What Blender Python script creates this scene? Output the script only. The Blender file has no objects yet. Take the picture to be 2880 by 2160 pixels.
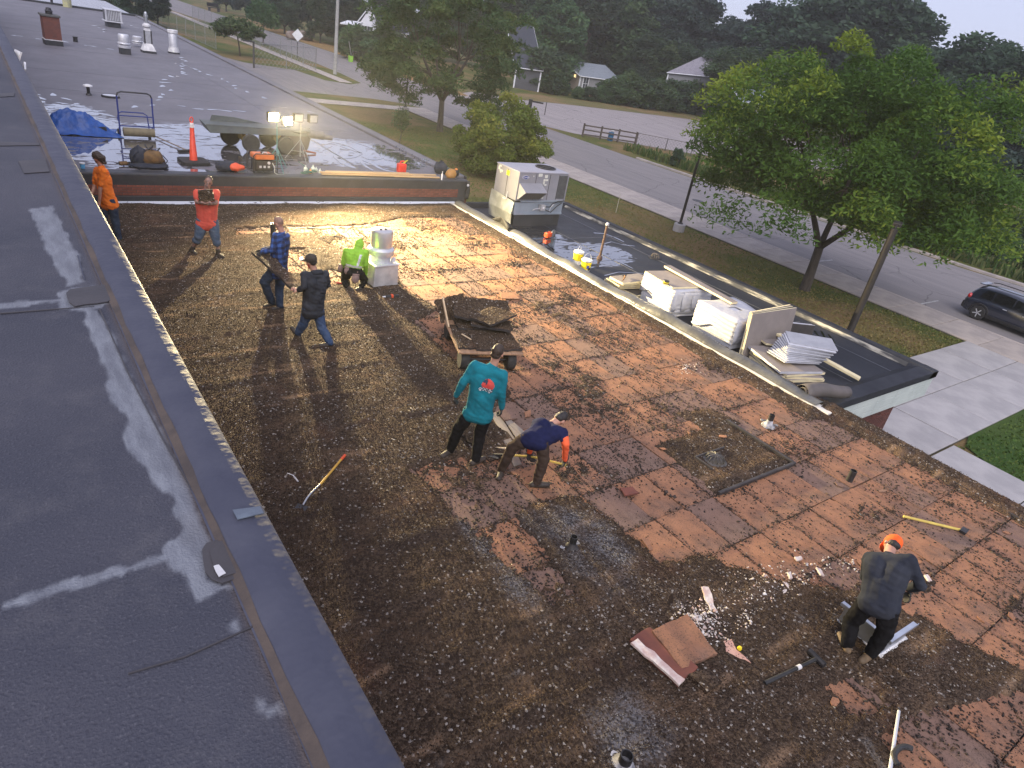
import bpy, bmesh, math, random
import numpy as np
from mathutils import Vector, Matrix
random.seed(7); RNG = np.random.default_rng(11)
S = bpy.context.scene
COL = S.collection
R = math.radians
# ---------------------------------------------------------------- camera
YAW, PITCH, ROLL, FPX, CAMZ = R(40.49), R(27.69), R(10.68), 1885.5, 5.6
_f = Vector((math.sin(YAW)*math.cos(PITCH), math.cos(YAW)*math.cos(PITCH), -math.sin(PITCH)))
_r = Vector((math.cos(YAW), -math.sin(YAW), 0)); _u = _r.cross(_f)
_R = math.cos(ROLL)*_r + math.sin(ROLL)*_u; _U = -math.sin(ROLL)*_r + math.cos(ROLL)*_u
cd = bpy.data.cameras.new('camera'); cam = bpy.data.objects.new('camera', cd); COL.objects.link(cam)
cd.sensor_width = 36; cd.lens = 36*FPX/2880; cd.clip_end = 2000; cd.clip_start = .05
M = Matrix((_R, _U, -_f)).transposed().to_4x4(); M.translation = (0, 0, CAMZ); cam.matrix_world = M
S.camera = cam
S.render.resolution_x, S.render.resolution_y = 1024, 768
# ---------------------------------------------------------------- sky, sun, exposure
SUN_AZ, SUN_EL = R(215), R(42)
w = bpy.data.worlds.new('World'); S.world = w; w.use_nodes = True
nt = w.node_tree; sk = nt.nodes.new('ShaderNodeTexSky'); sk.sky_type = 'NISHITA'; sk.sun_disc = False
sk.sun_elevation = SUN_EL; sk.sun_rotation = SUN_AZ; sk.dust_density = 1.0; sk.air_density = 1.0; sk.ozone_density = 2.0
bg = nt.nodes['Background']; bg.inputs['Strength'].default_value = .06
hz_ = nt.nodes.new('ShaderNodeMix'); hz_.data_type = 'RGBA'; hz_.inputs[0].default_value = .8      # thin even high cloud over the blue
nt.links.new(sk.outputs[0], hz_.inputs[6]); hz_.inputs[7].default_value = (5.2, 5.35, 7.3, 1); nt.links.new(hz_.outputs[2], bg.inputs['Color'])
sl = bpy.data.lights.new('sun', 'SUN'); sl.energy = 1.35; sl.angle = R(60); sl.color = (1, .92, .88)
so = bpy.data.objects.new('sun', sl); COL.objects.link(so)
sd = Vector((math.sin(SUN_AZ)*math.cos(SUN_EL), math.cos(SUN_AZ)*math.cos(SUN_EL), math.sin(SUN_EL)))
so.rotation_euler = sd.to_track_quat('Z', 'Y').to_euler(); so.location = (0, 0, 60)
S.view_settings.view_transform = 'Standard'; S.view_settings.look = 'None'; S.view_settings.gamma = 1
S.view_settings.exposure = 1.22
LAMP_W = 9600
# ---------------------------------------------------------------- helpers
def ray(x, y): return _R*((x-1440)/FPX) - _U*((y-1080)/FPX) + _f
def P(x, y, z=0.0):
    d = ray(x, y); t = (z-CAMZ)/d.z; return Vector((0, 0, CAMZ)) + d*t
def Pd(x, y, dist_xy):
    "point on the pixel ray at a given horizontal distance"
    d = ray(x, y); t = dist_xy/math.hypot(d.x, d.y); return Vector((0, 0, CAMZ)) + d*t
def topz(base, x, y):
    "height of the point straight above base seen at image row of (x, y)"
    return Pd(x, y, math.hypot(base[0], base[1])).z
ZG, ZU, ZC, ZL = -3.4, .77, -.32, 3.6      # ground, far roof, canopy roof, raised roof at left
def tag(o, label=None, cat=None, group=None, kind=None):
    if label: o['label'] = label
    if cat: o['category'] = cat
    if group: o['group'] = group
    if kind: o['kind'] = kind
    return o
def thing(name, label, cat, loc=(0, 0, 0), rz=0, group=None):
    o = bpy.data.objects.new(name, None); COL.objects.link(o); o.location = loc; o.rotation_euler = (0, 0, rz)
    o.empty_display_size = .1
    return tag(o, label, cat, group)
def mobj(name, me, parent=None):
    o = bpy.data.objects.new(name, me); COL.objects.link(o)
    if parent: o.parent = parent
    return o
def copy_tree(o, parent=None):
    c = o.copy(); COL.objects.link(c)
    if parent: c.parent = parent
    for ch in list(o.children): copy_tree(ch, c)
    return c
def rotm(rx=0, ry=0, rz=0): return Matrix.Rotation(rz, 3, 'Z') @ Matrix.Rotation(ry, 3, 'Y') @ Matrix.Rotation(rx, 3, 'X')
class MB:
    def __init__(s): s.v = []; s.f = []; s.m = []
    def add(s, vs, fs, mi=0):
        o = len(s.v); s.v += [tuple(v) for v in vs]; s.f += [tuple(i+o for i in f) for f in fs]; s.m += [mi]*len(fs); return s
    def box(s, c, d, rot=None, mi=0, taper=1.0):
        vs = []
        for z in (-.5, .5):
            k = taper if z > 0 else 1
            for x, y in ((-.5, -.5), (.5, -.5), (.5, .5), (-.5, .5)):
                p = Vector((x*d[0]*k, y*d[1]*k, z*d[2]))
                if rot is not None: p = rot @ p
                vs.append(p + Vector(c))
        return s.add(vs, [(3, 2, 1, 0), (4, 5, 6, 7), (0, 1, 5, 4), (1, 2, 6, 5), (2, 3, 7, 6), (3, 0, 4, 7)], mi)
    def tube(s, pts, r, n=8, caps=True, mi=0):
        pts = [Vector(p) for p in pts]; rs = r if isinstance(r, (list, tuple)) else [r]*len(pts)
        vs = []; ref = None
        for i, p in enumerate(pts):
            t = (pts[min(i+1, len(pts)-1)] - pts[max(i-1, 0)])
            t = t.normalized() if t.length > 1e-9 else Vector((0, 0, 1))
            if ref is None: ref = Vector((0, 0, 1)) if abs(t.z) < .9 else Vector((1, 0, 0))
            a = t.cross(ref).normalized(); b = a.cross(t).normalized(); ref = b
            for k in range(n):
                an = 2*math.pi*k/n; vs.append(p + (a*math.cos(an) + b*math.sin(an))*rs[i])
        fs = [(i*n+k, i*n+(k+1) % n, (i+1)*n+(k+1) % n, (i+1)*n+k) for i in range(len(pts)-1) for k in range(n)]
        if caps: fs += [tuple(range(n-1, -1, -1)), tuple((len(pts)-1)*n+k for k in range(n))]
        return s.add(vs, fs, mi)
    def cyl(s, p0, p1, r0, r1=None, n=14, mi=0, caps=True): return s.tube([p0, p1], [r0, r0 if r1 is None else r1], n, caps, mi)
    def lathe(s, prof, c=(0, 0, 0), n=24, mi=0):
        vs = [(c[0]+r*math.cos(2*math.pi*k/n), c[1]+r*math.sin(2*math.pi*k/n), c[2]+z) for r, z in prof for k in range(n)]
        fs = [(i*n+k, i*n+(k+1) % n, (i+1)*n+(k+1) % n, (i+1)*n+k) for i in range(len(prof)-1) for k in range(n)]
        fs += [tuple(range(n-1, -1, -1)), tuple((len(prof)-1)*n+k for k in range(n))]
        return s.add(vs, fs, mi)
    def prism(s, poly, z0, z1, mi=0):
        n = len(poly); a = sum(poly[i][0]*poly[(i+1) % n][1]-poly[(i+1) % n][0]*poly[i][1] for i in range(n))
        if a < 0: poly = poly[::-1]
        vs = [(p[0], p[1], z0) for p in poly] + [(p[0], p[1], z1) for p in poly]
        return s.add(vs, [tuple(range(n-1, -1, -1)), tuple(range(n, 2*n))] + [(i, (i+1) % n, n+(i+1) % n, n+i) for i in range(n)], mi)
    def extrude(s, pts, vec, mi=0):
        n = len(pts); v = Vector(vec); vs = [Vector(p) for p in pts] + [Vector(p)+v for p in pts]
        return s.add(vs, [tuple(range(n-1, -1, -1)), tuple(range(n, 2*n))] + [(i, (i+1) % n, n+(i+1) % n, n+i) for i in range(n)], mi)
    def sheet(s, pts, mi=0): return s.add(pts, [tuple(range(len(pts)))], mi)
    def grid(s, rows, mi=0, close=False):
        nr, nc = len(rows), len(rows[0]); vs = [p for r in rows for p in r]
        fs = [(i*nc+j, i*nc+(j+1) % nc, (i+1)*nc+(j+1) % nc, (i+1)*nc+j) for i in range(nr-1) for j in range(nc if close else nc-1)]
        return s.add(vs, fs, mi)
    def ball(s, c, r, n=10, m=7, mi=0, rot=None):
        r = r if isinstance(r, (tuple, list, Vector)) else (r, r, r); rows = []
        for i in range(m+1):
            th = math.pi*(i+.001)/(m+.002); row = []
            for k in range(n):
                p = Vector((r[0]*math.sin(th)*math.cos(2*math.pi*k/n), r[1]*math.sin(th)*math.sin(2*math.pi*k/n), -r[2]*math.cos(th)))
                if rot is not None: p = rot @ p
                row.append(p+Vector(c))
            rows.append(row)
        return s.grid(rows, mi, True)
    def mesh(s, name):
        me = bpy.data.meshes.new(name); me.from_pydata(s.v, [], s.f); me.polygons.foreach_set('material_index', s.m); me.update(); return me
    def build(s, name, m=None, parent=None, smooth=False, bevel=0, seg=2, fix=True):
        me = s.mesh(name)
        if fix:
            b = bmesh.new(); b.from_mesh(me); bmesh.ops.recalc_face_normals(b, faces=b.faces); b.to_mesh(me); b.free()
        for x in (m if isinstance(m, (list, tuple)) else [m]):
            if x: me.materials.append(x)
        if smooth:
            me.polygons.foreach_set('use_smooth', [True]*len(me.polygons))
            if smooth != 'all': me.set_sharp_from_angle(angle=R(40))
        o = mobj(name, me, parent)
        if bevel:
            bm_ = o.modifiers.new('bevel', 'BEVEL'); bm_.width = bevel; bm_.segments = seg; bm_.limit_method = 'ANGLE'
        return o
# fast vectorised value noise
def _hash(ix, iy, s):
    n = (ix*374761393 + iy*668265263 + s*1442695041) & 0x7fffffff
    n = ((n ^ (n >> 13))*1274126177) & 0x7fffffff
    return ((n ^ (n >> 16)) & 0xffff)/65535.0
def vnoise(x, y, s=0):
    x = np.asarray(x, float); y = np.asarray(y, float)
    ix = np.floor(x).astype(np.int64); iy = np.floor(y).astype(np.int64); fx = x-ix; fy = y-iy
    fx = fx*fx*(3-2*fx); fy = fy*fy*(3-2*fy)
    a = _hash(ix, iy, s); b = _hash(ix+1, iy, s); c = _hash(ix, iy+1, s); d = _hash(ix+1, iy+1, s)
    return a*(1-fx)*(1-fy) + b*fx*(1-fy) + c*(1-fx)*fy + d*fx*fy
def fbm(x, y, s=0, o=4):
    t = 0; a = .5
    for k in range(o): t = t + a*vnoise(x*2**k, y*2**k, s+k*17); a *= .5
    return t/(1-.5**o)
def sdpoly(px, py, poly):
    "signed distance to polygon, positive inside"
    d = np.full(px.shape, 1e9); ins = np.zeros(px.shape, bool); n = len(poly)
    for i in range(n):
        ax, ay = poly[i][0], poly[i][1]; bx, by = poly[(i+1) % n][0], poly[(i+1) % n][1]
        ex, ey = bx-ax, by-ay; wx, wy = px-ax, py-ay
        t = np.clip((wx*ex+wy*ey)/max(ex*ex+ey*ey, 1e-9), 0, 1)
        d = np.minimum(d, np.hypot(wx-ex*t, wy-ey*t))
        c = ((ay <= py) & (by > py)) | ((by <= py) & (ay > py))
        with np.errstate(divide='ignore', invalid='ignore'): xi = ax + (py-ay)*ex/(ey if abs(ey) > 1e-12 else 1e-12)
        ins ^= c & (px < xi)
    return np.where(ins, d, -d)
def fast_mesh(name, V, F, mat, col=None, smooth=False):
    "V (n,3), F (m,k) numpy arrays; col: per-vertex (n,) or (n,3) values in attribute 'tint'"
    me = bpy.data.meshes.new(name); n, m, k = len(V), len(F), F.shape[1]
    me.vertices.add(n); me.vertices.foreach_set('co', np.ascontiguousarray(V, np.float32).ravel())
    me.loops.add(m*k); me.loops.foreach_set('vertex_index', np.ascontiguousarray(F, np.int32).ravel())
    me.polygons.add(m); me.polygons.foreach_set('loop_start', np.arange(0, m*k, k, dtype=np.int32))
    me.update(calc_edges=True); me.validate()
    if col is not None:
        a = me.attributes.new('tint', 'FLOAT', 'POINT'); a.data.foreach_set('value', np.ascontiguousarray(col, np.float32))
    if smooth: me.polygons.foreach_set('use_smooth', [True]*m)
    if mat: me.materials.append(mat)
    return me
# ---------------------------------------------------------------- materials
def _n(nt, t, **k):
    n = nt.nodes.new(t)
    for a, b in k.items():
        if a in n.inputs: n.inputs[a].default_value = b
        else: setattr(n, a, b)
    return n
def base_mat(name):
    m = bpy.data.materials.new(name); m.use_nodes = True; return m, m.node_tree, m.node_tree.nodes['Principled BSDF']
def c4(c): return (c[0], c[1], c[2], 1)
def coords(nt, stretch=None):
    tc = _n(nt, 'ShaderNodeTexCoord')
    if stretch is None: return tc.outputs['Object']
    mp = _n(nt, 'ShaderNodeMapping'); mp.inputs['Scale'].default_value = stretch; nt.links.new(tc.outputs['Object'], mp.inputs[0]); return mp.outputs[0]
def noise(nt, vec, scale, detail=4, rough=.6, dist=0):
    n = _n(nt, 'ShaderNodeTexNoise'); n.inputs['Scale'].default_value = scale; n.inputs['Detail'].default_value = detail
    n.inputs['Roughness'].default_value = rough; n.inputs['Distortion'].default_value = dist; nt.links.new(vec, n.inputs['Vector']); return n.outputs['Fac']
def ramp(nt, fac, a=.35, b=.65):
    n = _n(nt, 'ShaderNodeMapRange'); n.interpolation_type = 'SMOOTHSTEP'
    n.inputs['From Min'].default_value = a; n.inputs['From Max'].default_value = b; nt.links.new(fac, n.inputs['Value']); return n.outputs[0]
def mix(nt, fac, a, b):
    n = _n(nt, 'ShaderNodeMix', data_type='RGBA')
    if isinstance(fac, (int, float)): n.inputs[0].default_value = fac
    else: nt.links.new(fac, n.inputs[0])
    for i, v in ((6, a), (7, b)):
        if isinstance(v, tuple): n.inputs[i].default_value = c4(v)
        else: nt.links.new(v, n.inputs[i])
    return n.outputs[2]
def math_(nt, op, a, b=None, clamp=False):
    n = _n(nt, 'ShaderNodeMath', operation=op, use_clamp=clamp)
    for i, v in ((0, a), (1, b)):
        if v is None: continue
        if isinstance(v, (int, float)): n.inputs[i].default_value = v
        else: nt.links.new(v, n.inputs[i])
    return n.outputs[0]
def bump(nt, bs, h, strength=.5, dist=.01):
    n = _n(nt, 'ShaderNodeBump'); n.inputs['Strength'].default_value = strength; n.inputs['Distance'].default_value = dist
    nt.links.new(h, n.inputs['Height']); nt.links.new(n.outputs[0], bs.inputs['Normal'])
_MC = {}
def mat(name, c, c2=None, scale=6, rough=.75, metal=0, spec=.5, bmp=0, bscale=60, bdist=.01, a=.35, b=.65, stretch=None, sheen=0, coat=0, vary=0, cloth=0):
    "plain procedural material: two colours mixed by noise, fine relief; vary = brightness change from one object to the next"
    if name in _MC: return _MC[name]
    m, nt, bs = base_mat(name); v = coords(nt, stretch)
    bs.inputs['Roughness'].default_value = rough; bs.inputs['Metallic'].default_value = metal
    bs.inputs['Specular IOR Level'].default_value = spec; bs.inputs['Coat Weight'].default_value = coat
    c2 = c2 or tuple(x*.72 for x in c)
    col = mix(nt, ramp(nt, noise(nt, v, scale, 5), a, b), c, c2)
    if vary:
        oi = _n(nt, 'ShaderNodeObjectInfo'); hs = _n(nt, 'ShaderNodeHueSaturation')
        f = math_(nt, 'ADD', math_(nt, 'MULTIPLY', oi.outputs['Random'], 2*vary), 1-vary)
        nt.links.new(f, hs.inputs['Value']); nt.links.new(col, hs.inputs['Color']); col = hs.outputs[0]
    nt.links.new(col, bs.inputs['Base Color'])
    if bmp: bump(nt, bs, noise(nt, v, bscale, 3), bmp, bdist)
    _MC[name] = m; return m
def emit(name, c, s):
    m, nt, bs = base_mat(name); bs.inputs['Base Color'].default_value = c4(c); bs.inputs['Emission Color'].default_value = c4(c); bs.inputs['Emission Strength'].default_value = s; return m
# ================================================================ surface materials
def m_gravel():
    m, nt, bs = base_mat('roof gravel'); v = coords(nt)
    vo = _n(nt, 'ShaderNodeTexVoronoi'); vo.inputs['Scale'].default_value = 42; nt.links.new(v, vo.inputs['Vector'])
    sep = _n(nt, 'ShaderNodeSeparateColor'); nt.links.new(vo.outputs['Color'], sep.inputs[0])
    stone = mix(nt, ramp(nt, sep.outputs[0], .1, 1.0), (.040, .028, .021), (.105, .075, .053))
    stone = mix(nt, ramp(nt, sep.outputs[1], .95, .98), stone, (.34, .31, .28))
    dust = ramp(nt, noise(nt, coords(nt, (.55, 1.5, 1)), 1.4, 5, .65, .4), .50, .72)
    stone = mix(nt, math_(nt, 'MULTIPLY', dust, .55), stone, (.22, .140, .085))
    dark = ramp(nt, noise(nt, v, .55, 4, .6, .6), .48, .68)
    stone = mix(nt, math_(nt, 'MULTIPLY', dark, .55), stone, (.036, .026, .022))
    red = ramp(nt, noise(nt, coords(nt, (1, 1, 1)), .8, 3, .6, .2), .55, .7)
    stone = mix(nt, math_(nt, 'MULTIPLY', red, .30), stone, (.11, .050, .034))
    sx = _n(nt, 'ShaderNodeSeparateXYZ'); nt.links.new(v, sx.inputs[0]); yy = math_(nt, 'ADD', sx.outputs[1], math_(nt, 'MULTIPLY', noise(nt, v, .9, 3), .30))
    fr = math_(nt, 'ABSOLUTE', math_(nt, 'SUBTRACT', math_(nt, 'FRACT', math_(nt, 'DIVIDE', yy, .857)), .5))
    ln = math_(nt, 'MULTIPLY', ramp(nt, fr, .10, .0), ramp(nt, noise(nt, coords(nt, (.8, .35, 1)), 1.3, 3, .5), .50, .62))
    stone = mix(nt, math_(nt, 'MULTIPLY', ln, .8), stone, (.25, .165, .105))
    pale = ramp(nt, noise(nt, v, 2.1, 3, .5, .6), .68, .78)
    stone = mix(nt, math_(nt, 'MULTIPLY', pale, .25), stone, (.33, .32, .31))
    ash = _n(nt, 'ShaderNodeAttribute'); ash.attribute_name = 'ash'; stone = mix(nt, math_(nt, 'MULTIPLY', ash.outputs['Fac'], .75), stone, mix(nt, ramp(nt, sep.outputs[2], .2, .9), (.05, .052, .058), (.25, .25, .265)))
    nt.links.new(stone, bs.inputs['Base Color']); bs.inputs['Roughness'].default_value = .95; bs.inputs['Specular IOR Level'].default_value = .1
    h = math_(nt, 'ADD', math_(nt, 'MULTIPLY', vo.outputs['Distance'], -1.0), math_(nt, 'MULTIPLY', noise(nt, v, 90, 3), .5))
    bump(nt, bs, h, .9, .03); return m
def m_tint(name, stops, rough=.85, spec=.3):
    m, nt, bs = base_mat(name); at = _n(nt, 'ShaderNodeAttribute'); at.attribute_name = 'tint'
    cr = _n(nt, 'ShaderNodeValToRGB'); el = cr.color_ramp.elements
    while len(el) < len(stops): el.new(.5)
    for e, (p, c) in zip(el, stops): e.position = p; e.color = c4(c)
    nt.links.new(at.outputs['Fac'], cr.inputs[0]); nt.links.new(cr.outputs[0], bs.inputs['Base Color'])
    bs.inputs['Roughness'].default_value = rough; bs.inputs['Specular IOR Level'].default_value = spec; return m
def m_fibre():
    m, nt, bs = base_mat('orange fibreboard'); v = coords(nt)
    oi = _n(nt, 'ShaderNodeObjectInfo')
    c = mix(nt, ramp(nt, noise(nt, v, 1.7, 6, .65), .3, .7), (.36, .180, .100), (.25, .120, .068))
    c = mix(nt, math_(nt, 'MULTIPLY', oi.outputs['Random'], .6), c, (.20, .108, .076))
    gr_ = math_(nt, 'MULTIPLY', ramp(nt, oi.outputs['Random'], .70, .74), .7); c = mix(nt, gr_, c, (.165, .115, .098))
    stain = ramp(nt, noise(nt, v, 3.2, 6, .7, .5), .55, .70)
    c = mix(nt, math_(nt, 'MULTIPLY', stain, .65), c, (.085, .055, .043))
    dust = ramp(nt, noise(nt, v, .8, 4, .6), .52, .72)
    c = mix(nt, math_(nt, 'MULTIPLY', dust, .40), c, (.26, .19, .155))
    dirt = ramp(nt, noise(nt, v, 1.1, 7, .75, .8), .42, .64); c = mix(nt, math_(nt, 'MULTIPLY', dirt, .58), c, (.098, .066, .051))
    fl = ramp(nt, math_(nt, 'ADD', noise(nt, v, 60, 3, .6), math_(nt, 'MULTIPLY', dirt, .08)), .56, .66)
    c = mix(nt, math_(nt, 'MULTIPLY', fl, .7), c, (.060, .042, .035))
    nt.links.new(c, bs.inputs['Base Color']); bs.inputs['Roughness'].default_value = .9; bs.inputs['Specular IOR Level'].default_value = .2
    bump(nt, bs, noise(nt, v, 120, 3), .4, .006); return m
def m_membrane(name, c, c2, puddles=None, gran=0, rough=.55, bmp=.15):
    "rubber roof sheet; puddles = list of (x, y, rx, ry) world ellipses in which standing water lies"
    m, nt, bs = base_mat(name); v = coords(nt)
    col = mix(nt, ramp(nt, noise(nt, v, .45, 5, .6), .3, .7), c, c2)
    col = mix(nt, math_(nt, 'MULTIPLY', ramp(nt, noise(nt, v, 3, 6, .7), .5, .75), .35), col, tuple(min(1, x*1.7+.01) for x in c))
    h = noise(nt, v, 160, 2) if not gran else noise(nt, v, gran, 2, .5)
    rg = math_(nt, 'ADD', math_(nt, 'MULTIPLY', noise(nt, v, 1.3, 5), .25), rough-.12)
    if puddles:
        sx = _n(nt, 'ShaderNodeSeparateXYZ'); nt.links.new(v, sx.inputs[0]); acc = None
        for (x, y, rx, ry) in puddles:
            dx = math_(nt, 'DIVIDE', math_(nt, 'SUBTRACT', sx.outputs[0], x), rx); dy = math_(nt, 'DIVIDE', math_(nt, 'SUBTRACT', sx.outputs[1], y), ry)
            d = math_(nt, 'SUBTRACT', 1.0, math_(nt, 'SQRT', math_(nt, 'ADD', math_(nt, 'MULTIPLY', dx, dx), math_(nt, 'MULTIPLY', dy, dy))))
            acc = d if acc is None else math_(nt, 'MAXIMUM', acc, d)
        acc = math_(nt, 'MINIMUM', acc, .30)
        n1 = math_(nt, 'ADD', noise(nt, coords(nt, (.8, 1.9, 1)), 1.3, 3, .5, 2.0), math_(nt, 'MULTIPLY', noise(nt, v, 4.5, 2, .5, .8), .35))
        wet = ramp(nt, math_(nt, 'ADD', math_(nt, 'MULTIPLY', acc, .9), n1), .82, .86)
        wet = math_(nt, 'MULTIPLY', wet, ramp(nt, acc, -.02, .06))
        mr = _n(nt, 'ShaderNodeMix', data_type='FLOAT'); nt.links.new(wet, mr.inputs[0]); nt.links.new(rg, mr.inputs[2]); mr.inputs[3].default_value = .03; rg = mr.outputs[0]
        col = mix(nt, wet, col, tuple(x*.55 for x in c))
        h = math_(nt, 'MULTIPLY', h, math_(nt, 'SUBTRACT', 1.0, wet))
    bs.inputs['Specular IOR Level'].default_value = .22
    if puddles: nt.links.new(wet, bs.inputs['Coat Weight']); bs.inputs['Coat Roughness'].default_value = .03; bs.inputs['Coat IOR'].default_value = 2.1
    if puddles: nt.links.new(math_(nt, 'ADD', math_(nt, 'MULTIPLY', wet, .75), .2), bs.inputs['Specular IOR Level'])
    nt.links.new(col, bs.inputs['Base Color']); nt.links.new(rg, bs.inputs['Roughness'])
    bump(nt, bs, h, bmp, .01); return m
def m_lawn(name='lawn grass', g1=(.060, .095, .022), g2=(.120, .115, .035), dry=(.21, .14, .068), da=.46, db=.64):
    m, nt, bs = base_mat(name); v = coords(nt)
    c = mix(nt, ramp(nt, noise(nt, v, .35, 6, .65), .35, .65), g1, g2)
    c = mix(nt, ramp(nt, noise(nt, v, .13, 5, .6, .3), da, db), c, dry)
    c = mix(nt, math_(nt, 'MULTIPLY', ramp(nt, noise(nt, v, 9, 5, .7), .35, .75), .5), c, tuple(x*.45 for x in g1))
    nt.links.new(c, bs.inputs['Base Color']); bs.inputs['Roughness'].default_value = .95; bs.inputs['Specular IOR Level'].default_value = .15
    bump(nt, bs, noise(nt, v, 14, 5, .7), .9, .08); return m
def m_asphalt(name, c, c2):
    m, nt, bs = base_mat(name); v = coords(nt)
    col = mix(nt, ramp(nt, noise(nt, coords(nt, (1.6, .12, 1)), .9, 5, .6), .3, .7), c, c2)
    col = mix(nt, math_(nt, 'MULTIPLY', ramp(nt, noise(nt, v, 25, 3, .7), .5, .8), .4), col, tuple(x*1.5 for x in c2))
    vo = _n(nt, 'ShaderNodeTexVoronoi', feature='DISTANCE_TO_EDGE'); vo.inputs['Scale'].default_value = .16; vo.inputs['Randomness'].default_value = 1
    wv = _n(nt, 'ShaderNodeVectorMath', operation='ADD'); nz = _n(nt, 'ShaderNodeTexNoise'); nz.inputs['Scale'].default_value = .8; nt.links.new(v, nz.inputs['Vector'])
    nt.links.new(v, wv.inputs[0]); nt.links.new(nz.outputs['Color'], wv.inputs[1]); nt.links.new(wv.outputs[0], vo.inputs['Vector'])
    col = mix(nt, math_(nt, 'MULTIPLY', math_(nt, 'SUBTRACT', 1.0, ramp(nt, vo.outputs['Distance'], .002, .008)), .6), col, tuple(x*.35 for x in c))
    nt.links.new(col, bs.inputs['Base Color']); bs.inputs['Roughness'].default_value = .85; bump(nt, bs, noise(nt, v, 60, 3), .3, .01); return m
G_GRAVEL = m_gravel(); G_FIB = m_fibre()
G_STONE = m_tint('loose roof stones', [(0, (.027, .019, .015)), (.55, (.068, .048, .035)), (.85, (.105, .077, .057)), (.95, (.20, .18, .165)), (1, (.32, .31, .30))], .95, .05)
G_BIT = m_tint('tar crumbs', [(0, (.018, .014, .012)), (.7, (.06, .045, .038)), (1, (.16, .10, .07))])
G_LAWN = m_lawn(); G_LAWN2 = m_lawn('greener lawn', (.040, .085, .016), (.065, .105, .024), (.14, .11, .045), .62, .8)
G_ROAD = m_asphalt('road asphalt', (.155, .145, .15), (.20, .185, .185))
G_LOT = m_asphalt('old asphalt of the lot', (.21, .19, .195), (.29, .26, .255))
G_CONC = mat('pavement concrete', (.37, .325, .295), (.28, .25, .235), 1.1, .85, bmp=.25, bscale=40, vary=.05)
G_CONC2 = mat('cool concrete', (.37, .355, .355), (.29, .28, .285), .9, .85, bmp=.25, bscale=40, vary=.05)
G_EPDM = m_membrane('grey rubber roof', (.130, .127, .144), (.165, .160, .178), [(4.6, 22.0, 3.6, 3.0), (9.0, 23.4, 4.2, 2.6), (2.3, 25.2, 1.6, 4.0), (6.2, 25.0, 3.5, 1.6), (11.3, 22.2, 1.6, 1.6)], rough=.62)
G_CAN = m_membrane('black rubber roof', (.014, .016, .024), (.021, .024, .033), [(13.9, 16.0, 1.5, 2.4), (15.0, 14.9, 1.8, 1.3)], rough=.5)
def m_left():
    m, nt, bs = base_mat('coated roof'); v = coords(nt)
    col = mix(nt, ramp(nt, noise(nt, v, .6, 5, .6), .3, .7), (.044, .047, .064), (.062, .063, .080))
    col = mix(nt, math_(nt, 'MULTIPLY', ramp(nt, noise(nt, v, 2.6, 6, .75), .45, .8), .5), col, (.115, .112, .122))
    fl = noise(nt, v, 95, 2, .5); col = mix(nt, math_(nt, 'MULTIPLY', ramp(nt, fl, .58, .72), .35), col, (.14, .14, .16)); col = mix(nt, math_(nt, 'MULTIPLY', ramp(nt, fl, .42, .30), .5), col, (.03, .03, .04))
    for nm, c1, c2, sc_ in (('primer', (.205, .22, .25), (.14, .15, .178), 7), ('dirt', (.060, .047, .042), (.095, .075, .066), 14)):
        at_ = _n(nt, 'ShaderNodeAttribute'); at_.attribute_name = nm
        col = mix(nt, at_.outputs['Fac'], col, mix(nt, ramp(nt, noise(nt, coords(nt, (2.5, .6, 1)), sc_, 5, .7), .3, .7), c1, c2))
    nt.links.new(col, bs.inputs['Base Color']); bs.inputs['Roughness'].default_value = .65; bs.inputs['Specular IOR Level'].default_value = .22
    bump(nt, bs, math_(nt, 'ADD', fl, math_(nt, 'MULTIPLY', noise(nt, v, 40, 2), .6)), .55, .012); return m
G_LEFT = m_left()
G_BLACK = mat('black flashing', (.022, .024, .028), (.034, .036, .042), 2, .5, bmp=.2, bscale=9, bdist=.03)
G_CAP = mat('edge flashing', (.052, .056, .082), (.066, .070, .096), 2.2, .6, spec=.22, bmp=.45, bscale=6, bdist=.035)
G_PRIMER = mat('grey lap primer', (.27, .285, .31), (.185, .195, .22), 3.5, .7, a=.3, b=.75, bmp=.3, bscale=22)
G_DIRT = mat('brown dirt in the valley', (.085, .066, .056), (.052, .043, .041), 4, .95, bmp=.5, bscale=30)
G_BRICK = mat('red brick', (.20, .062, .040), (.14, .045, .032), 4, .85, bmp=.3, bscale=50, vary=.22)
G_BRICKD = mat('dark red brick', (.115, .036, .028), (.085, .028, .024), 4, .85, bmp=.3, bscale=50, vary=.25)
G_MORTAR = mat('mortar', (.20, .155, .13), (.15, .12, .105), 8, .95)
G_MORTARD = mat('dark mortar', (.12, .085, .07), (.09, .066, .056), 8, .95)
G_WHITE = mat('weathered white paint', (.66, .66, .66), (.46, .46, .48), 4, .6, bmp=.2, bscale=20)
G_TAR = mat('tar smears', (.022, .02, .022), (.045, .04, .04), 6, .6, bmp=.5, bscale=18)
G_GALV = mat('galvanised metal', (.52, .54, .56), (.40, .42, .45), 5, .38, metal=.85, bmp=.08, bscale=12)
G_ALU = mat('painted vent metal', (.60, .61, .64), (.50, .51, .55), 4, .42, metal=.35)
G_DKMET = mat('dark metal', (.03, .03, .033), (.05, .05, .055), 6, .45, metal=.5)
G_RUBBER = mat('tyre rubber', (.018, .018, .019), (.03, .03, .03), 12, .8, bmp=.4, bscale=40)
G_FASCIA = mat('pale fascia panel', (.50, .55, .53), (.42, .47, .46), 1.2, .5)
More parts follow.
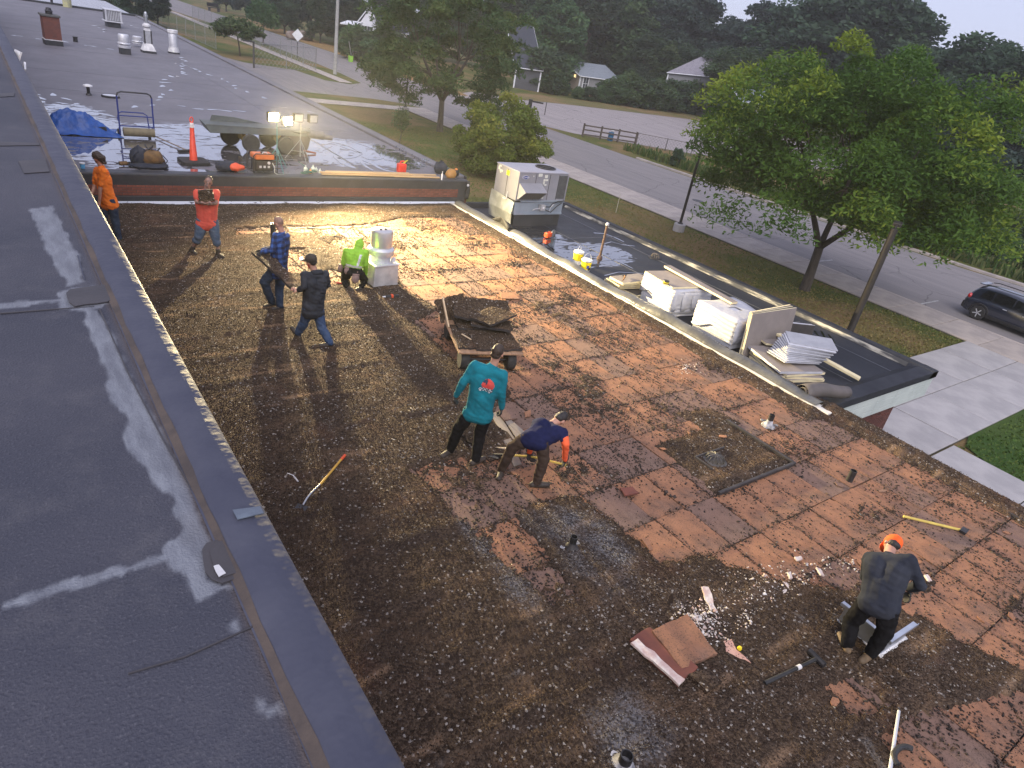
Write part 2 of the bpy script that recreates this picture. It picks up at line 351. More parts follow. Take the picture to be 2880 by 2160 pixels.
# ================================================================ ground, road, pavements
def struct(name, mb, m, parent=None, **k):
    o = mb.build(name, m, parent, **k)
    if parent is None: o['kind'] = 'structure'
    return o
g = MB(); xs = [-700, -60, 10, 40, 60, 90, 120, 160, 700]; ys = [-200, -20, 20, 60, 100, 160, 260, 900]
g.grid([[(x, y, ZG) for x in xs] for y in ys]); struct('ground', g, G_LAWN, fix=False)
rd = MB(); near = [(37.05, -60), (37.05, 66.3), (35.9, 68.2), (33.2, 69.4), (13.6, 69.6), (13.6, 97), (24.4, 94), (26.2, 89.8), (31.6, 87.8), (32.6, 80.8), (35.2, 79.6), (37.6, 82), (38.4, 90), (38.8, 100), (38.6, 150), (36, 178), (34, 210), (30, 320)]
far = [(48, 320), (49, 210), (49.6, 150), (50.2, 115), (49.3, 80), (48.9, 62), (49.1, 41), (50.3, 16), (51.4, 11), (54, -60)]
def strip_fill(mb, poly, z):
    mb.sheet([(x, y, z) for x, y in poly]); return mb
struct('road', strip_fill(rd, near+far, ZG+.008), G_ROAD)
lot = strip_fill(MB(), [(49.0, 62), (49.1, 80), (56, 86), (62, 83), (74, 83.5), (96, 82), (108, 80), (120, 60), (118, 47), (76, 45.5), (62, 50.5), (51.2, 57.5)], ZG+.012)
struct('gravel_lot', lot, G_LOT)
vg = strip_fill(MB(), [(50.0, 86), (57, 90), (90, 94), (125, 90), (124, 76), (108, 80.3), (96, 82.2), (74, 83.7), (62, 83.2), (56, 86.2)], ZG+.016)
struct('dry_verge', vg, m_lawn('dry verge grass', (.12, .12, .045), (.17, .14, .06), (.24, .16, .085), .45, .65))
vs_ = strip_fill(MB(), [(50.4, 118), (50.6, 100), (49.4, 80.2), (52.2, 80.5), (55.5, 96), (56.5, 125), (57, 170), (50, 170), (50, 150)], ZG+.014)
struct('dry_roadside', vs_, m_lawn('burnt roadside grass', (.22, .15, .06), (.27, .17, .075), (.33, .19, .085), .45, .65))
# far kerb
kb = MB()
for (a, b) in zip(far[4:-1], far[5:]):
    d = Vector((b[0]-a[0], b[1]-a[1], 0)); n = Vector((d.y, -d.x, 0)).normalized()
    pass
fk = [(49.2, 46), (49.6, 36), (50.3, 22), (50.8, 15), (51.6, 10), (54, -60)]
rows = [[(x-.02, y, ZG-.02), (x, y, ZG+.13), (x+.32, y, ZG+.14), (x+.34, y, ZG-.02)] for x, y in fk]
kb.grid(rows); struct('far_kerb', kb, G_CONC)
def slabs(name, x0, x1, y0, y1, dx, dy, z, m, label=None, skip=None, h=.09):
    base = MB(); base.box(((x0+x1)/2, (y0+y1)/2, z-.25), (x1-x0-.02, y1-y0-.02, .4)); root = struct(name, base, mat('joint dirt', (.06, .06, .05)))
    nx, ny = max(1, round((x1-x0)/dx)), max(1, round((y1-y0)/dy)); wx, wy = (x1-x0)/nx, (y1-y0)/ny; me = None
    for i in range(nx):
        for j in range(ny):
            if skip and skip(x0+(i+.5)*wx, y0+(j+.5)*wy): continue
            if me is None:
                o = MB().box((0, 0, 0), (wx-.035, wy-.035, h)).build('slab', m, root, bevel=.012, seg=1); me = o
            else:
                o = me.copy(); COL.objects.link(o); o.parent = root
            o.location = (x0+(i+.5)*wx, y0+(j+.5)*wy, z-h/2+random.uniform(-.006, .006)); o.rotation_euler = (random.gauss(0, .002), random.gauss(0, .002), 0)
    return root
slabs('pavement', 33.9, 36.85, -14, 65.4, 2.95, 2.1, ZG+.10, G_CONC)
kn = MB().box((36.94, 25.7, ZG+.03), (.17, 79.4, .15)); struct('near_kerb', kn, G_CONC, bevel=.02)
slabs('cross_pavement', 14.2, 33.9, 63.0, 65.3, 2.3, 2.3, ZG+.08, G_CONC)
slabs('entrance_walk', 17.3, 33.88, 5.25, 9.45, 2.76, 2.1, ZG+.095, G_CONC2)
slabs('narrow_walk', 20.4, 22.3, -14, 5.2, 1.9, 2.4, ZG+.09, G_CONC2)
slabs('roadside_walk', 34.2, 35.8, 80.5, 170, 1.6, 4.5, ZG+.09, G_CONC)
lw = strip_fill(MB(), [(22.3, -20), (33.9, -20), (33.9, 5.25), (23.6, 5.25), (22.75, 5.0), (22.35, 4.2)], ZG+.05); struct('lawn', lw, G_LAWN2)
# parking lines beside the kerb
pl = MB()
for y in (13.1, 6.9, 19.4): pl.box((38.3, y, ZG+.014), (2.2, .1, .004))
struct('parking_lines', pl, mat('worn road paint', (.42, .42, .42), (.25, .25, .25), 6))
mh = thing('manhole_cover', 'round iron cover set in the road beside the pavement', 'manhole', (*P(1963, 565, ZG+.01)[:2], ZG+.01))
MB().lathe([(.36, 0), (.36, .012), (.30, .014), (.29, .010), (.02, .012)], n=20).build('lid', G_DKMET, mh, smooth=True)
MB().lathe([(.44, 0), (.44, .008), (.37, .01), (.365, 0)], n=20).build('frame', G_DKMET, mh, smooth=True)
# ================================================================ main wing: the roof being stripped
main = thing('stripped_roof_wing', 'low flat-roofed wing whose gravel roof is being torn off down to orange boards', 'building')
XR, YF, XL0 = 12.85, 19.36, .72
W2 = lambda pts: [(p.x, p.y) for p in (P(*q) for q in pts)]
EXPOSED = [
    W2([(900, 674), (960, 664), (1010, 634), (1150, 612)]) + [(11.6, 17.94), (11.78, 17.3), (11.85, 12), (11.8, 8), (11.95, 5.2), (12.25, 4.6), (12.35, 2.5), (12.35, -1.4)] +
    W2([(2900, 1900), (2800, 1850), (2700, 1800), (2620, 1750), (2500, 1690), (2400, 1660), (2300, 1640), (2180, 1640), (2120, 1605), (2040, 1585), (1990, 1560), (1850, 1585), (1800, 1525), (1700, 1450), (1620, 1400), (1560, 1400), (1470, 1430), (1440, 1455), (1480, 1495), (1545, 1570), (1605, 1640), (1640, 1684), (1560, 1706), (1480, 1640), (1400, 1570), (1330, 1500), (1242, 1406), (1153, 1321), (1300, 1288), (1390, 1288), (1420, 1255), (1375, 1190), (1405, 1130), (1440, 1100), (1400, 1060), (1290, 1022), (1225, 962), (1170, 903), (1235, 868), (1180, 845), (1130, 800), (1085, 745), (1010, 715), (960, 700)]),
    W2([(655, 662), (668, 646), (730, 640), (890, 636), (1040, 632), (1040, 660), (900, 662), (800, 655)]),
    W2([(800, 772), (808, 702), (862, 700), (868, 775)]), W2([(905, 800), (925, 760), (962, 766), (958, 800)]),
    W2([(2318, 1932), (2395, 1908), (2490, 1985), (2412, 2015)]),
    W2([(2470, 2075), (2560, 2020), (2700, 1985), (2900, 1930), (2900, 2200), (2560, 2200)])]
GRAVEL_ON = [[(7.98, 4.22), (9.92, 4.25), (9.95, 5.6), (8.05, 5.62)], W2([(1905, 1165), (1990, 1150), (2080, 1190), (1990, 1215)])]
def exposed(x, y):
    s = np.full(np.shape(x), -9.0)
    for p in EXPOSED: s = np.maximum(s, sdpoly(x, y, p))
    for p in GRAVEL_ON: s = np.minimum(s, -sdpoly(x, y, p))
    return s
BX, BY = .63, .857; X0B, Y0B = 7.24-10*BX, 17.94-22*BY
def joint_d(x, y):
    dx = np.abs((x-X0B+BX/2) % BX - BX/2); dy = np.abs((y-Y0B+BY/2) % BY - BY/2); return np.minimum(dx*1.5, dy)
def roof_h(x, y):
    "top of the loose layer over the boards (board tops at z = 0)"
    e = exposed(x, y) + (fbm(x*2.2, y*2.2, 3)-.5)*.15 + (fbm(x*9, y*9, 5, 2)-.5)*.12
    lay = np.clip(-e/.16, -1, 1)
    n = fbm(x*1.3, y*1.3, 9); fine = fbm(x*14, y*14, 21, 3)
    h = np.where(lay > 0, .012 + .030*np.minimum(lay*1.6, 1) + (n-.5)*.035 + (fine-.5)*.016, -.03)
    rid = np.exp(-((((y-.25*fbm(x*.7, y*.0+3, 31)) / .857 + .5) % 1 - .5)*.857/.09)**2) * (fbm(x*.8, y*.9, 41) > .52)
    h = h + np.where(lay > 0, rid*.022, 0)
    # torn debris left along joints and in drifts on the boards
    cl = fbm(x*1.1+4, y*1.1, 51); dj = joint_d(x, y)
    drift = (cl-.56)*1.1 + .10*np.exp(-(dj/.06)**2) + (fbm(x*11, y*11, 61, 3)-.5)*.9 - .255
    deb = np.clip(drift*.35, -.03, .014+.012*fine)
    h = np.where(lay <= 0, np.maximum(h, deb), h)
    edge = np.exp(-((x-12.05)/.22)**2)*(y > 5.0)
    h = np.where((lay <= 0.3), np.maximum(h, np.where(edge > .12, edge*.065*fbm(x*5, y*5, 71)-.010, -.03)), h)
    h = h + np.where((y < 5.2) & (x > 12.35), np.clip((x-12.35)/.12, 0, 1)*.045, 0)
    return h
st = .042
gx = np.arange(XL0, XR+.001, st); gy = np.arange(-1.4, YF+.001, st)
GX, GY = np.meshgrid(gx, gy); GH = roof_h(GX, GY)
nX, nY = len(gx), len(gy); idx = np.arange(nX*nY).reshape(nY, nX)
q = np.stack([idx[:-1, :-1], idx[:-1, 1:], idx[1:, 1:], idx[1:, :-1]], -1).reshape(-1, 4)
keep = (np.maximum.reduce([GH.ravel()[q[:, k]] for k in range(4)]) > -.012)
Vg = np.stack([GX.ravel()+RNG.normal(0, .008, GX.size), GY.ravel()+RNG.normal(0, .008, GX.size), GH.ravel()], -1)
me = fast_mesh('gravel_layer', Vg, q[keep], G_GRAVEL, smooth=True)
ASHP = [W2([(1450, 1450), (1500, 1430), (1600, 1440), (1700, 1470), (1790, 1560), (1790, 1640), (1700, 1700), (1660, 1680), (1600, 1610), (1540, 1540)]), W2([(1270, 1450), (1320, 1470), (1430, 1590), (1560, 1730), (1540, 1770), (1440, 1700)]), W2([(1640, 2010), (1760, 1950), (1900, 2050), (1860, 2160), (1700, 2160)])]
def ash_at(x, y): return np.clip(np.maximum.reduce([sdpoly(x, y, pg) for pg in ASHP])/.25+.35, 0, 1)*np.clip((fbm(x*2.5, y*2.5, 77, 4)-.30)*2.6, 0, 1)
me.attributes.new('ash', 'FLOAT', 'POINT').data.foreach_set('value', np.ascontiguousarray(ash_at(Vg[:, 0], Vg[:, 1]), np.float32))
gl = mobj('gravel_layer', me, main); gl['kind'] = 'stuff'; tag(gl, 'dark brown tar and gravel layer still lying on the roof')
def hz(x, y):
    i = np.clip(((x-XL0)/st).astype(int), 0, nX-1); j = np.clip(((y+1.4)/st).astype(int), 0, nY-1); return GH[j, i]
# loose stones: irregular octahedra
def shards(name, X, Y, Z, size, flat, tint, m, parent):
    n = len(X); base = np.array([[1, 0, 0], [0, 1, 0], [-1, 0, 0], [0, -1, 0], [0, 0, 1], [0, 0, -1]], float)
    fc = np.array([[0, 1, 4], [1, 2, 4], [2, 3, 4], [3, 0, 4], [1, 0, 5], [2, 1, 5], [3, 2, 5], [0, 3, 5]])
    V = base[None]*RNG.uniform(.55, 1.25, (n, 6, 1))*size[:, None, None]*np.array([1, RNG.uniform(.6, 1), flat])
    a = RNG.uniform(0, 6.28, n); ca, sa = np.cos(a)[:, None], np.sin(a)[:, None]
    Vx = V[:, :, 0]*ca - V[:, :, 1]*sa; Vy = V[:, :, 0]*sa + V[:, :, 1]*ca
    tx, ty = RNG.normal(0, .35, (n, 1)), RNG.normal(0, .35, (n, 1))
    Vz = V[:, :, 2] + Vx*tx + Vy*ty
    V = np.stack([Vx+X[:, None], Vy+Y[:, None], Vz+Z[:, None]], -1).reshape(-1, 3)
    F = (fc[None]+6*np.arange(n)[:, None, None]).reshape(-1, 3)
    o = mobj(name, fast_mesh(name, V, F, m, np.repeat(tint, 6)), parent); o['kind'] = 'stuff'; return o
n = 800000
X = RNG.uniform(XL0, XR, n); Y = RNG.uniform(-1.3, YF, n); H = hz(X, Y)
dc = np.hypot(X, Y); pr = np.clip(7.5/np.maximum(dc, 2.5), 0, 1)**1.7
vis = (X*math.cos(YAW)-Y*math.sin(YAW) > -dc*.75) & (RNG.random(n) < pr*.62) & (H > .004)
X, Y, H, dc = X[vis], Y[vis], H[vis], dc[vis]
sz = RNG.uniform(.0042, .0088, len(X))*(1+.035*dc)
ti = np.clip(RNG.beta(1.3, 2.2, len(X))*.95 + (fbm(X*1.5, Y*1.5, 81)-.5)*.5, 0, .93); ti[RNG.random(len(X)) < .006] = .93
as_ = ash_at(X, Y); ti = np.where(RNG.random(len(X)) < as_*.6, RNG.uniform(.88, 1.0, len(X)), ti); pal = fbm(X*1.9, Y*1.9, 83); ti = np.where((pal > .66) & (RNG.random(len(X)) < .2), .95, ti)
tag(shards('loose_stones', X, Y, H+.003, sz, .75, ti, G_STONE, main), 'loose roof stones scattered over the gravel')
print('stones', len(X))
n = 240000
X = RNG.uniform(3.5, XR-.1, n); Y = RNG.uniform(-1.3, 18, n); e = exposed(X, Y)
dr = fbm(X*1.1+4, Y*1.1, 51); dj = joint_d(X, Y)
pr = np.clip((dr-.33)*2.6, .09, 1)*.55 + .75*np.exp(-(dj/.05)**2)*(fbm(X*.9, Y*.9, 91) > .45)
k = (e > -.05) & (RNG.random(n) < pr) ; X, Y = X[k], Y[k]; dc = np.hypot(X, Y)
sz = RNG.uniform(.006, .019, len(X))*(1+.02*dc); sz *= np.where(RNG.random(len(X)) < .05, 1.8, 1)
tag(shards('tar_crumbs', X, Y, np.maximum(hz(X, Y), 0)+.003, sz, .45, RNG.random(len(X))**1.5, G_BIT, main), 'dark tar crumbs littering the orange boards')
print('crumbs', len(X))
# deck and boards
deck = MB().box(((XL0+XR)/2, (YF-1.6)/2, -.15), (XR-XL0-.02, YF+1.55, .17)).build('roof_deck', mat('grey deck', (.13, .12, .12), (.09, .085, .085), 3), main)
nb = 0; bm0 = {}
for i in range(0, 20):
    for j in range(0, 25):
        cx, cy = X0B+(i+.5)*BX, Y0B+(j+.5)*BY
        if cx > XR-.25 or cy > 18.2 or cy < -1.4: continue
        ee = exposed(np.array([cx-.3, cx, cx+.3, cx, cx]), np.array([cy, cy-.4, cy, cy+.4, cy]))
        if ee.max() < -.12: continue
        kx = (i*7+j*3) % 5
        if kx not in bm0:
            rr = random.Random(kx); mb = MB(); w_, l_ = BX-.008, BY-.008; pts = []
            for (a, b) in ((-1, -1), (1, -1), (1, 1), (-1, 1)): pts.append((a*(w_/2-rr.uniform(0, .006)), b*(l_/2-rr.uniform(0, .006))))
            if kx == 3: pts[2:3] = [(w_/2, l_/2-.09), (w_/2-.035, l_/2-.05), (w_/2-.05, l_/2)]
            if kx == 1: pts[0:1] = [(-w_/2, -l_/2+.05), (-w_/2+.06, -l_/2)]
            bm0[kx] = MB().prism(pts, -.05, 0).build('fibreboard', G_FIB, deck, bevel=.004, seg=1); o = bm0[kx]
        else:
            o = bm0[kx].copy(); COL.objects.link(o); o.parent = deck
        o.location = (cx+random.gauss(0, .003), cy+random.gauss(0, .003), random.gauss(-.003, .003))
        o.rotation_euler = (random.gauss(0, .006), random.gauss(0, .005), random.gauss(0, .005)); nb += 1
print('boards', nb)
# outer walls and right-hand gravel stop
MB().box((XR-.13, 2.0, -1.85), (.22, 6.6, 3.05)).build('outer_wall', G_BRICKD, main)
MB().box((6.8, -1.75, -1.8), (12.1, .2, 3.2)).build('front_wall', G_BRICKD, main)
MB().box((XR+.02, 1.85, -.10), (.06, 6.9, .26)).build('edge_strip', mat('edge metal', (.16, .13, .115), (.11, .09, .08), 3, .6), main, bevel=.01)
dk = MB().prism([(12.38, -1.5), (12.5, -1.5), (12.5, 5.15), (12.42, 5.15)], .0, .062).build('torn_felt_edge', G_TAR, main)
# drain, sump ring
dn = thing('roof_drain', 'round slotted roof drain strainer in a gravel square on the stripped roof', 'drain', P(2008, 1300, 0))
dn.location.z = .02; m_str = mat('worn iron strainer', (.10, .092, .085), (.06, .055, .05), 9, .55, metal=.3)
for (x, y, w_, d_) in ((8.95, 4.20, 1.98, .05), (9.96, 4.9, .05, 1.45), (8.75, 5.02, .75, .03), (8.38, 4.85, .03, .36)): MB().box((x, y, .045), (w_, d_, .06)).build('felt_edge', G_TAR, main, bevel=.01)
MB().lathe([(.20, .0), (.20, .02), (.16, .035), (.155, .03)], n=28).build('ring', m_str, dn, smooth=True)
for k in range(14):
    a = math.pi*2*k/14; p = [(.15*math.cos(a)*c, .15*math.sin(a)*c, z) for c, z in ((1, .03), (.97, .07), (.8, .105), (.45, .12), (.12, .125))]
    MB().tube(p, .009, 5).build('rib', m_str, dn)
MB().lathe([(.03, .118), (.03, .132), (.0, .134)], n=12).build('cap', m_str, dn)
# curb between main roof and canopy
cb = MB().prism([(12.27, 4.95), (12.50, 4.95), (12.50, 19.30), (12.27, 19.30)], -.1, .075).build('curb', mat('white curb board', (.56, .54, .50), (.30, .27, .24), 3.5, .8, a=.45, b=.75, bmp=.3, bscale=15), main, bevel=.01)
# peeled membrane flap leaning over the curb
rows = []; ny = 90
for j in range(ny+1):
    y = 5.25 + (19.1-5.25)*j/ny; u = (y-5.25)/13.85
    wv = .05*math.sin(y*2.1)+.03*math.sin(y*5.3+1)
    lift = .10 + .035*math.sin(y*.9) + wv*.5; fold = (.5+.5*math.sin(y*1.3+.4))
    x0 = 12.30 + .02*math.sin(y*3)
    cut = 1.0 if not (4.9 < y < 7.9) else .75
    rows.append([(x0, y, .082), (x0+.02, y, .10+lift*.35*cut), (x0+.07, y, .10+lift*.78*cut+wv*.2), (x0+.16, y, .10+lift*cut), (x0+.27+.03*fold, y, .11+lift*.8*cut), (x0+.37+wv, y, .06+lift*.35*cut*fold), (x0+.45+wv, y, -.04+.03*fold), (x0+.53+wv*1.4, y, -.30)])
fl = MB(); fl.grid(rows); flo = fl.build('peeled_membrane', mat('peeled roof sheet', (.105, .105, .098), (.06, .06, .06), 1.3, .30, bmp=.5, bscale=3.5, bdist=.05), main, smooth='all', fix=False)
tag(flo, 'grey roof membrane peeled back along the curb')
sm = flo.modifiers.new('solid', 'SOLIDIFY'); sm.thickness = .006; sb = flo.modifiers.new('sub', 'SUBSURF'); sb.levels = sb.render_levels = 1
# folded membrane roll at the near end of the curb and black torn flap near the air unit
rl = MB(); pts = []
for k in range(40):
    a = k*.42; r = .035+.0042*k; pts.append((math.cos(a)*r, math.sin(a)*r))
L0, L1 = P(2305, 1125, .12), P(2412, 1140, .12)
L0 = Vector((12.55, 5.72, .06)); ax = Vector((1.35, -.28, -.03)); an = ax.normalized(); sdv = an.cross(Vector((0, 0, 1))); upv = sdv.cross(an)
rows = [[L0 + ax*t + sdv*p[0]*(1-.25*t) + upv*(p[1]*(1-.25*t)+.05*math.sin(t*5)) for p in pts] for t in (0, .12, .3, .5, .7, .85, 1)]
ro = MB(); ro.grid(rows); r_ = ro.build('rolled_membrane', mat('taupe membrane back', (.105, .09, .085), (.085, .075, .07), 3, .6, bmp=.2, bscale=6), None, smooth='all', fix=False)
tag(r_, 'loosely rolled taupe roof membrane at the near corner of the canopy roof', 'membrane roll'); r_.modifiers.new('solid', 'SOLIDIFY').thickness = .006
fb = MB(); rows = []
for i in range(9):
    t = i/8; rows.append([(12.33+.10*math.sin(t*3+k)+.03*k, 16.9-t*1.0, .10+.30*math.sin(k/5*3.0)*(.4+.6*math.sin(t*3.1))+.02*k) for k in range(6)])
fb.grid(rows); fo = fb.build('torn_flap', mat('black sheet underside', (.012, .012, .014)), main, smooth='all', fix=False); fo.modifiers.new('solid', 'SOLIDIFY').thickness = .006
# ================================================================ bricks
def brick_wall(parent, name, origin, ux, length, z0, courses, m, bw=.203, bh=.057, gap=.010, depth=.09):
    "individual bricks in running bond along the unit vector ux; shared mesh"
    ang = math.atan2(ux[1], ux[0]); o0 = None
    for c in range(courses):
        x = -(bw+gap)/2*(c % 2)
        while x < length:
            a, b = max(x, 0), min(x+bw, length)
            if b-a > .04:
                if abs(b-a-bw) < 1e-6 and o0 is not None: o = o0.copy(); COL.objects.link(o); o.parent = parent
                else:
                    o = MB().box((0, 0, 0), (b-a, depth, bh)).build('brick', m, parent)
                    if abs(b-a-bw) < 1e-6: o0 = o
                cx = (a+b)/2
                o.location = (origin[0]+ux[0]*cx, origin[1]+ux[1]*cx, z0+(c+.5)*(bh+gap)); o.rotation_euler = (0, 0, ang+random.gauss(0, .004))
            x += bw+gap
# ================================================================ far wing
far_w = thing('far_wing', 'long flat-roofed wing with wet grey membrane roof beyond the low wall', 'building')
XFR = 13.05
MB().box((XFR/2-9.5, 48.5, -1.4), (XFR+19, 58.0, 4.0)).build('building_mass', G_BRICKD, far_w)
rf = MB(); rf.grid([[(x, y, ZU) for x in np.linspace(-19, XFR-.35, 8)] for y in np.linspace(19.75, 76, 12)]); rf.build('roof_membrane', G_EPDM, far_w, fix=False)
MB().box((-3.15, 19.58, ZU-.28), (32.3, .36, .60)).build('parapet_flashing', G_BLACK, far_w, bevel=.05, seg=3)
MB().box((-3.05, 19.52, .31), (31.6, .20, .30)).build('wall_backing', G_MORTAR, far_w)
bd = MB().box((6.5, 19.50, .33), (.1, .1, .1)).build('brick_band', G_MORTAR, far_w)
brick_wall(bd, 'brick', (.9, 19.44), (1, 0), 11.7, .225, 4, G_BRICK)
MB().box((-3.1, 19.45, .145), (32.0, .15, .14)).build('lower_flashing', G_BLACK, far_w, bevel=.015)
mw = mat('white strip with tar', (.52, .55, .62), (.035, .035, .04), 7, .6, a=.58, b=.66, stretch=(1, 1, 3.0))
MB().extrude([(.75, 19.20, -.01), (.75, 19.38, .085), (.75, 19.40, .085), (.75, 19.40, -.01)], (11.75, 0, 0)).build('base_strip', mw, far_w)
MB().extrude([(.75, 19.06, 0), (.75, 19.20, .05), (.75, 19.22, .0)], (11.8, 0, 0)).build('tar_cant', G_TAR, far_w)
# raised roof edge at right and its corner
MB().box((XFR-.20, 47.9, ZU+.035), (.40, 56.2, .11)).build('side_edge', G_EPDM, far_w, bevel=.03)
MB().box((XFR+.012, 47.9, ZU-.12), (.05, 56.4, .40)).build('side_fascia', G_BLACK, far_w)
wrap = MB(); rows = []
for i in range(7):
    t = i/6; rows.append([(XFR-.16+.13*k/4+.03*math.sin(t*6+k), 19.36-.03*math.sin(k*1.7+t*4), ZU+.02-t*.62) for k in range(5)])
wrap.grid(rows); wo = wrap.build('corner_wrap', G_BLACK, far_w, smooth='all', fix=False); wo.modifiers.new('solid', 'SOLIDIFY').thickness = .01
MB().lathe([(.0, 0), (.045, 0), (.045, .01), (.02, .014), (.0, .014)], n=14).build('seam_disc', G_WHITE, far_w).matrix_local = Matrix.Translation((XFR-.12, 19.33, ZU-.12)) @ Matrix.Rotation(R(90), 4, 'X')
# seams on the far roof (thin lap edges)
for y in (26.9, 31.7, 36.6, 44.5, 52.0, 60.5): MB().box((-3, y, ZU+.003), (31.2, .05, .005)).build('seam', mat('seam tape', (.085, .083, .092), (.12, .118, .13), 2, .5), far_w)
for x in (1.2, 9.6): MB().box((x, 47.5, ZU+.0045), (.05, 55.6, .005)).build('seam', _MC['seam tape'], far_w)
# far end of the roof: dark gravel stop, paler sheet beyond
MB().box((-3.1, 75.95, ZU+.06), (32.2, .35, .18)).build('end_curb', G_BLACK, far_w)
pr_ = MB(); pr_.grid([[(x, y, ZU+.02) for x in (-30, -10, 12.6)] for y in (76.1, 92)]); pr_.build('pale_roof', m_membrane('pale wet roof', (.30, .30, .32), (.24, .24, .26), None, rough=.22, bmp=.05), far_w, fix=False)
MB().box((-8.6, 84.1, -1.4), (42.4, 15.9, 4.1)).build('end_mass', G_BRICKD, far_w)
# water marks: footprints and wheel tracks, thin glossy films
m_water, nt_, bs_ = base_mat('water film'); bs_.inputs['Base Color'].default_value = (.05, .05, .055, 1); bs_.inputs['Roughness'].default_value = .04; bs_.inputs['Specular IOR Level'].default_value = 1.0; bs_.inputs['Coat Weight'].default_value = 1.0; bs_.inputs['Coat IOR'].default_value = 2.2
def foot(mb, x, y, a, L, W, z):
    pts = []
    for k in range(10):
        t = 2*math.pi*k/10; r = 1+.22*math.sin(3*t+a*5)+random.uniform(-.12, .12)
        u_, v_ = L*math.cos(t)*r, W*math.sin(t)*r; pts.append((x+u_*math.cos(a)-v_*math.sin(a), y+u_*math.sin(a)+v_*math.cos(a), z))
    mb.sheet(pts)
ft = MB(); paths = [[(505, 160), (520, 170), (500, 182), (520, 192), (515, 205), (482, 222), (470, 235), (482, 250), (462, 262), (452, 280), (430, 292), (395, 298), (360, 306)], [(505, 180), (560, 200), (612, 218), (650, 235), (685, 252), (722, 268), (760, 282)],
         [(500, 300), (525, 303), (560, 306), (600, 308), (640, 312), (680, 314), (720, 317)], [(850, 305), (880, 320), (905, 330)], [(95, 258), (110, 272), (125, 284), (140, 294), (165, 300), (185, 310), (215, 316), (250, 312), (285, 312)],
         [(130, 262), (170, 275), (220, 286), (200, 298), (260, 305), (300, 318), (330, 325)], [(120, 296), (135, 306), (160, 318)], [(270, 325), (300, 335), (340, 345), (380, 352), (420, 352), (460, 358), (495, 366)], [(0, 95), (40, 99), (80, 106), (120, 112)], [(180, 116), (215, 122), (250, 128), (290, 135), (330, 141)], [(270, 72), (290, 84), (300, 92)], [(360, 70), (385, 78)]]
for pth in paths:
    for i in range(len(pth)-1):
        a, b = P(*pth[i], ZU), P(*pth[i+1], ZU); d = b-a; n = max(1, int(d.length/.75)); an = math.atan2(d.y, d.x)
        for k in range(n):
            p = a+d*((k+random.uniform(.2, .8))/n); sc = random.uniform(.7, 1.3)
            foot(ft, p.x+random.gauss(0, .12), p.y+random.gauss(0, .12), an+random.gauss(0, .4), .22*sc, .085*sc, ZU+.006+.0004*random.random())
fo = ft.build('wet_footprints', m_water, far_w, fix=False); tag(fo, 'wet footprints across the grey roof', kind='stuff')
tr = MB()
def track(pts, wdt):
    pts = [P(*q, ZU) for q in pts]
    # smooth polyline
    for _ in range(2):
        n = [pts[0]]
        for a, b in zip(pts, pts[1:]): n += [a*.75+b*.25, a*.25+b*.75]
        pts = n+[pts[-1]]
    L, Rr = [], []
    for i, p in enumerate(pts):
        d = (pts[min(i+1, len(pts)-1)]-pts[max(i-1, 0)]).normalized(); nn = Vector((-d.y, d.x, 0)); ww = wdt*(.7+.6*random.random())*(.25 if i in (0, len(pts)-1) else 1)
        L.append(tuple(p+nn*ww+Vector((0, 0, .007)))); Rr.append(tuple(p-nn*ww+Vector((0, 0, .007))))
    tr.grid([L, Rr])
for q, w_ in [([(930, 388), (990, 398), (1040, 412), (1072, 432), (1078, 446), (1040, 450), (1020, 440)], .07), ([(920, 396), (980, 408), (1012, 425), (1010, 436), (985, 444), (950, 446)], .09), ([(940, 405), (985, 420), (1018, 432)], .06),
              ([(950, 410), (942, 436), (960, 458), (1000, 474)], .10), ([(930, 410), (905, 420), (900, 428)], .08), ([(1020, 450), (1050, 462), (1075, 478), (1110, 484)], .07), ([(1080, 448), (1130, 456), (1180, 476)], .08),
              ([(1015, 455), (1030, 470), (1050, 480)], .05), ([(610, 384), (640, 386), (680, 394), (720, 392)], .10), ([(560, 392), (600, 385), (640, 382)], .06), ([(430, 385), (470, 375), (520, 378), (600, 384)], .05), ([(910, 448), (935, 456), (915, 466)], .07), ([(800, 395), (830, 410), (870, 430)], .05)]: track(q, w_)
to = tr.build('wet_tracks', m_water, far_w, fix=False); tag(to, 'wet wheel tracks curving over the grey roof', kind='stuff')
# ================================================================ entrance canopy
can = thing('entrance_canopy', 'lower flat canopy with black membrane roof and pale fascia on brick piers', 'canopy')
CX0, CX1, CY0, CY1, ZR = 12.52, 18.42, 5.37, 20.35, -.20
MB().box(((CX0+CX1)/2, (CY0+CY1)/2, ZC-.14), (CX1-CX0-.1, CY1-CY0-.1, .12)).build('slab', G_DKMET, can)
rf = MB(); rf.grid([[(x, y, ZC) for x in np.linspace(CX0, CX1-.4, 6)] for y in np.linspace(CY0+.5, CY1-.35, 10)]); rf.build('roof_membrane', G_CAN, can, fix=False)
def rim(prof, p0, p1, nm, m):
    a, b = Vector(p0), Vector(p1); d = (b-a).normalized(); inn = Vector((-d.y, d.x, 0))
    MB().extrude([a+inn*x+Vector((0, 0, z)) for x, z in prof], b-a).build(nm, m, can, bevel=.012)
m_rim = mat('rim sheet', (.018, .020, .028), (.028, .031, .040), 2.5, .6, spec=.2, bmp=.25, bscale=7, bdist=.02)
rim([(0, -.18), (0, .0), (.28, .02), (.33, -.03), (.42, -.118), (.42, -.19)], (CX1, CY0, ZR), (CX1, CY1, ZR), 'rim', m_rim)
rim([(0, -.18), (0, .0), (.36, .01), (.62, -.117), (.62, -.19)], (CX0+.25, CY0, ZR), (CX1, CY0, ZR), 'rim', m_rim)
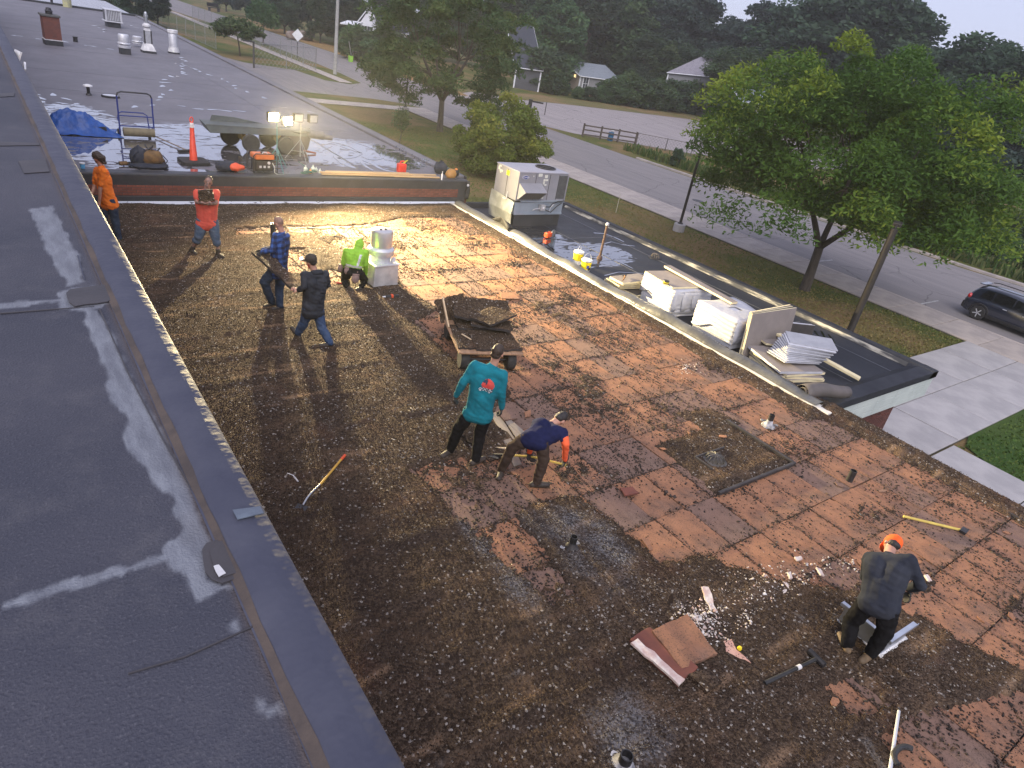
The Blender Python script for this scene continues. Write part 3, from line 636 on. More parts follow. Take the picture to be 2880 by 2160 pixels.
rim([(0, -.18), (0, .0), (.20, .02), (.25, -.03), (.30, -.118), (.30, -.19)], (CX1, CY1, ZR), (CX0, CY1, ZR), 'rim', m_rim)
# exposed pale inner face of the rim (stripped counterflashing), stained
m_scr = mat('stained concrete edge', (.38, .36, .30), (.055, .055, .055), 2.2, .9, a=.36, b=.56, stretch=(3, .5, 3))
MB().extrude([(CX1-.43, CY0+.62, ZC+.006), (CX1-.345, CY0+.62, ZC+.10), (CX1-.335, CY0+.62, ZC+.10), (CX1-.335, CY0+.62, ZC+.006)], (0, CY1-CY0-1.0, 0)).build('stripped_edge', m_scr, can)
# fascia panels, two courses of long tiles with recessed joints
for zi, (z0, z1) in enumerate(((-.58, -.385), (-.785, -.59), (-.93, -.795))):
    nx = 6; L = CX1-CX0-.3
    for i in range(nx): MB().box((CX0+.28+L*(i+.5)/nx, CY0+.06, (z0+z1)/2), (L/nx-.012, .05, z1-z0)).build('fascia_panel', G_FASCIA, can, bevel=.004)
    ny = 16; L = CY1-CY0
    for i in range(ny): MB().box((CX1-.06, CY0+.04+L*(i+.5)/ny, (z0+z1)/2), (.05, L/ny-.012, z1-z0)).build('fascia_panel', G_FASCIA, can, bevel=.004)
MB().box(((CX0+CX1)/2+.1, (CY0+CY1)/2+.04, -.66), (CX1-CX0-.35, CY1-CY0-.15, .55)).build('fascia_core', G_DKMET, can)
pier = MB().box((15.9, 6.05, -2.15), (2.5, .92, 2.4)).build('pier', G_MORTARD, can)
tag(pier, 'dark red brick pier under the canopy')
brick_wall(pier, 'brick', (14.65, 5.58), (1, 0), 2.5, -2.55, 24, G_BRICKD)
brick_wall(pier, 'brick', (17.16, 5.6), (0, 1), .9, -2.0, 14, G_BRICKD)
MB().box((13.6, 13.2, -2.1), (.25, 13.6, 2.5)).build('back_wall', G_BRICKD, can)
# canopy roof seams and a strainer
for x in (15.35, 17.2): MB().box((x, 12.9, ZC+.003), (.045, 13.9, .005)).build('seam', mat('pale seam', (.06, .064, .078), (.04, .043, .053), 3, .45), can)
for y in (8.9, 16.4): MB().box((15.2, y, ZC+.0045), (4.9, .04, .005)).build('seam', _MC['pale seam'], can)
d2 = thing('canopy_drain', 'domed roof drain strainer on the black canopy roof', 'drain', P(1842, 725, ZC))
MB().lathe([(.22, .0), (.22, .015), (.15, .03), (.145, .02)], n=24).build('ring', G_DKMET, d2, smooth=True)
for k in range(12):
    a = math.pi*2*k/12; MB().tube([(.14*math.cos(a)*c, .14*math.sin(a)*c, z) for c, z in ((1, .02), (.95, .08), (.75, .12), (.4, .14), (.1, .145))], .008, 5).build('rib', mat('weathered bronze', (.12, .10, .08), (.08, .07, .06), 9, .6), d2)
# dark drips of water on the canopy roof
dr = MB()
for q in ([(2290, 930), (2305, 950), (2300, 970), (2318, 985)], [(2310, 930), (2322, 955), (2330, 975)], [(2330, 940), (2345, 960), (2352, 985)]):
    pts = [P(*p, ZC+.004) for p in q]; 
    for a, b in zip(pts, pts[1:]):
        d = (b-a); n_ = Vector((-d.y, d.x, 0)).normalized()*.03; dr.sheet([a+n_, b+n_, b-n_, a-n_])
tag(dr.build('water_drips', mat('dark wet', (.008, .008, .01), rough=.15), can), 'dark drips across the black canopy roof', kind='stuff')
wl = MB()
for q in ([(1650, 690), (1700, 685), (1720, 680), (1750, 688), (1785, 692)], [(1670, 655), (1700, 657), (1730, 668), (1755, 680)], [(1560, 680), (1600, 685), (1640, 688)], [(1600, 700), (1650, 697), (1690, 690)], [(1680, 735), (1720, 730), (1750, 740), (1780, 755)], [(1680, 750), (1720, 745)], [(1700, 775), (1740, 765), (1790, 768), (1830, 770)]):
    pts = [P(*p, ZC+.0065) for p in q]
    for a, b in zip(pts, pts[1:]):
        d = (b-a); n_ = Vector((-d.y, d.x, 0)).normalized()*random.uniform(.015, .045); wl.sheet([a+n_, b+n_*.7, b-n_*.7, a-n_])
tag(wl.build('wet_streaks', m_water, can), 'thin wet streaks on the black canopy roof', kind='stuff')
# ================================================================ raised wing at left
lef = thing('raised_wing', 'taller flat-roofed wing with dark coated roof along the left side', 'building')
EX = .715
PRIMER = []
MB().box((-3.7, 28, .05), (8.75, 64, 7.0)).build('building_mass', G_BRICKD, lef)
rows = []
for j in range(161):
    y = -4+64*(j/160)**1.3; wv = .006*math.sin(y*7)+.004*math.sin(y*17)
    rows.append([(.485, y, ZL+.004), (.515+wv*.5, y, ZL+.012+wv*.3), (.54+wv*.5, y, ZL+.035+wv), (.60, y, ZL+.042+wv*.4), (.70, y, ZL+.036), (EX, y, ZL+.022), (EX+.004, y, ZL-.14)])
ed = MB(); ed.grid(rows); ed.build('edge_cap', G_CAP, lef, smooth=True, fix=False)
MB().box((EX+.006, 28, ZL-.075), (.012, 64, .010)).build('drip_edge', mat('dull edge metal', (.22, .21, .20), (.15, .145, .14), 4, .7), lef)
rows = []
for j in range(321):
    y = -4+64*(j/320)**1.5; wv = .006*math.sin(y*7)+.004*math.sin(y*17); n1 = .012*float(fbm(y*3., 2., 5, 3))
    rows.append([(.497-n1*1.2, y, ZL+.0088), (.510+wv*.5, y, ZL+.0150+wv*.3), (.519+n1*.6+wv*.5, y, ZL+.0215+wv*.5)])
vd = MB(); vd.grid(rows); vd.build('valley_dirt', G_DIRT, lef, smooth='all', fix=False)
def film(name, pxs, z, m, th=.004, label=None):
    if m is G_PRIMER: PRIMER.append([(p.x, p.y) for p in (P(*q, ZL) for q in pxs)]); return
    o = MB().prism([(p.x, p.y) for p in (P(*q, ZL) for q in pxs)], ZL+z, ZL+z+th).build(name, m, lef)
    if label: tag(o, label)
    return o
def z4(*q): return [(x*.434, 720+y*.434) for x, y in q]
def z7(*q): return [(x*.434, 1440+y*.434) for x, y in q]
def rough_(pts, amp=5, n=4):
    out = []; rr = random.Random(len(pts))
    for i, a in enumerate(pts):
        b = pts[(i+1) % len(pts)]
        for k in range(n): t = k/n; out.append((a[0]+(b[0]-a[0])*t+rr.uniform(-amp, amp)*(k > 0), a[1]+(b[1]-a[1])*t+rr.uniform(-amp, amp)*(k > 0)))
    return out
film('primer_band', [(62, 395), (92, 470), (117, 505), (160, 620), (205, 720), (240, 790), (300, 905), (330, 950)][:0] + z4((190, -300), (330, 0), (440, 190), (545, 165), (500, 0), (330, -320)), .002, G_PRIMER)
film('primer_band', rough_(z4((550, 360), (570, 440), (605, 500), (640, 640), (705, 770), (700, 830), (745, 920), (790, 1000), (830, 1100), (800, 1180), (860, 1290), (980, 1380), (1050, 1480), (1110, 1560), (1130, 1659)) + z7((1200, 90), (1170, 160), (1070, 230), (1080, 280), (1130, 360), (1230, 440), (1285, 555), (1385, 525), (1660, 440), (1640, 415), (1430, 470), (1350, 440), (1310, 330), (1310, 240), (1365, 180), (1280, 0)) + z4((1150, 1370), (1050, 1190), (940, 980), (830, 770), (740, 560), (640, 345)), 2, 3), .002, G_PRIMER, label='pale grey primer band brushed along the lap seam')
film('primer_streak', rough_(z7((1080, 275), (850, 345), (600, 410), (410, 470), (400, 490), (640, 445), (870, 375), (1085, 300)), 1.2, 4), .0025, G_PRIMER)
film('primer_streak', rough_(z7((380, 485), (200, 545), (40, 603), (42, 610), (220, 560), (375, 500)), 1, 3), .0025, G_PRIMER)
film('primer_smear', rough_(z7((1735, 1290), (1860, 1210), (1950, 1185), (2035, 1220), (2030, 1260), (1900, 1300)), 2, 3), .002, G_PRIMER)
film('primer_smear', rough_(z7((1660, 1200), (1685, 1180), (1720, 1250), (1690, 1280), (1665, 1250)), 2, 2), .002, G_PRIMER)
film('primer_smear', rough_(z7((1480, 710), (1520, 700), (1560, 770), (1545, 830), (1500, 780)), 2, 2), .002, G_PRIMER)
film('primer_smear', rough_(z7((2035, 1480), (2090, 1440), (2160, 1500), (2180, 1640), (2110, 1620), (2050, 1560)), 2, 3), .002, G_PRIMER)
film('primer_smear', rough_(z4((0, 310), (440, 268), (440, 290), (0, 335)), 1.5, 4), .002, G_PRIMER)
film('primer_smear', rough_(z4((380, 245), (430, 225), (730, 180), (750, 290), (620, 350), (510, 355), (400, 340)), 2, 3), .0015, G_PRIMER)
m_patch = mat('rubber patch', (.050, .046, .050), (.038, .036, .041), 3, .6, bmp=.4, bscale=14)
film('cover_patch', rough_(z4((430, 250), (460, 225), (670, 195), (710, 220), (730, 285), (700, 305), (490, 335), (450, 310)), 1.2, 3), .006, m_patch, .006, 'dark oblong rubber patch over the roof lap')
film('cover_patch', rough_(z7((1310, 260), (1340, 215), (1420, 190), (1530, 170), (1650, 400), (1440, 475), (1380, 455), (1330, 400)), 1.2, 3), .006, m_patch, .006, 'dark rounded rubber patch against the near roof edge')
film('cover_patch', rough_(z7((1360, 270), (1400, 215), (1540, 180), (1640, 380), (1450, 440), (1390, 400)), .8, 3), .012, m_patch, .005)
film('cover_patch', [(52, 455), (128, 450), (140, 485), (68, 490)], .004, m_patch, .006)
film('primer_smear', rough_([(80, 470), (110, 458), (130, 480), (90, 486)], 1, 2), .011, G_PRIMER)
film('lap_edge', z4((500, 0), (545, 160), (552, 160), (510, 0)), .004, G_CAP)
film('lap_edge', z4((640, 345), (830, 770), (1050, 1190), (1300, 1620), (1308, 1618), (1060, 1188), (838, 768), (648, 345)), .0045, m_patch)
film('lap_edge', z4((0, 372), (610, 330), (0, 380)), .003, m_patch)
film('lap_edge', z7((830, 1050), (1200, 940), (1760, 690), (1764, 698), (1200, 950), (834, 1058)), .003, m_patch)
film('lap_edge', [(0, 400), (110, 404), (112, 410), (0, 412)], .004, m_patch)
film('lap_edge', [(0, 264), (42, 262), (40, 272), (0, 274)], .004, m_patch)
# pale cap splice and white flakes near the patch
cs = MB().extrude([P(654, 1436, ZL+.05), P(732, 1426, ZL+.05), P(742, 1444, ZL+.05), P(668, 1462, ZL+.05)], (0, 0, .005)).build('cap_splice', mat('pale blue primer', (.125, .155, .195), (.09, .11, .145), 9, .65, bmp=.5, bscale=20), lef)
film('flake', rough_(z7((1415, 105), (1480, 70), (1500, 95), (1445, 145)), 1.5, 2), .013, G_WHITE, .002)
film('flake', rough_(z7((1510, 200), (1560, 180), (1600, 270), (1570, 300)), 1.5, 2), .013, G_WHITE, .002)
film('flake', rough_(z7((1385, 375), (1420, 365), (1465, 420), (1420, 445)), 1.5, 2), .018, G_WHITE, .002)
# bent strip of metal hanging at the edge far away
bs2 = MB(); a = Pd(30, 138, 15.5); bs2.box((EX+.02, 16.9, ZL-.05), (.03, .35, .22), rotm(0, .4, .2)); bs2.box((EX+.06, 15.9, ZL-.12), (.03, .3, .12), rotm(.3, .3, 0)); bs2.build('bent_edge_metal', G_WHITE, lef)

ys_ = [-4.0, 0.8]
while ys_[-1] < 60: ys_.append(ys_[-1]+max(.014, .006*ys_[-1]))
xs_ = np.concatenate([[-8, -5, -3], np.arange(-2, -.3, .05), np.arange(-.3, .5025, .012)]); GX_, GY_ = np.meshgrid(xs_, np.array(ys_)); sdv_ = np.full(GX_.shape, -9.0)
near_ = GY_ < 22
for pg in PRIMER: sdv_[near_] = np.maximum(sdv_[near_], sdpoly(GX_[near_], GY_[near_], pg))
nz_ = (fbm(GX_*22, GY_*9, 3, 4)-.5)*.05+(fbm(GX_*6, GY_*6, 9, 3)-.5)*.04; pm = np.clip((sdv_+nz_+.014)/.014, 0, 1)*(.72+.28*np.clip((fbm(GX_*18, GY_*5, 15, 4)-.3)*3, 0, 1))
dm = np.clip(np.exp(-((GX_-.50)/(.020+.02*fbm(GX_*0+2, GY_*1.5, 4, 3)))**2)*1.1, 0, 1)*(.5+.6*fbm(GX_*30, GY_*12, 6, 3)); dm = np.maximum(dm, .35*np.clip((GX_-.36)/.12, 0, 1)*np.clip((fbm(GX_*5, GY_*3, 19, 4)-.5)*3, 0, 1))
nc_ = len(xs_); ix_ = np.arange(GX_.size).reshape(GX_.shape); F_ = np.stack([ix_[:-1, :-1], ix_[:-1, 1:], ix_[1:, 1:], ix_[1:, :-1]], -1).reshape(-1, 4)
me = fast_mesh('roof_membrane', np.stack([GX_.ravel(), GY_.ravel(), np.full(GX_.size, ZL)+.004*(fbm(GX_*1.5, GY_*1.5, 2).ravel()-.5)], -1), F_, G_LEFT, smooth=True)
for nm, ar in (('primer', pm), ('dirt', dm)): me.attributes.new(nm, 'FLOAT', 'POINT').data.foreach_set('value', np.ascontiguousarray(ar.ravel(), np.float32))
mobj('roof_membrane', me, lef)
# ================================================================ work light (the lit lamp of the photograph)
m_lens = emit('glowing lamp lens', (1, .93, .72), 60); m_lens_off = mat('lamp glass', (.55, .56, .52), (.45, .46, .44), 4, .15)
m_yel = mat('yellow lamp housing', (.55, .40, .05), (.45, .33, .04), 5, .5); m_teal = mat('teal tripod tube', (.05, .22, .22), (.04, .17, .17), 5, .4); m_blk = mat('black plastic', (.015, .015, .016), (.028, .028, .028), 9, .5)
def tripod(name, label, base, hgt, heads, tube):
    t = thing(name, label, 'work light', base)
    MB().tube([(0, 0, .12), (0, 0, hgt-.05)], [.018, .014], 8).build('mast', tube, t, smooth=True)
    for k in range(3):
        a = k*2.094+.6; MB().tube([(.02*math.cos(a), .02*math.sin(a), .62), (.46*math.cos(a), .46*math.sin(a), .015)], .011, 6).build('leg', tube, t)
        MB().tube([(.02*math.cos(a), .02*math.sin(a), .28), (.27*math.cos(a), .27*math.sin(a), .27)], .007, 5).build('strut', tube, t)
    xs_ = [h[0] for h in heads]; MB().tube([(min(xs_), 0, hgt-.06), (max(xs_), 0, hgt-.06)], .013, 6).build('crossbar', tube, t)
    for (x, z, aim, lens) in heads:
        d = Vector(aim).normalized(); q_ = d.to_track_quat('-Y', 'Z').to_matrix(); c = Vector((x, 0, hgt+z))
        hd = MB().box(c, (.30, .13, .24), q_).build('lamp_head', m_blk, t, bevel=.01)
        MB().box(c+d*.07, (.315, .012, .255), q_).build('frame', m_yel if lens is m_lens else m_blk, hd)
        MB().box(c+d*.079, (.27, .008, .21), q_).build('lens', lens, hd)
        for k in range(4): MB().box(c-d*.08+q_ @ Vector((-.1+.067*k, 0, 0)), (.008, .06, .19), q_).build('fin', m_blk, hd)
    return t
TL = P(779, 479, ZU); TL2 = P(844, 451.6, ZU)
aim1, aim2 = (.18, -1, -.02), (.55, -1, -.02)
tripod('lit_work_light', 'lit twin-head work light on a tripod at the edge of the grey roof', TL, 1.46, [(-.13, .03, aim1, m_lens), (.27, -.05, aim2, m_lens)], m_teal)
tripod('unlit_work_light', 'unlit work light tripod standing behind the glowing one', TL2, 1.30, [(-.10, .0, (.2, -1, -.1), m_lens_off), (.36, .0, (.35, -1, -.1), m_lens_off)], mat('grey tripod tube', (.35, .36, .35), (.28, .28, .28), 4, .4, metal=.4))
for (x, z, aim) in ((-.13, .03, aim1), (.27, -.05, aim2)):
    ld = bpy.data.lights.new('work_lamp_beam', 'SPOT'); ld.energy = LAMP_W; ld.color = (1, .79, .42); ld.spot_size = R(120); ld.spot_blend = 1.0; ld.shadow_soft_size = .09
    lo = bpy.data.objects.new('work_lamp_beam', ld); COL.objects.link(lo); d = Vector(aim).normalized()
    lo.location = TL + Vector((x, 0, 1.46+z)) + d*.12; lo.rotation_euler = d.to_track_quat('-Z', 'Y').to_euler()
# ================================================================ things on the far roof
def on_y(px, py, y):
    d = ray(px, py); t = y/d.y; return Vector((0, 0, CAMZ))+d*t
def on_x(px, py, x):
    d = ray(px, py); t = x/d.x; return Vector((0, 0, CAMZ))+d*t
def at(px, py, z=ZU): return P(px, py, z)
# brick chimney
b = at(150, 126); ch = thing('brick_chimney', 'square red brick chimney with grey slab cap on the far roof', 'chimney', b, R(4)); hh = topz(b, 141, 42)-ZU
m_brt, nt_, bs_ = base_mat('chimney brickwork'); bt = _n(nt_, 'ShaderNodeTexBrick'); v_ = coords(nt_)
mp = _n(nt_, 'ShaderNodeMapping'); mp.inputs['Rotation'].default_value = (R(90), 0, 0); nt_.links.new(v_, mp.inputs[0]); nt_.links.new(mp.outputs[0], bt.inputs['Vector'])
bt.inputs['Scale'].default_value = 4.6; bt.inputs['Color1'].default_value = (.16, .045, .032, 1); bt.inputs['Color2'].default_value = (.10, .032, .026, 1); bt.inputs['Mortar'].default_value = (.13, .09, .08, 1); bt.inputs['Mortar Size'].default_value = .025
nt_.links.new(bt.outputs[0], bs_.inputs['Base Color']); bs_.inputs['Roughness'].default_value = .9
MB().box((0, 0, hh*.58), (.74, .74, hh*.80)).build('shaft', m_brt, ch)
MB().box((0, 0, hh*.09), (.80, .80, hh*.18)).build('base_flashing', G_BLACK, ch); MB().box((0, 0, hh*.185), (.82, .82, .04)).build('white_line', G_WHITE, ch)
MB().box((0, 0, hh*.99), (.86, .86, .10)).build('cap', mat('grey stone cap', (.10, .105, .10), (.07, .07, .07), 4), ch, bevel=.02)
MB().lathe([(.16, 0), (.16, .14), (.20, .15), (.13, .22), (.11, .30), (.02, .32)], (0, 0, hh+.03), 14).build('flue', G_DKMET, ch)
# louvred box vent
b = at(318, 76); lv = thing('louvred_vent', 'pale metal louvred box vent on a black curb, farthest on the grey roof', 'roof vent', b, R(3)); hh = topz(b, 312, 26)-ZU
MB().box((0, 0, hh*.14), (.85, .85, hh*.28)).build('curb', G_BLACK, lv); MB().box((0, 0, hh*.33), (1.15, 1.15, hh*.07)).build('flange', G_ALU, lv, bevel=.02)
MB().box((0, 0, hh*.66), (.95, .95, hh*.58)).build('body', mat('vent interior', (.10, .105, .12)), lv); MB().box((0, 0, hh*.98), (1.08, 1.08, hh*.07)).build('top', G_ALU, lv, bevel=.02)
for k in range(9): MB().box((-.42+.105*k, -.49, hh*.66), (.065, .03, hh*.54), rotm(0, 0, .4)).build('louvre', G_ALU, lv)
for s in (-1, 1): MB().box((s*.49, -.49, hh*.66), (.07, .07, hh*.58)).build('corner_post', G_ALU, lv)
def mush(px, py, tx, ty, label, sc=1.0, curb=True):
    b = at(px, py); o = thing('mushroom_vent', label, 'roof vent', b); h = topz(b, tx, ty)-ZU; r = .27*sc
    if curb: MB().box((0, 0, h*.16), (r*1.9, r*1.9, h*.32)).build('curb', G_BLACK, o)
    MB().lathe([(r*.8, h*.30), (r*1.15, h*.32), (r*1.18, h*.42), (r*.85, h*.46), (r*.8, h*.5)], n=24).build('skirt', G_ALU, o, smooth=True)
    MB().lathe([(r*1.12, h*.50), (r*1.2, h*.53), (r*1.15, h*.58), (r*.92, h*.6)], n=24).build('band', G_ALU, o, smooth=True)
    MB().lathe([(r*.95, h*.58), (r*1.0, h*.62), (r*1.0, h*.95), (r*.9, h*1.0), (.01, h*1.0)], n=24).build('hood', G_ALU, o, smooth=True)
mush(352, 152, 345, 96, 'round white mushroom vent on a dark curb, left of the tall square vent stack'); mush(388, 132, 386, 102, 'small white mushroom vent half behind the tall square vent stack', .95, False)
b = at(418, 148); sv = thing('square_vent_stack', 'tall white tapered vent stack with louvred box and ball top on the far roof', 'roof vent', b); hh = topz(b, 406, 45)-ZU
MB().box((0, 0, .06), (.72, .72, .12)).build('foot', G_BLACK, sv); MB().box((0, 0, .12+hh*.10), (.70, .70, hh*.20), taper=.55).build('cone_base', G_WHITE, sv)
MB().box((0, 0, hh*.42), (.36, .36, hh*.38)).build('box', mat('louvre grey', (.30, .31, .34)), sv)
for s in (-1, 1): MB().box((s*.18, -.18, hh*.42), (.06, .04, hh*.40)).build('rail', G_DKMET, sv)
for k in range(5): MB().box((-.10+.05*k, -.19, hh*.42), (.022, .02, hh*.34)).build('louvre', G_ALU, sv)
MB().box((0, 0, hh*.645), (.34, .34, hh*.08), taper=.75).build('shoulder', G_WHITE, sv); MB().lathe([(.12, 0), (.22, .08), (.22, .16), (.13, .24), (.10, .26)], (0, 0, hh*.68), 20).build('collar', G_WHITE, sv, smooth=True)
MB().lathe([(.08, 0), (.08, .30), (.12, .32), (.12, .42), (.08, .44), (.09, .5), (.06, .58), (.01, .6)], (0, 0, hh*.68+.24), 16).build('ball_top', G_GALV, sv, smooth=True)
b = at(489, 150); ps = thing('pipe_vent', 'plain white cylindrical vent with flat lid on the far roof', 'roof vent', b); hh = topz(b, 487, 84)-ZU
MB().lathe([(.33, 0), (.33, .08), (.30, .09)], n=24).build('foot', G_BLACK, ps); MB().lathe([(.32, .08), (.29, .22), (.25, .34), (.25, .36)], n=24).build('skirt', G_WHITE, ps, smooth=True)
MB().lathe([(.24, .3), (.24, hh-.16), (.23, hh-.14)], n=24).build('tube', G_ALU, ps, smooth=True); MB().lathe([(.25, hh-.2), (.29, hh-.16), (.29, hh-.02), (.27, hh), (.01, hh)], n=24).build('lid', G_WHITE, ps, smooth=True)
b = at(250, 268); pv = thing('capped_pipe', 'thin black vent pipe with white mushroom cap on the far roof', 'vent pipe', b); hh = topz(b, 246, 240)-ZU
MB().lathe([(.10, 0), (.09, .05), (.055, .08), (.055, hh-.04)], n=14).build('pipe', G_DKMET, pv, smooth=True); MB().lathe([(.05, hh-.05), (.16, hh-.03), (.15, hh+.01), (.06, hh+.04), (.01, hh+.04)], n=18).build('cap', G_WHITE, pv, smooth=True)
b = at(311, 273); MB().lathe([(.30, 0), (.30, .06), (.26, .08), (.24, .06), (.01, .07)], n=24)
lid = thing('roof_hatch_lid', 'flat round dark lid lying on the far roof beside the capped pipe', 'lid', b); MB().lathe([(.31, 0), (.31, .055), (.28, .075), (.25, .06), (.01, .065)], n=24).build('disc', G_DKMET, lid, smooth=True); MB().lathe([(.26, .066), (.05, .085), (.01, .085)], n=20).build('crown', G_ALU, lid, smooth=True)
b = at(213, 118); lp = thing('stub_pipe', 'small black stub pipe near the brick chimney', 'vent pipe', b); MB().lathe([(.12, 0), (.11, .22), (.13, .23), (.13, .27), (.1, .28)], n=12).build('pipe', G_DKMET, lp)
b = at(190, 20); yv = thing('yellow_vent', 'small yellowish vent stub at the far end of the grey roof', 'roof vent', b); MB().lathe([(.33, 0), (.33, .9), (.38, .92), (.38, 1.1), (.01, 1.12)], n=16).build('pipe', mat('yellowed metal', (.42, .40, .20), (.3, .3, .2), 4), yv, smooth=True)
b = at(146, 10); yv = thing('thin_far_pipe', 'thin dark pipe at the far end of the grey roof', 'vent pipe', b); MB().lathe([(.10, 0), (.10, .7), (.16, .72), (.16, .8)], n=10).build('pipe', G_DKMET, yv)
# blue roller frame (membrane roll on a wheeled hoop)
m_blue = mat('blue painted tube', (.022, .040, .20), (.018, .03, .15), 6, .4); b = at(388, 388); fr = thing('roller_dolly', 'blue tubular push frame holding a tan roll, standing on the wet roof', 'roller frame', b)
Lx, Rx = -.46, .46; zt = topz(b, 379, 261)-ZU
hoop = [(Lx, 0, .05), (Lx, 0, zt-.12), (Lx+.03, 0, zt-.04), (Lx+.12, 0, zt), (Rx-.12, 0, zt), (Rx-.03, 0, zt-.04), (Rx, 0, zt-.12), (Rx, 0, .05)]
MB().tube(hoop[:2], .022, 8).build('upright', m_blue, fr); MB().tube(hoop[-2:], .022, 8).build('upright', m_blue, fr); MB().tube(hoop[1:-1], .022, 8).build('handle', G_DKMET, fr, smooth=True)
for z, y in ((.33, 0), (.62, 0)): MB().tube([(Lx, y, z), (Rx, y, z)], .018, 8).build('crossbar', m_blue, fr)
MB().tube([(Lx, 0, .45), (Lx, .30, .47), (Lx+.05, .36, .62), (Lx+.14, .38, .66), (Rx-.2, .38, .66), (Rx-.1, .36, .6), (Rx-.08, .30, .2)], .018, 8).build('inner_hoop', m_blue, fr); MB().tube([(Lx, .02, .2), (Lx+.02, .34, .2)], .016, 6).build('side_bar', m_blue, fr); MB().tube([(Rx-.04, .02, .3), (Rx-.08, .34, .3)], .016, 6).build('side_bar', m_blue, fr)
MB().cyl((Lx+.08, -.03, .17), (Rx+.0, -.03, .17), .125, n=20).build('roll', mat('tan paper roll', (.19, .16, .10), (.14, .12, .08), 6, .8, bmp=.3), fr, smooth=True)
for x in (Lx+.01, Rx-.08): MB().lathe([(.09, -.03), (.09, .03)], n=14).build('wheel', G_RUBBER, fr).matrix_local = Matrix.Translation((x, .33, .09)) @ Matrix.Rotation(R(90), 4, 'Y')
# traffic cone
b = at(545, 458); tc = thing('traffic_cone', 'tall slim orange traffic cone on a black square base, on the wet roof', 'traffic cone', b, R(3)); hh = topz(b, 532, 326)-ZU
m_cone = mat('orange cone plastic', (.72, .075, .035), (.62, .06, .03), 5, .45); MB().prism([(-.36, -.29), (-.29, -.36), (.29, -.36), (.36, -.29), (.36, .29), (.29, .36), (-.29, .36), (-.36, .29)], 0, .085).build('base', G_RUBBER, tc, bevel=.012)
MB().lathe([(.105, .085), (.10, .1), (.095, .3), (.089, .31), (.081, .5), (.075, .51), (.068, .70), (.062, .71), (.054, hh*.80)], n=20).build('body', m_cone, tc, smooth=True)
MB().lathe([(.054, hh*.76), (.058, hh*.765), (.052, hh*.86), (.048, hh*.865)], n=18).build('sleeve', mat('white sleeve', (.75, .72, .70)), tc)
lp_ = [(.045*math.cos(t)*.9, 0, hh*.92+.075*math.sin(t)) for t in np.linspace(0, 2*math.pi, 15)]; MB().tube(lp_, .016, 6).build('loop_handle', m_cone, tc); MB().lathe([(.049, hh*.86), (.04, hh*.885), (.02, hh*.89)], n=14).build('shoulder', m_cone, tc)
# blue tarp heap
b = at(232, 372); tp = thing('blue_tarp', 'crumpled blue tarpaulin draped over a heap on the wet roof', 'tarpaulin', b); n = 56; rows = []
for i in range(n):
    for_row = []
    for j in range(n):
        u = i/(n-1)*2-1; v = j/(n-1)*2-1; x = u*1.0; y = v*.62; r_ = math.hypot(u, v)
        hgt_ = .74*math.exp(-((u+.55)/.36)**2-((v)/.6)**2)+.66*math.exp(-((u)/.34)**2-(v/.55)**2)+.36*math.exp(-((u-.45)/.4)**2-(v/.5)**2)
        f1 = float(fbm(u*3.5+9, v*3.5, 5, 4))-.5; f2 = abs(float(vnoise(u*5+v*2, v*4-u, 8))-.5)
        z = max(0.012, hgt_*(.72+.5*f1+.25*f2) + .05*f2 - .05*max(0, r_-.6)); k = 1-.13*f2-.12*max(0, math.sin(3*math.atan2(v, u)+1))
        for_row.append((x*k+.04*f1, y*k, z+.004))
    rows.append(for_row)
MB().grid(rows).build('sheet', mat('blue tarp', (.014, .085, .34), (.010, .06, .25), 5, .45, bmp=.6, bscale=7, bdist=.04), tp, smooth='all', fix=False)
MB().box((.05, .02, .12), (1.1, .6, .22)).build('covered_load', G_DKMET, tp)
# squeegee broom
a, c = at(436, 383, ZU+.05), at(520, 420, ZU+.05); sq = thing('roof_squeegee', 'long-handled squeegee lying on the wet roof next to the traffic cone', 'squeegee', ((a+c)/2).xy.to_3d()+Vector((0, 0, ZU)))
o_ = sq.location; MB().tube([a-o_, c-o_], .016, 6).build('handle', mat('worn wood', (.24, .17, .11), (.17, .12, .08), 9), sq); d = (c-a).normalized(); MB().box(c-o_+d*.08-Vector((0, 0, .02)), (.12, .5, .05), rotm(0, 0, math.atan2(d.y, d.x))).build('blade', G_RUBBER, sq, bevel=.01)
# tool bag heap
m_can = mat('tan canvas', (.17, .10, .04), (.10, .06, .03), 7, .9, bmp=.5); m_nav = mat('dark navy cloth', (.015, .02, .035), (.03, .035, .05), 7, .9, bmp=.5)
def lump(c, r, seed, m, name, parent, n=22, amp=.35):
    rows = []
    for i in range(n+1):
        th = math.pi*(i+.01)/(n+.02); row = []
        for k in range(n):
            ph = 2*math.pi*k/n; s_ = 1+amp*(float(fbm(3+math.cos(ph)*math.sin(th)*2+seed, 3+math.sin(ph)*math.sin(th)*2+math.cos(th), seed, 3))-.5)*2
            p = Vector((r[0]*math.sin(th)*math.cos(ph), r[1]*math.sin(th)*math.sin(ph), -r[2]*math.cos(th)))*s_+Vector(c); p.z = max(p.z, 0.003); row.append(p)
        rows.append(row)
    return MB().grid(rows, close=True).build(name, m, parent, smooth='all')
b = at(418, 470); tb = thing('tool_bag_heap', 'open tan and navy tool bags piled by the roof edge', 'tool bag', b)
lump((.10, 0, .22), (.30, .22, .24), 3, m_can, 'canvas_bag', tb); lump((-.20, .05, .24), (.20, .2, .26), 5, m_nav, 'navy_bag', tb); lump((.06, -.06, .06), (.50, .26, .08), 7, m_nav, 'cloth_base', tb, amp=.5)
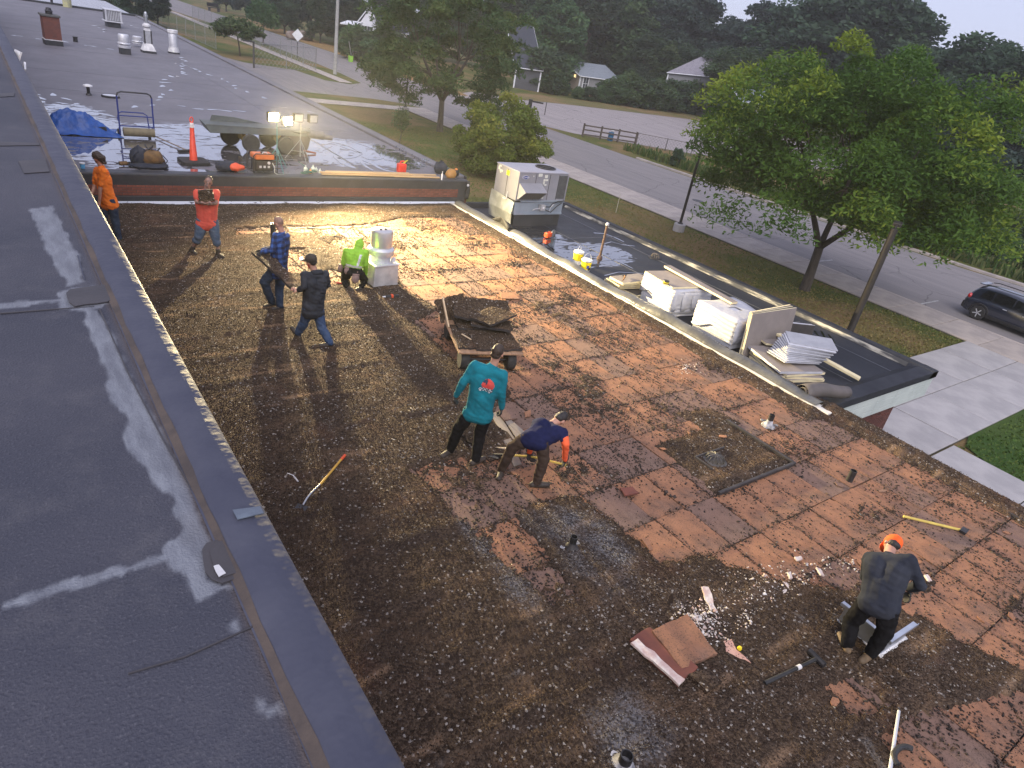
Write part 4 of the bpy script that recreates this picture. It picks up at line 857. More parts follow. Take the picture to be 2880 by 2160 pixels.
for k, (x, z, a) in enumerate(((-.02, .46, .3), (.1, .5, 1.2), (.2, .44, -.6), (.02, .52, 2.0))): MB().tube([(x, 0, z-.06), (x+.14*math.cos(a), .05, z+.05)], .02, 6).build('tool_handle', G_DKMET, tb)
MB().tube([(-.3, -.05, .05), (-.42, -.08, .16), (-.36, -.1, .3), (-.22, -.08, .42)], .014, 6).build('strap', m_nav, tb); MB().tube([(.35, -.05, .05), (.45, -.1, .2), (.34, -.1, .34)], .014, 6).build('strap', m_nav, tb)
# blue cup, small drill, phone-size scrap
b = at(233, 475); cp_ = thing('paper_cup', 'small light blue paper cup standing by the roof edge', 'cup', b); MB().lathe([(.045, 0), (.06, .15), (.064, .152), (.058, .15), (.045, .01)], n=16).build('cup', mat('light blue paper', (.10, .38, .62), (.08, .32, .55), 9), cp_, smooth=True); MB().lathe([(.0655, .128), (.0655, .152), (.062, .153)], n=16).build('rim', G_WHITE, cp_)
b = at(350, 467); dr_ = thing('cordless_drill', 'small tan and black cordless drill lying by the tool bags', 'drill', b, .2); MB().tube([(-.12, 0, .07), (.06, 0, .07), (.10, 0, .06)], [.05, .055, .03], 10).build('body', m_can, dr_); MB().box((.13, 0, .06), (.06, .06, .09)).build('battery', m_blk, dr_, bevel=.01); MB().tube([(-.12, 0, .07), (-.19, 0, .07)], [.025, .015], 8).build('chuck', G_DKMET, dr_)
# orange folded bag and generator
b = at(648, 482); ob = thing('orange_gear_bag', 'black and orange gear bag lying by the generator', 'gear bag', b); lump((-.08, .04, .12), (.30, .2, .15), 9, m_nav, 'black_part', ob); lump((.12, -.05, .13), (.24, .18, .11), 11, mat('orange vinyl', (.75, .10, .03), (.6, .08, .03), 5, .5), 'orange_panel', ob); MB().tube([(-.25, 0, .2), (-.1, .02, .27), (.1, .0, .24)], .018, 6).build('handle', m_nav, ob)
b = at(738, 483); gn = thing('generator', 'portable generator with orange tank in a black tube frame by the work light', 'generator', b, R(4))
w_, d_, h_ = .68, .50, .55
for y in (-d_/2, d_/2): MB().tube([(-w_/2, y, .03), (-w_/2, y, h_-.06), (-w_/2+.06, y, h_), (w_/2-.06, y, h_), (w_/2, y, h_-.06), (w_/2, y, .03), (-w_/2, y, .03)], .017, 8).build('frame_side', m_blk, gn)
for x in (-w_/2, w_/2): MB().tube([(x, -d_/2, .05), (x, d_/2, .05)], .015, 6).build('frame_bar', m_blk, gn)
MB().tube([(-.1, -d_/2, h_), (-.07, -d_/2, h_+.05), (.02, -d_/2, h_+.05), (.05, -d_/2, h_)], .013, 6).build('grip', G_ALU, gn)
MB().box((0, 0, .45), (.56, .42, .15)).build('fuel_tank', mat('orange enamel', (.65, .16, .03), (.55, .13, .03), 5, .3), gn, bevel=.04, seg=3); MB().lathe([(.05, .525), (.05, .56), (.01, .565)], n=14).build('fuel_cap', m_blk, gn)
MB().box((.0, .02, .2), (.52, .34, .3)).build('engine', G_DKMET, gn, bevel=.02); MB().box((-.02, -.19, .24), (.46, .05, .22)).build('control_panel', m_blk, gn, bevel=.01)
for k in range(3): MB().box((-.14+.12*k, -.222, .19), (.06, .015, .06)).build('socket', G_WHITE, gn)
MB().lathe([(.04, 0), (.04, .03), (.01, .035)], n=12).build('dial', G_ALU, gn).matrix_local = Matrix.Translation((.1, -.215, .3)) @ Matrix.Rotation(R(90), 4, 'X')
MB().tube([(.2, -.22, .3), (.24, -.3, .2), (.22, -.33, .06), (.3, -.36, .015), (.5, -.35, .012)], .011, 6).build('power_cord', mat('white cord', (.6, .6, .5)), gn)
# four-wheeled roof cart with long bed and a hanging roll
b = at(735, 420); rc = thing('roof_cart', 'four-wheeled roof cart with long grey bed and hanging membrane rolls behind the work light', 'cart', b, R(-2))
m_bed = mat('weathered haze-paled bed', (.11, .125, .12), (.085, .097, .094), 3, .6); zb = .62  # bed grey lightened to stand in for haze in the air
def U(px, py): q_ = on_y(px, py, b.y); return q_.x-b.x, q_.z-ZU
x0, x1 = -1.75, 1.95
MB().extrude([(x0, -.45, zb+.10), (x0+.12, -.45, zb-.12), (x1-.6, -.45, zb-.05), (x1-.6, -.45, zb+.1)], (0, .9, 0)).build('bed', m_bed, rc, bevel=.015)
MB().extrude([(x0+.3, .35, zb+.1), (x0+.36, .35, zb+.27), (x0+1.0, .35, zb+.25), (x0+1.9, .35, zb+.12)], (0, .04, 0)).build('rear_side', m_bed, rc); MB().extrude([(x0, -.46, zb+.1), (x0+.02, -.46, zb+.13), (x1-.6, -.46, zb+.13), (x1-.6, -.46, zb+.1)], (0, .03, 0)).build('front_lip', m_bed, rc)
def wheel(parent, c, r, wd, rim=G_WHITE):
    t = MB().lathe([(r*.55, -wd/2), (r*.9, -wd/2), (r, -wd*.3), (r, wd*.3), (r*.9, wd/2), (r*.55, wd/2)], n=24).build('wheel', G_RUBBER, parent, smooth=True); t.matrix_local = Matrix.Translation(c) @ Matrix.Rotation(R(90), 4, 'X')
    rr_ = MB().lathe([(r*.57, -wd*.42), (r*.57, wd*.42), (r*.5, wd*.44), (r*.2, wd*.3), (r*.12, wd*.45), (.01, wd*.45)], n=20).build('rim', rim, t, smooth=True)
    return t
for x, y, r_ in ((-.85, .42, .30), (-.45, -.50, .27), (.35, .42, .30), (.62, -.50, .27)): wheel(rc, (x, y, r_), r_, .17, mat('grey rim', (.36, .37, .38), (.3, .3, .3), 4, .5))
for x in (-.6, .5): MB().tube([(x, -.5, .28), (x, .45, .28)], .03, 8).build('axle', G_DKMET, rc); 
for x in (-.6, .5): MB().box((x, 0, .42), (.12, .5, .26)).build('bracket', mat('yellow bracket', (.30, .20, .05), (.2, .14, .04), 6), rc)
MB().tube([(.6, -.2, .42), (1.2, -.25, .10), (1.7, -.3, .03)], .03, 6).build('draw_bar', mat('red bar', (.28, .06, .04)), rc)
bag = MB(); rows = []
for i in range(13):
    t = i/12; z = zb+.12-t*.68; rows.append([(1.05+.55*math.cos(a)*(1-.15*t**2)+.03*math.sin(5*a+t*6), .05+.42*math.sin(a)*(1-.1*t), z+.05*math.cos(a*3)*t) for a in np.linspace(0, 2*math.pi, 25)[:-1]])
bag.grid(rows, close=True).build('hanging_sheet', mat('brownish sheet', (.10, .075, .078), (.075, .058, .06), 4, .6, bmp=.3, bscale=6), rc, smooth='all')
MB().lathe([(.01, zb+.1), (.5, zb+.13), (.56, zb+.09), (.5, zb+.02)], (1.05, .05, 0), 24).build('sheet_top', m_bed, rc, smooth=True)
for k, (z, r_, xx) in enumerate(((zb+.02, .13, 2.0), (zb-.06, .09, 2.35), (zb-.10, .075, 2.1))): MB().cyl((1.3, -.1+.12*k, z), (xx, -.1+.12*k, z-.06), r_, n=18).build('membrane_roll', mat('grey roll', (.16, .15, .155), (.12, .115, .12), 5, .6), rc, smooth=True)
# dark trestle behind the work lights, hoses, bottles, lumber, petrol can
b = at(872, 486); jb = thing('jug_cluster', 'small pile of jugs, hoses and cleaning bottles by the roof edge, lit by the lamp', 'supplies', b)
m_jug = mat('pale plastic', (.60, .62, .50), (.45, .5, .42), 8, .4); m_grn = mat('green hose', (.03, .12, .08), (.02, .08, .06), 8, .5)
for k, (x, y, s) in enumerate(((-.12, .05, 1), (.1, .02, 1.15), (.22, .08, .8), (-.02, -.08, .7), (.3, -.02, .7))):
    MB().lathe([(.055*s, 0), (.06*s, .02), (.06*s, .12*s), (.02*s, .16*s), (.02*s, .2*s), (.001, .2*s)], (x, y, 0), 12).build('bottle', m_jug if k != 3 else mat('orange cap plastic', (.7, .3, .08)), jb, smooth=True)
for k in range(3): MB().tube([(-.22+.10*math.cos(a)*(1+.15*k)+.12*k, -.12+.08*math.sin(a), .025+.03*k) for a in np.linspace(0, 6.28, 17)], .018, 6).build('hose_coil', m_grn, jb)
MB().tube([(-.25, .3, .25), (.05, .02, .05)], .012, 6).build('wand', m_grn, jb)
m_lum = mat('fresh lumber', (.58, .40, .20), (.48, .32, .16), 3, .7, stretch=(.4, 8, 8)); yb = at(900, 494).y
for k, (px0, px1, dy, z) in enumerate(((905, 1170, -.02, .025), (918, 1190, .10, .025), (930, 1225, .22, .025), (900, 1160, .03, .068), (915, 1150, .16, .068), (1110, 1235, -.06, .02))):
    p0, p1 = on_y(px0, 495, yb+dy).x, on_y(px1, 498, yb+dy).x
    lb = ['front bottom plank of the lumber pile on the roof edge', 'middle bottom plank of the lumber pile on the roof edge', 'rear bottom plank of the lumber pile on the roof edge', 'front upper plank on top of the lumber pile at the roof edge', 'rear upper plank on top of the lumber pile at the roof edge', 'short plank jutting right from the lumber pile at the roof edge'][k]
    o = MB().box((0, 0, 0), (p1-p0, .09, .038)).build('lumber_plank', m_lum, None, bevel=.003); o.location = ((p0+p1)/2, yb+dy, ZU+z+.03); o.rotation_euler = (0, 0, random.gauss(0, .01)); tag(o, lb, 'plank', 'lumber pile on the roof edge')
b = at(1128, 486); gc = thing('fuel_can', 'bright red plastic petrol can standing behind the lumber', 'fuel can', b); m_red = mat('red plastic', (.80, .035, .02), (.65, .03, .02), 6, .4)
MB().box((0, 0, .16), (.30, .20, .30)).build('body', m_red, gc, bevel=.05, seg=3); MB().tube([(-.06, 0, .29), (-.04, 0, .37), (.06, 0, .38), (.09, 0, .30)], .025, 8).build('handle', m_red, gc); MB().tube([(.06, 0, .3), (.12, -.03, .38), (.18, -.05, .42)], [.03, .025, .015], 8).build('spout', mat('yellow spout', (.6, .6, .06)), gc)
b = at(1240, 488); bb = thing('dark_gear_bag', 'dark slumped gear bag at the right end of the roof edge', 'gear bag', b); lump((0, 0, .18), (.24, .22, .22), 13, m_nav, 'bag', bb); MB().tube([(-.15, 0, .3), (-.05, 0, .44), (.1, 0, .32)], .016, 6).build('strap', m_nav, bb); lump((.20, -.1, .12), (.12, .12, .12), 14, mat('dark teal cloth', (.03, .06, .065)), 'side_pouch', bb)
b = at(1272, 500); lb_ = thing('tan_tool_pouch', 'tan leather tool pouch slumped over the corner of the roof edge', 'tool pouch', b); lump((-.05, 0, .12), (.20, .13, .16), 15, mat('tan leather', (.40, .20, .05), (.3, .15, .04), 6, .6), 'pouch', lb_); lump((.14, .03, .16), (.12, .1, .14), 16, m_blk, 'black_pouch', lb_); MB().tube([(.05, -.14, .02), (.06, -.17, -.12)], .022, 8).build('tool_grip', G_WHITE, lb_); MB().lathe([(.05, 0), (.055, .02), (.03, .05), (.01, .05)], (.12, 0, .27), 12).build('tape', mat('orange tape', (.7, .25, .06)), lb_)
b = at(1243, 510); tb_ = thing('white_tube', 'short white sealant tube standing at the roof edge by the tan pouch', 'tube', at(1242, 507)); MB().lathe([(.028, 0), (.028, .2), (.012, .23), (.012, .29), (.001, .29)], n=12).build('tube', G_WHITE, tb_, smooth=True)
# ================================================================ rooftop air unit on the canopy
AX0, AX1, AY0, AY1 = 13.85, 15.97, 17.80, 19.10
ac = thing('rooftop_air_unit', 'big grey rooftop air conditioner on a black curb on the canopy', 'air conditioner', (AX0, AY0, ZC)); W_, D_ = AX1-AX0, AY1-AY0; zb = lambda z: z-ZC
m_cab = mat('grey cabinet paint', (.235, .235, .26), (.20, .20, .225), 1.5, .55, bmp=.05, bscale=3); m_bl = mat('zinc adapter', (.36, .42, .48), (.30, .35, .41), 2.5, .4, metal=.5); m_skirt = mat('stained zinc', (.42, .43, .40), (.26, .27, .25), 2, .55, metal=.3)
MB().box((W_/2+.02, D_/2, zb(-.11)), (W_-.12, D_-.06, .42)).build('curb', G_BLACK, ac); ad = MB(); ad.box((W_/2, D_/2, zb(.30)), (W_-.02, D_, .40)); ad.build('adapter', m_bl, ac)
MB().box((W_/2+.0, -.012, zb(.12)), (W_-.02, .03, .06)).build('adapter_lip', m_bl, ac)
cab = MB().box((W_/2, D_/2, zb(1.02)), (W_, D_, .92)).build('cabinet', m_cab, ac, bevel=.012)
MB().box((W_/2, D_/2, zb(1.495)), (W_+.03, D_+.03, .035)).build('top_panel', mat('light-paled top sheet', (.32, .32, .365), (.28, .28, .325), 1.2, .5), ac, bevel=.008)  # top coloured paler than the cabinet to carry the light from above
MB().box((W_/2, D_/2, zb(.545)), (W_-.03, D_-.03, .05)).build('base_rail', G_DKMET, ac); MB().box((W_*.55, -.02, zb(.55)), (W_*.9, .05, .055)).build('rail_front', m_bl, ac)
for k, x in enumerate((.72, 1.32, 1.72)): MB().box((x, -.004, zb(1.02)), (.014, .008, .86)).build('panel_joint', G_DKMET, cab)
MB().box((-.004, .62, zb(1.02)), (.008, .014, .86)).build('panel_joint', G_DKMET, cab)
# fan on top
fx, fy = W_-.52, D_*.52; MB().lathe([(.36, 0), (.37, .03), (.33, .035), (.32, -.01), (.1, -.03), (.01, -.03)], (fx, fy, zb(1.515)), 32).build('fan_ring', G_DKMET, ac, smooth=True)
for k in range(4): MB().box((fx+.17*math.cos(k*1.57+.4), fy+.17*math.sin(k*1.57+.4), zb(1.52)), (.26, .12, .008), rotm(.35, 0, k*1.57+.4)).build('fan_blade', m_blk, ac)
for k in range(5):
    r_ = .07+.06*k; MB().tube([(fx+r_*math.cos(a), fy+r_*math.sin(a), zb(1.552)) for a in np.linspace(0, 6.2832, 25)], .004, 4).build('guard_wire', G_DKMET, ac)
# condenser coil recess at the right
cl = MB().box((W_-.20, .0, zb(1.03)), (.40, .03, .78)).build('coil', mat('dark coil', (.06, .065, .075), (.045, .05, .058), 60, .6), ac)
for k in range(16): MB().box((W_-.38+.024*k, -.018, zb(1.03)), (.008, .012, .76)).build('fin', mat('fin', (.11, .115, .125)), cl)
MB().box((W_-.02, -.025, zb(1.0)), (.04, .04, .9)).build('corner_post', m_cab, ac)
# intake hood
hd = MB(); x0, x1 = .05, .98; A = [(x0, -.005, zb(1.15)), (x0, -.42, zb(.93)), (x0, -.06, zb(.62)), (x0, -.005, zb(.62))]; hd.extrude(A, (x1-x0, 0, 0)); hd.build('intake_hood', m_cab, ac, bevel=.006)
sc = MB(); d0, d1 = Vector((0, -.42, zb(.93))), Vector((0, -.06, zb(.62))); nrm = Vector((0, -.31, -.36)).normalized(); q4 = [Vector((x0+.04, 0, 0))+d0.lerp(d1, .06)+nrm*.004, Vector((x1-.04, 0, 0))+d0.lerp(d1, .06)+nrm*.004, Vector((x1-.04, 0, 0))+d0.lerp(d1, .96)+nrm*.004, Vector((x0+.04, 0, 0))+d0.lerp(d1, .96)+nrm*.004]; sc.sheet(q4); sc.build('intake_screen', mat('hood filter mesh', (.13, .13, .12), (.08, .08, .08), 45, .7), ac)
# logo oval with script lettering, stickers
MB().lathe([(.01, 0), (.135, 0), (.135, .004), (.01, .004)], n=28).build('badge', mat('badge white', (.7, .7, .72)), cab).matrix_local = Matrix.Translation((.27, -.007, zb(1.33))) @ Matrix.Rotation(R(90), 4, 'X') @ Matrix.Diagonal((1.04, .46, 1, 1))
MB().lathe([(.01, 0), (.125, 0), (.125, .004), (.01, .004)], n=28).build('badge_oval', mat('badge blue', (.012, .03, .20), (.012, .028, .17), 3, .35), cab).matrix_local = Matrix.Translation((.27, -.012, zb(1.33))) @ Matrix.Rotation(R(90), 4, 'X') @ Matrix.Diagonal((1.04, .43, 1, 1))
def text(s, size, mtx, m, parent, shear=0, name='lettering', ext=.001):
    cu = bpy.data.curves.new(name, 'FONT'); cu.body = s; cu.size = size; cu.align_x = 'CENTER'; cu.align_y = 'CENTER'; cu.shear = shear; cu.extrude = ext; cu.resolution_u = 3
    o = bpy.data.objects.new('tmp', cu); COL.objects.link(o); dg = bpy.context.evaluated_depsgraph_get(); me = bpy.data.meshes.new_from_object(o.evaluated_get(dg)); bpy.data.objects.remove(o); bpy.data.curves.remove(cu)
    me.materials.clear(); me.materials.append(m); r_ = mobj(name, me, parent); r_.matrix_local = mtx; return r_
m_wt = mat('white print', (.8, .8, .8)); text('Carrier', .085, Matrix.Translation((.27, -.0185, zb(1.332))) @ Matrix.Rotation(R(90), 4, 'X'), m_wt, cab, .35)
m_stk = mat('paper sticker', (.62, .62, .55), (.5, .5, .46), 12); m_yst = mat('yellow sticker', (.75, .60, .02), (.6, .48, .02), 9)
for (y, z, a, h_, mm) in ((.62, 1.32, .17, .16, m_yst), (1.02, 1.30, .18, .07, m_stk), (1.10, 1.44, .14, .05, m_stk), (1.16, 1.36, .09, .10, m_stk), (1.05, 1.24, .08, .04, m_stk)): MB().box((-.003, y, zb(z)), (.005, a, h_)).build('sticker', mm, cab)
for (x, z, a, h_) in ((.88, 1.42, .16, .10), (1.14, 1.38, .12, .10), (1.14, 1.26, .20, .06), (1.08, 1.17, .07, .10), (1.16, 1.10, .09, .05), (.60, 1.38, .03, .04)): MB().box((x, -.008, zb(z)), (a, .005, h_)).build('sticker', m_stk, cab)
MB().box((1.08, -.03, zb(.70)), (.09, .03, .11)).build('sticker', m_stk, cab)
# side transition with white runs of sealant
sk_ = MB(); sk_.add([(-.05, -.02, zb(.52)), (-.05, D_+.05, zb(.62)), (-.09, D_+.06, zb(.12)), (-.12, -.04, zb(.13)), (-.06, -.03, zb(-.28)), (-.03, D_+.03, zb(-.28))], [(0, 1, 2, 3), (3, 2, 5, 4)]); so_ = sk_.build('side_skirt', m_skirt, ac, fix=False); so_.modifiers.new('solid', 'SOLIDIFY').thickness = .01
MB().tube([(-.06, .42, zb(.75)), (-.07, .43, zb(.60)), (-.08, .38, zb(.52)), (-.09, .50, zb(.50)), (-.08, .60, zb(.50))], .014, 6).build('sealant_run', G_WHITE, ac)
# electrical disconnect and conduits
bx_ = MB().box((1.12, -.10, zb(.36)), (.20, .14, .20)).build('disconnect_box', mat('grey box', (.33, .34, .35), (.28, .28, .3), 4, .5), ac, bevel=.01); MB().box((1.12, -.175, zb(.37)), (.07, .012, .06)).build('label_plate', G_WHITE, bx_)
for pth in ([(1.22, -.1, zb(.38)), (1.45, -.12, zb(.38)), (1.55, -.1, zb(.48)), (1.8, -.08, zb(.56)), (2.1, -.05, zb(.57))], [(1.02, -.1, zb(.33)), (.82, -.1, zb(.31)), (.76, -.06, zb(.25))], [(1.5, -.05, zb(.18)), (1.52, -.08, zb(.36)), (1.66, -.08, zb(.50))], [(1.22, -.12, zb(.30)), (1.5, -.14, zb(.20)), (1.75, -.12, zb(.40)), (2.0, -.08, zb(.52))]): MB().tube(pth, .017, 7).build('conduit', m_blk if len(pth) > 3 else G_ALU, ac, smooth=True)
# ================================================================ things on the canopy roof
m_orng = mat('orange tool plastic', (.72, .09, .02), (.55, .07, .02), 8, .45)
b = P(1540, 668, ZC); cs_ = thing('orange_saw', 'orange cut-off saw lying on the canopy roof at the foot of the air unit', 'power saw', b, R(20))
MB().box((0, 0, .10), (.30, .16, .17)).build('motor', m_orng, cs_, bevel=.03); MB().tube([(-.1, 0, .18), (-.02, 0, .25), (.14, 0, .22)], .018, 6).build('handle', m_blk, cs_); MB().lathe([(.13, -.005), (.13, .005)], n=22).build('blade', G_GALV, cs_).matrix_local = Matrix.Translation((.22, -.06, .13)) @ Matrix.Rotation(R(90), 4, 'X'); MB().tube([(.2, .1, .02), (.4, .2, .012), (.62, .12, .012), (.7, .3, .012)], .01, 5).build('cord', m_blk, cs_)
m_bky = mat('yellow pail', (.82, .66, .02), (.75, .58, .02), 4, .35)
def bucket(px, py, label, rz):
    o = thing('pail', label, 'pail', P(px, py, ZC), rz, 'adhesive pails on the canopy roof')
    MB().lathe([(.135, 0), (.138, .12), (.139, .12)], n=26).build('white_bottom', mat('white pail plastic', (.74, .74, .72)), o, smooth=True); MB().lathe([(.1395, .115), (.152, .345), (.1525, .345)], n=26).build('yellow_wrap', m_bky, o, smooth=True)
    MB().lathe([(.157, .335), (.163, .345), (.163, .385), (.15, .39), (.02, .385)], n=26).build('lid', _MC['white pail plastic'], o, smooth=True); MB().tube([(.16*math.cos(a), .01, .36+.20*math.sin(a)) for a in np.linspace(.0, math.pi, 13)], .006, 5).build('bail', G_ALU, o)
    for k, (a, z, m_) in enumerate(((-1.9, .2, mat('blue print', (.03, .05, .3))), (-1.55, .14, G_DKMET))): MB().box((.148*math.cos(a), .148*math.sin(a), z), (.075, .006, .09), rotm(0, 0, a+math.pi/2)).build('label_print', m_, o)
bucket(1622, 741, 'yellow and white pail with raised bail on the canopy roof, the farther of two', .5); bucket(1644, 765, 'yellow and white pail with printed label on the canopy roof, the nearer of two', 0)
b = P(1686, 727, ZC); vp_ = thing('rusty_vent_pipe', 'tall thin rusty iron pipe standing up from the canopy roof', 'vent pipe', b); MB().lathe([(.09, 0), (.085, .06), (.04, .10), (.038, 1.06), (.03, 1.08)], n=14).build('pipe', mat('rusty iron', (.045, .028, .024), (.09, .045, .03), 6, .7), vp_, smooth=True); MB().lathe([(.03, 1.05), (.055, 1.07), (.055, 1.13), (.03, 1.15), (.01, 1.15)], n=14).build('cap', G_ALU, vp_, smooth=True)
# insulation
m_foamy = mat('cream foam edge', (.68, .60, .38), (.60, .52, .32), 3, .8); m_face = mat('grey-tan board facer', (.235, .205, .19), (.20, .175, .165), 2, .8, vary=.1); m_wrap = mat('white shrink wrap', (.44, .45, .49), (.37, .38, .43), 2.2, .4, bmp=.5, bscale=7, bdist=.03, stretch=(1, 1, 2.2)); m_wf = mat('white foam board', (.45, .46, .50), (.38, .39, .43), 3, .6, vary=.25); m_dkf = mat('dark board facer', (.03, .027, .026), (.045, .04, .04), 3, .8)
def board(c, size, rot, label, grp, top=m_face, edge=m_foamy, name='insulation_board'):
    o = thing(name, label, 'insulation board', c, 0, grp); o.rotation_euler = rot
    MB().box((0, 0, 0), size).build('foam_core', edge, o, bevel=.004, seg=1)
    for s in (-1, 1): MB().box((0, 0, s*(size[2]/2+.002)), (size[0]-.002, size[1]-.002, .004)).build('facer', top, o)
    return o
def bundle(c, rz, size, n, label, droop, seed):
    o = thing('wrapped_insulation_bundle', label, 'insulation bundle', c, rz, 'shrink-wrapped insulation bundles on the canopy'); rr = random.Random(seed); w_, d_, h_ = size
    for k in range(n): MB().box((rr.uniform(-.006, .006), rr.uniform(-.006, .006), h_*(k+.5)/n), (w_-.03, d_-.03, h_/n-.006)).build('board', m_wf, o)
    rows = []; N = 72
    for i in range(37):
        row = []
        for k in range(N):
            a = 2*math.pi*k/N; t0 = .12+.40*(.5+.5*math.sin(a*1.5+seed+1))*(.6+.4*math.sin(a*4+seed)); t = t0+(1-t0)*i/36; z = .01+t*(h_+.008); cx_, cy_ = math.cos(a), math.sin(a); s_ = 1/max(abs(cx_), abs(cy_)); bl = .010+.022*float(fbm(k*.22+seed, t*2.2, seed))+.005*math.sin(t*math.pi*13)+.03*droop*max(0, math.sin(a*2+seed))*t*(1-t)*2
            row.append((cx_*s_*(w_/2+bl), cy_*s_*(d_/2+bl), z+droop*.02*math.sin(a*3)*t))
        rows.append(row)
    for f in (.8, .5, .2): rows.append([(p[0]*f, p[1]*f, h_+.018+.015*float(fbm(p[0]*4*f+9, p[1]*4*f, seed))) for p in rows[36]])
    MB().grid(rows, close=True).build('wrap', m_wrap, o, smooth='all')
    # loose film folds
    for k in range(3):
        a0 = rr.uniform(3.4, 5.4); f = MB(); rws = []
        for i in range(7):
            t = i/6; rws.append([((w_/2+.03+.05*math.sin(t*3+j))*(-1+.25*j)+rr.uniform(-.01, .01), -d_/2-.02-.05*math.sin(j*1.3+t*2)*t, h_*(1-t*.8)+.03-.02*j) for j in range(4)])
        f.grid(rws); fo_ = f.build('film_fold', m_wrap, o, smooth='all', fix=False); fo_.location.x = .35*k; fo_.modifiers.new('s', 'SOLIDIFY').thickness = .003
    return o
bundle((14.20, 10.72, ZC+.02), R(-7), (1.26, 1.24, .70), 14, 'white-wrapped stack of foam boards with a tan board and tape on top', .6, 3); bundle((14.18, 8.82, ZC+.02), R(-3), (1.24, 1.26, .72), 14, 'white-wrapped stack of foam boards beside the upright grey panel', 1.5, 8)
board((14.16, 10.80, ZC+.775), (1.20, 1.16, .05), (0, 0, R(-8)), 'tan-faced board lying on the far wrapped bundle', 'loose boards on the canopy'); board((14.45, 10.25, ZC+.845), (.24, 2.45, .05), (R(1.5), 0, R(-3)), 'long narrow tan board laid across the tops of both wrapped bundles', 'loose boards on the canopy')
tp_ = thing('tape_roll', 'small black and yellow tape roll on the tan board atop the far bundle', 'tape roll', P(1872, 798, ZC+.80)); MB().lathe([(.045, 0), (.075, 0), (.078, .01), (.078, .085), (.075, .09), (.045, .09)], n=20).build('tape', m_blk, tp_, smooth=True); MB().lathe([(.0785, .03), (.0795, .032), (.0795, .055), (.0785, .057)], n=20).build('stripe', m_bky, tp_)
grp = 'foam boards stacked by the pails'
for k in range(4): board((13.78+.03*k*(-1)**k, 12.05-.05*k, ZC+.20+.065*k), (1.22, .62-.04*k, .06), (0, R(1), R(-6+3*k)), ['bottom cream-edged board of the pile nearest the pails', 'second cream-edged board up in the pile nearest the pails', 'third cream-edged board up in the pile nearest the pails', 'top grey-faced cream-edged board of the pile nearest the pails'][k], grp)
for k in range(3): board((13.9+.04*k, 11.85, ZC+.03+.045*k), (1.1, .8, .04), (0, 0, R(4*k)), ['lowest thin black-faced board under the pile nearest the pails', 'middle thin black-faced board under the pile nearest the pails', 'upper thin black-faced board under the pile nearest the pails'][k], grp, m_dkf)
tr_ = thing('brown_trowel', 'brown-handled hand tool lying on the pile of boards nearest the pails', 'hand tool', P(1755, 785, ZC+.46), R(35)); MB().tube([(-.22, 0, .03), (.1, 0, .03), (.2, .03, .04)], [.016, .02, .018], 8).build('handle', mat('brown wood', (.20, .10, .04)), tr_); MB().box((.27, .04, .03), (.12, .10, .03)).build('head', G_DKMET, tr_)
# upright grey panels
for k in range(3): board((14.44+.01*k, 8.03-.055*k, ZC+.55-.012*k), (1.78 if k == 2 else 1.7, 1.06, .045), (R(90-2.0*k*.4-5), 0, R(2-1.5*k)), ['rear upright grey board leaning against the near wrapped bundle', 'middle upright dark-edged board leaning against the near wrapped bundle', 'large upright grey board standing in front of the near wrapped bundle'][k], 'upright boards on the canopy', m_face if k != 1 else m_dkf, m_foamy)
for k in range(2): board((15.95+.03*k, 8.15-.07*k, ZC+.25), (1.0, .48, .045), (R(86), 0, R(-28+1.5*k)), ['rear low board standing on edge right of the upright grey panel', 'front low dark-faced board standing on edge right of the upright grey panel'][k], 'upright boards on the canopy', m_dkf if k else m_face, m_wf)
# near stack
grp = 'loose foam boards in the near pile'
lbs = ['bottom cream-edged board of the near pile on the canopy', 'second cream-edged board of the near pile on the canopy', 'third grey-faced board of the near pile on the canopy', 'top grey-faced board of the near pile on the canopy']
for k in range(4): board((14.15+.02*k*(-1)**k, 7.02+.03*k, ZC+.035+.066*k), (1.22, 1.22, .058), (R(.6*k), R(.5), R(-19+(-1)**k*4+2*k)), lbs[k], grp, m_face, m_foamy if k < 3 else m_wf)
board((14.62, 7.75, ZC+.31), (.9, .55, .045), (R(-3), R(4), R(-24)), 'short grey-faced board lying behind the fanned white boards', grp)
for k in range(12): board((14.22+.042*k+random.uniform(-.02, .02), 6.98+random.uniform(-.02, .02), ZC+.32+.034*k), (1.08, .60, .011), (R(-3+.7*k), R(3.2-.5*k), R(-14-2.9*k+random.uniform(-2, 2))), ['bottom', 'second', 'third', 'fourth', 'fifth', 'sixth', 'seventh', 'eighth', 'ninth', 'tenth', 'eleventh', 'topmost'][k]+' thin white foam board'+('' if k in (0, 11) else ' from the bottom')+' of the fanned pile on the near stack', 'fanned white boards', m_wf, m_wf)
for k, (p0, p1, w_) in enumerate((((14.80, 8.0, .13), (15.55, 5.95, -.24), .16), ((15.05, 8.05, .02), (15.35, 7.0, -.02), .14), ((14.9, 7.6, .06), (15.5, 6.4, -.18), .10))):
    a, c = Vector(p0), Vector(p1); d = c-a; board((a+c)/2, (w_, d.length, .05), (math.asin(d.z/d.length), 0, math.atan2(d.y, d.x)-math.pi/2), ['long cream strip of board sloping down to the canopy roof beside the fanned boards', 'short tan strip of board behind the long sloping strip', 'pinkish strip of board tucked under the long sloping strip'][k], 'board strips on the canopy', m_foamy if k == 0 else m_face, m_foamy)
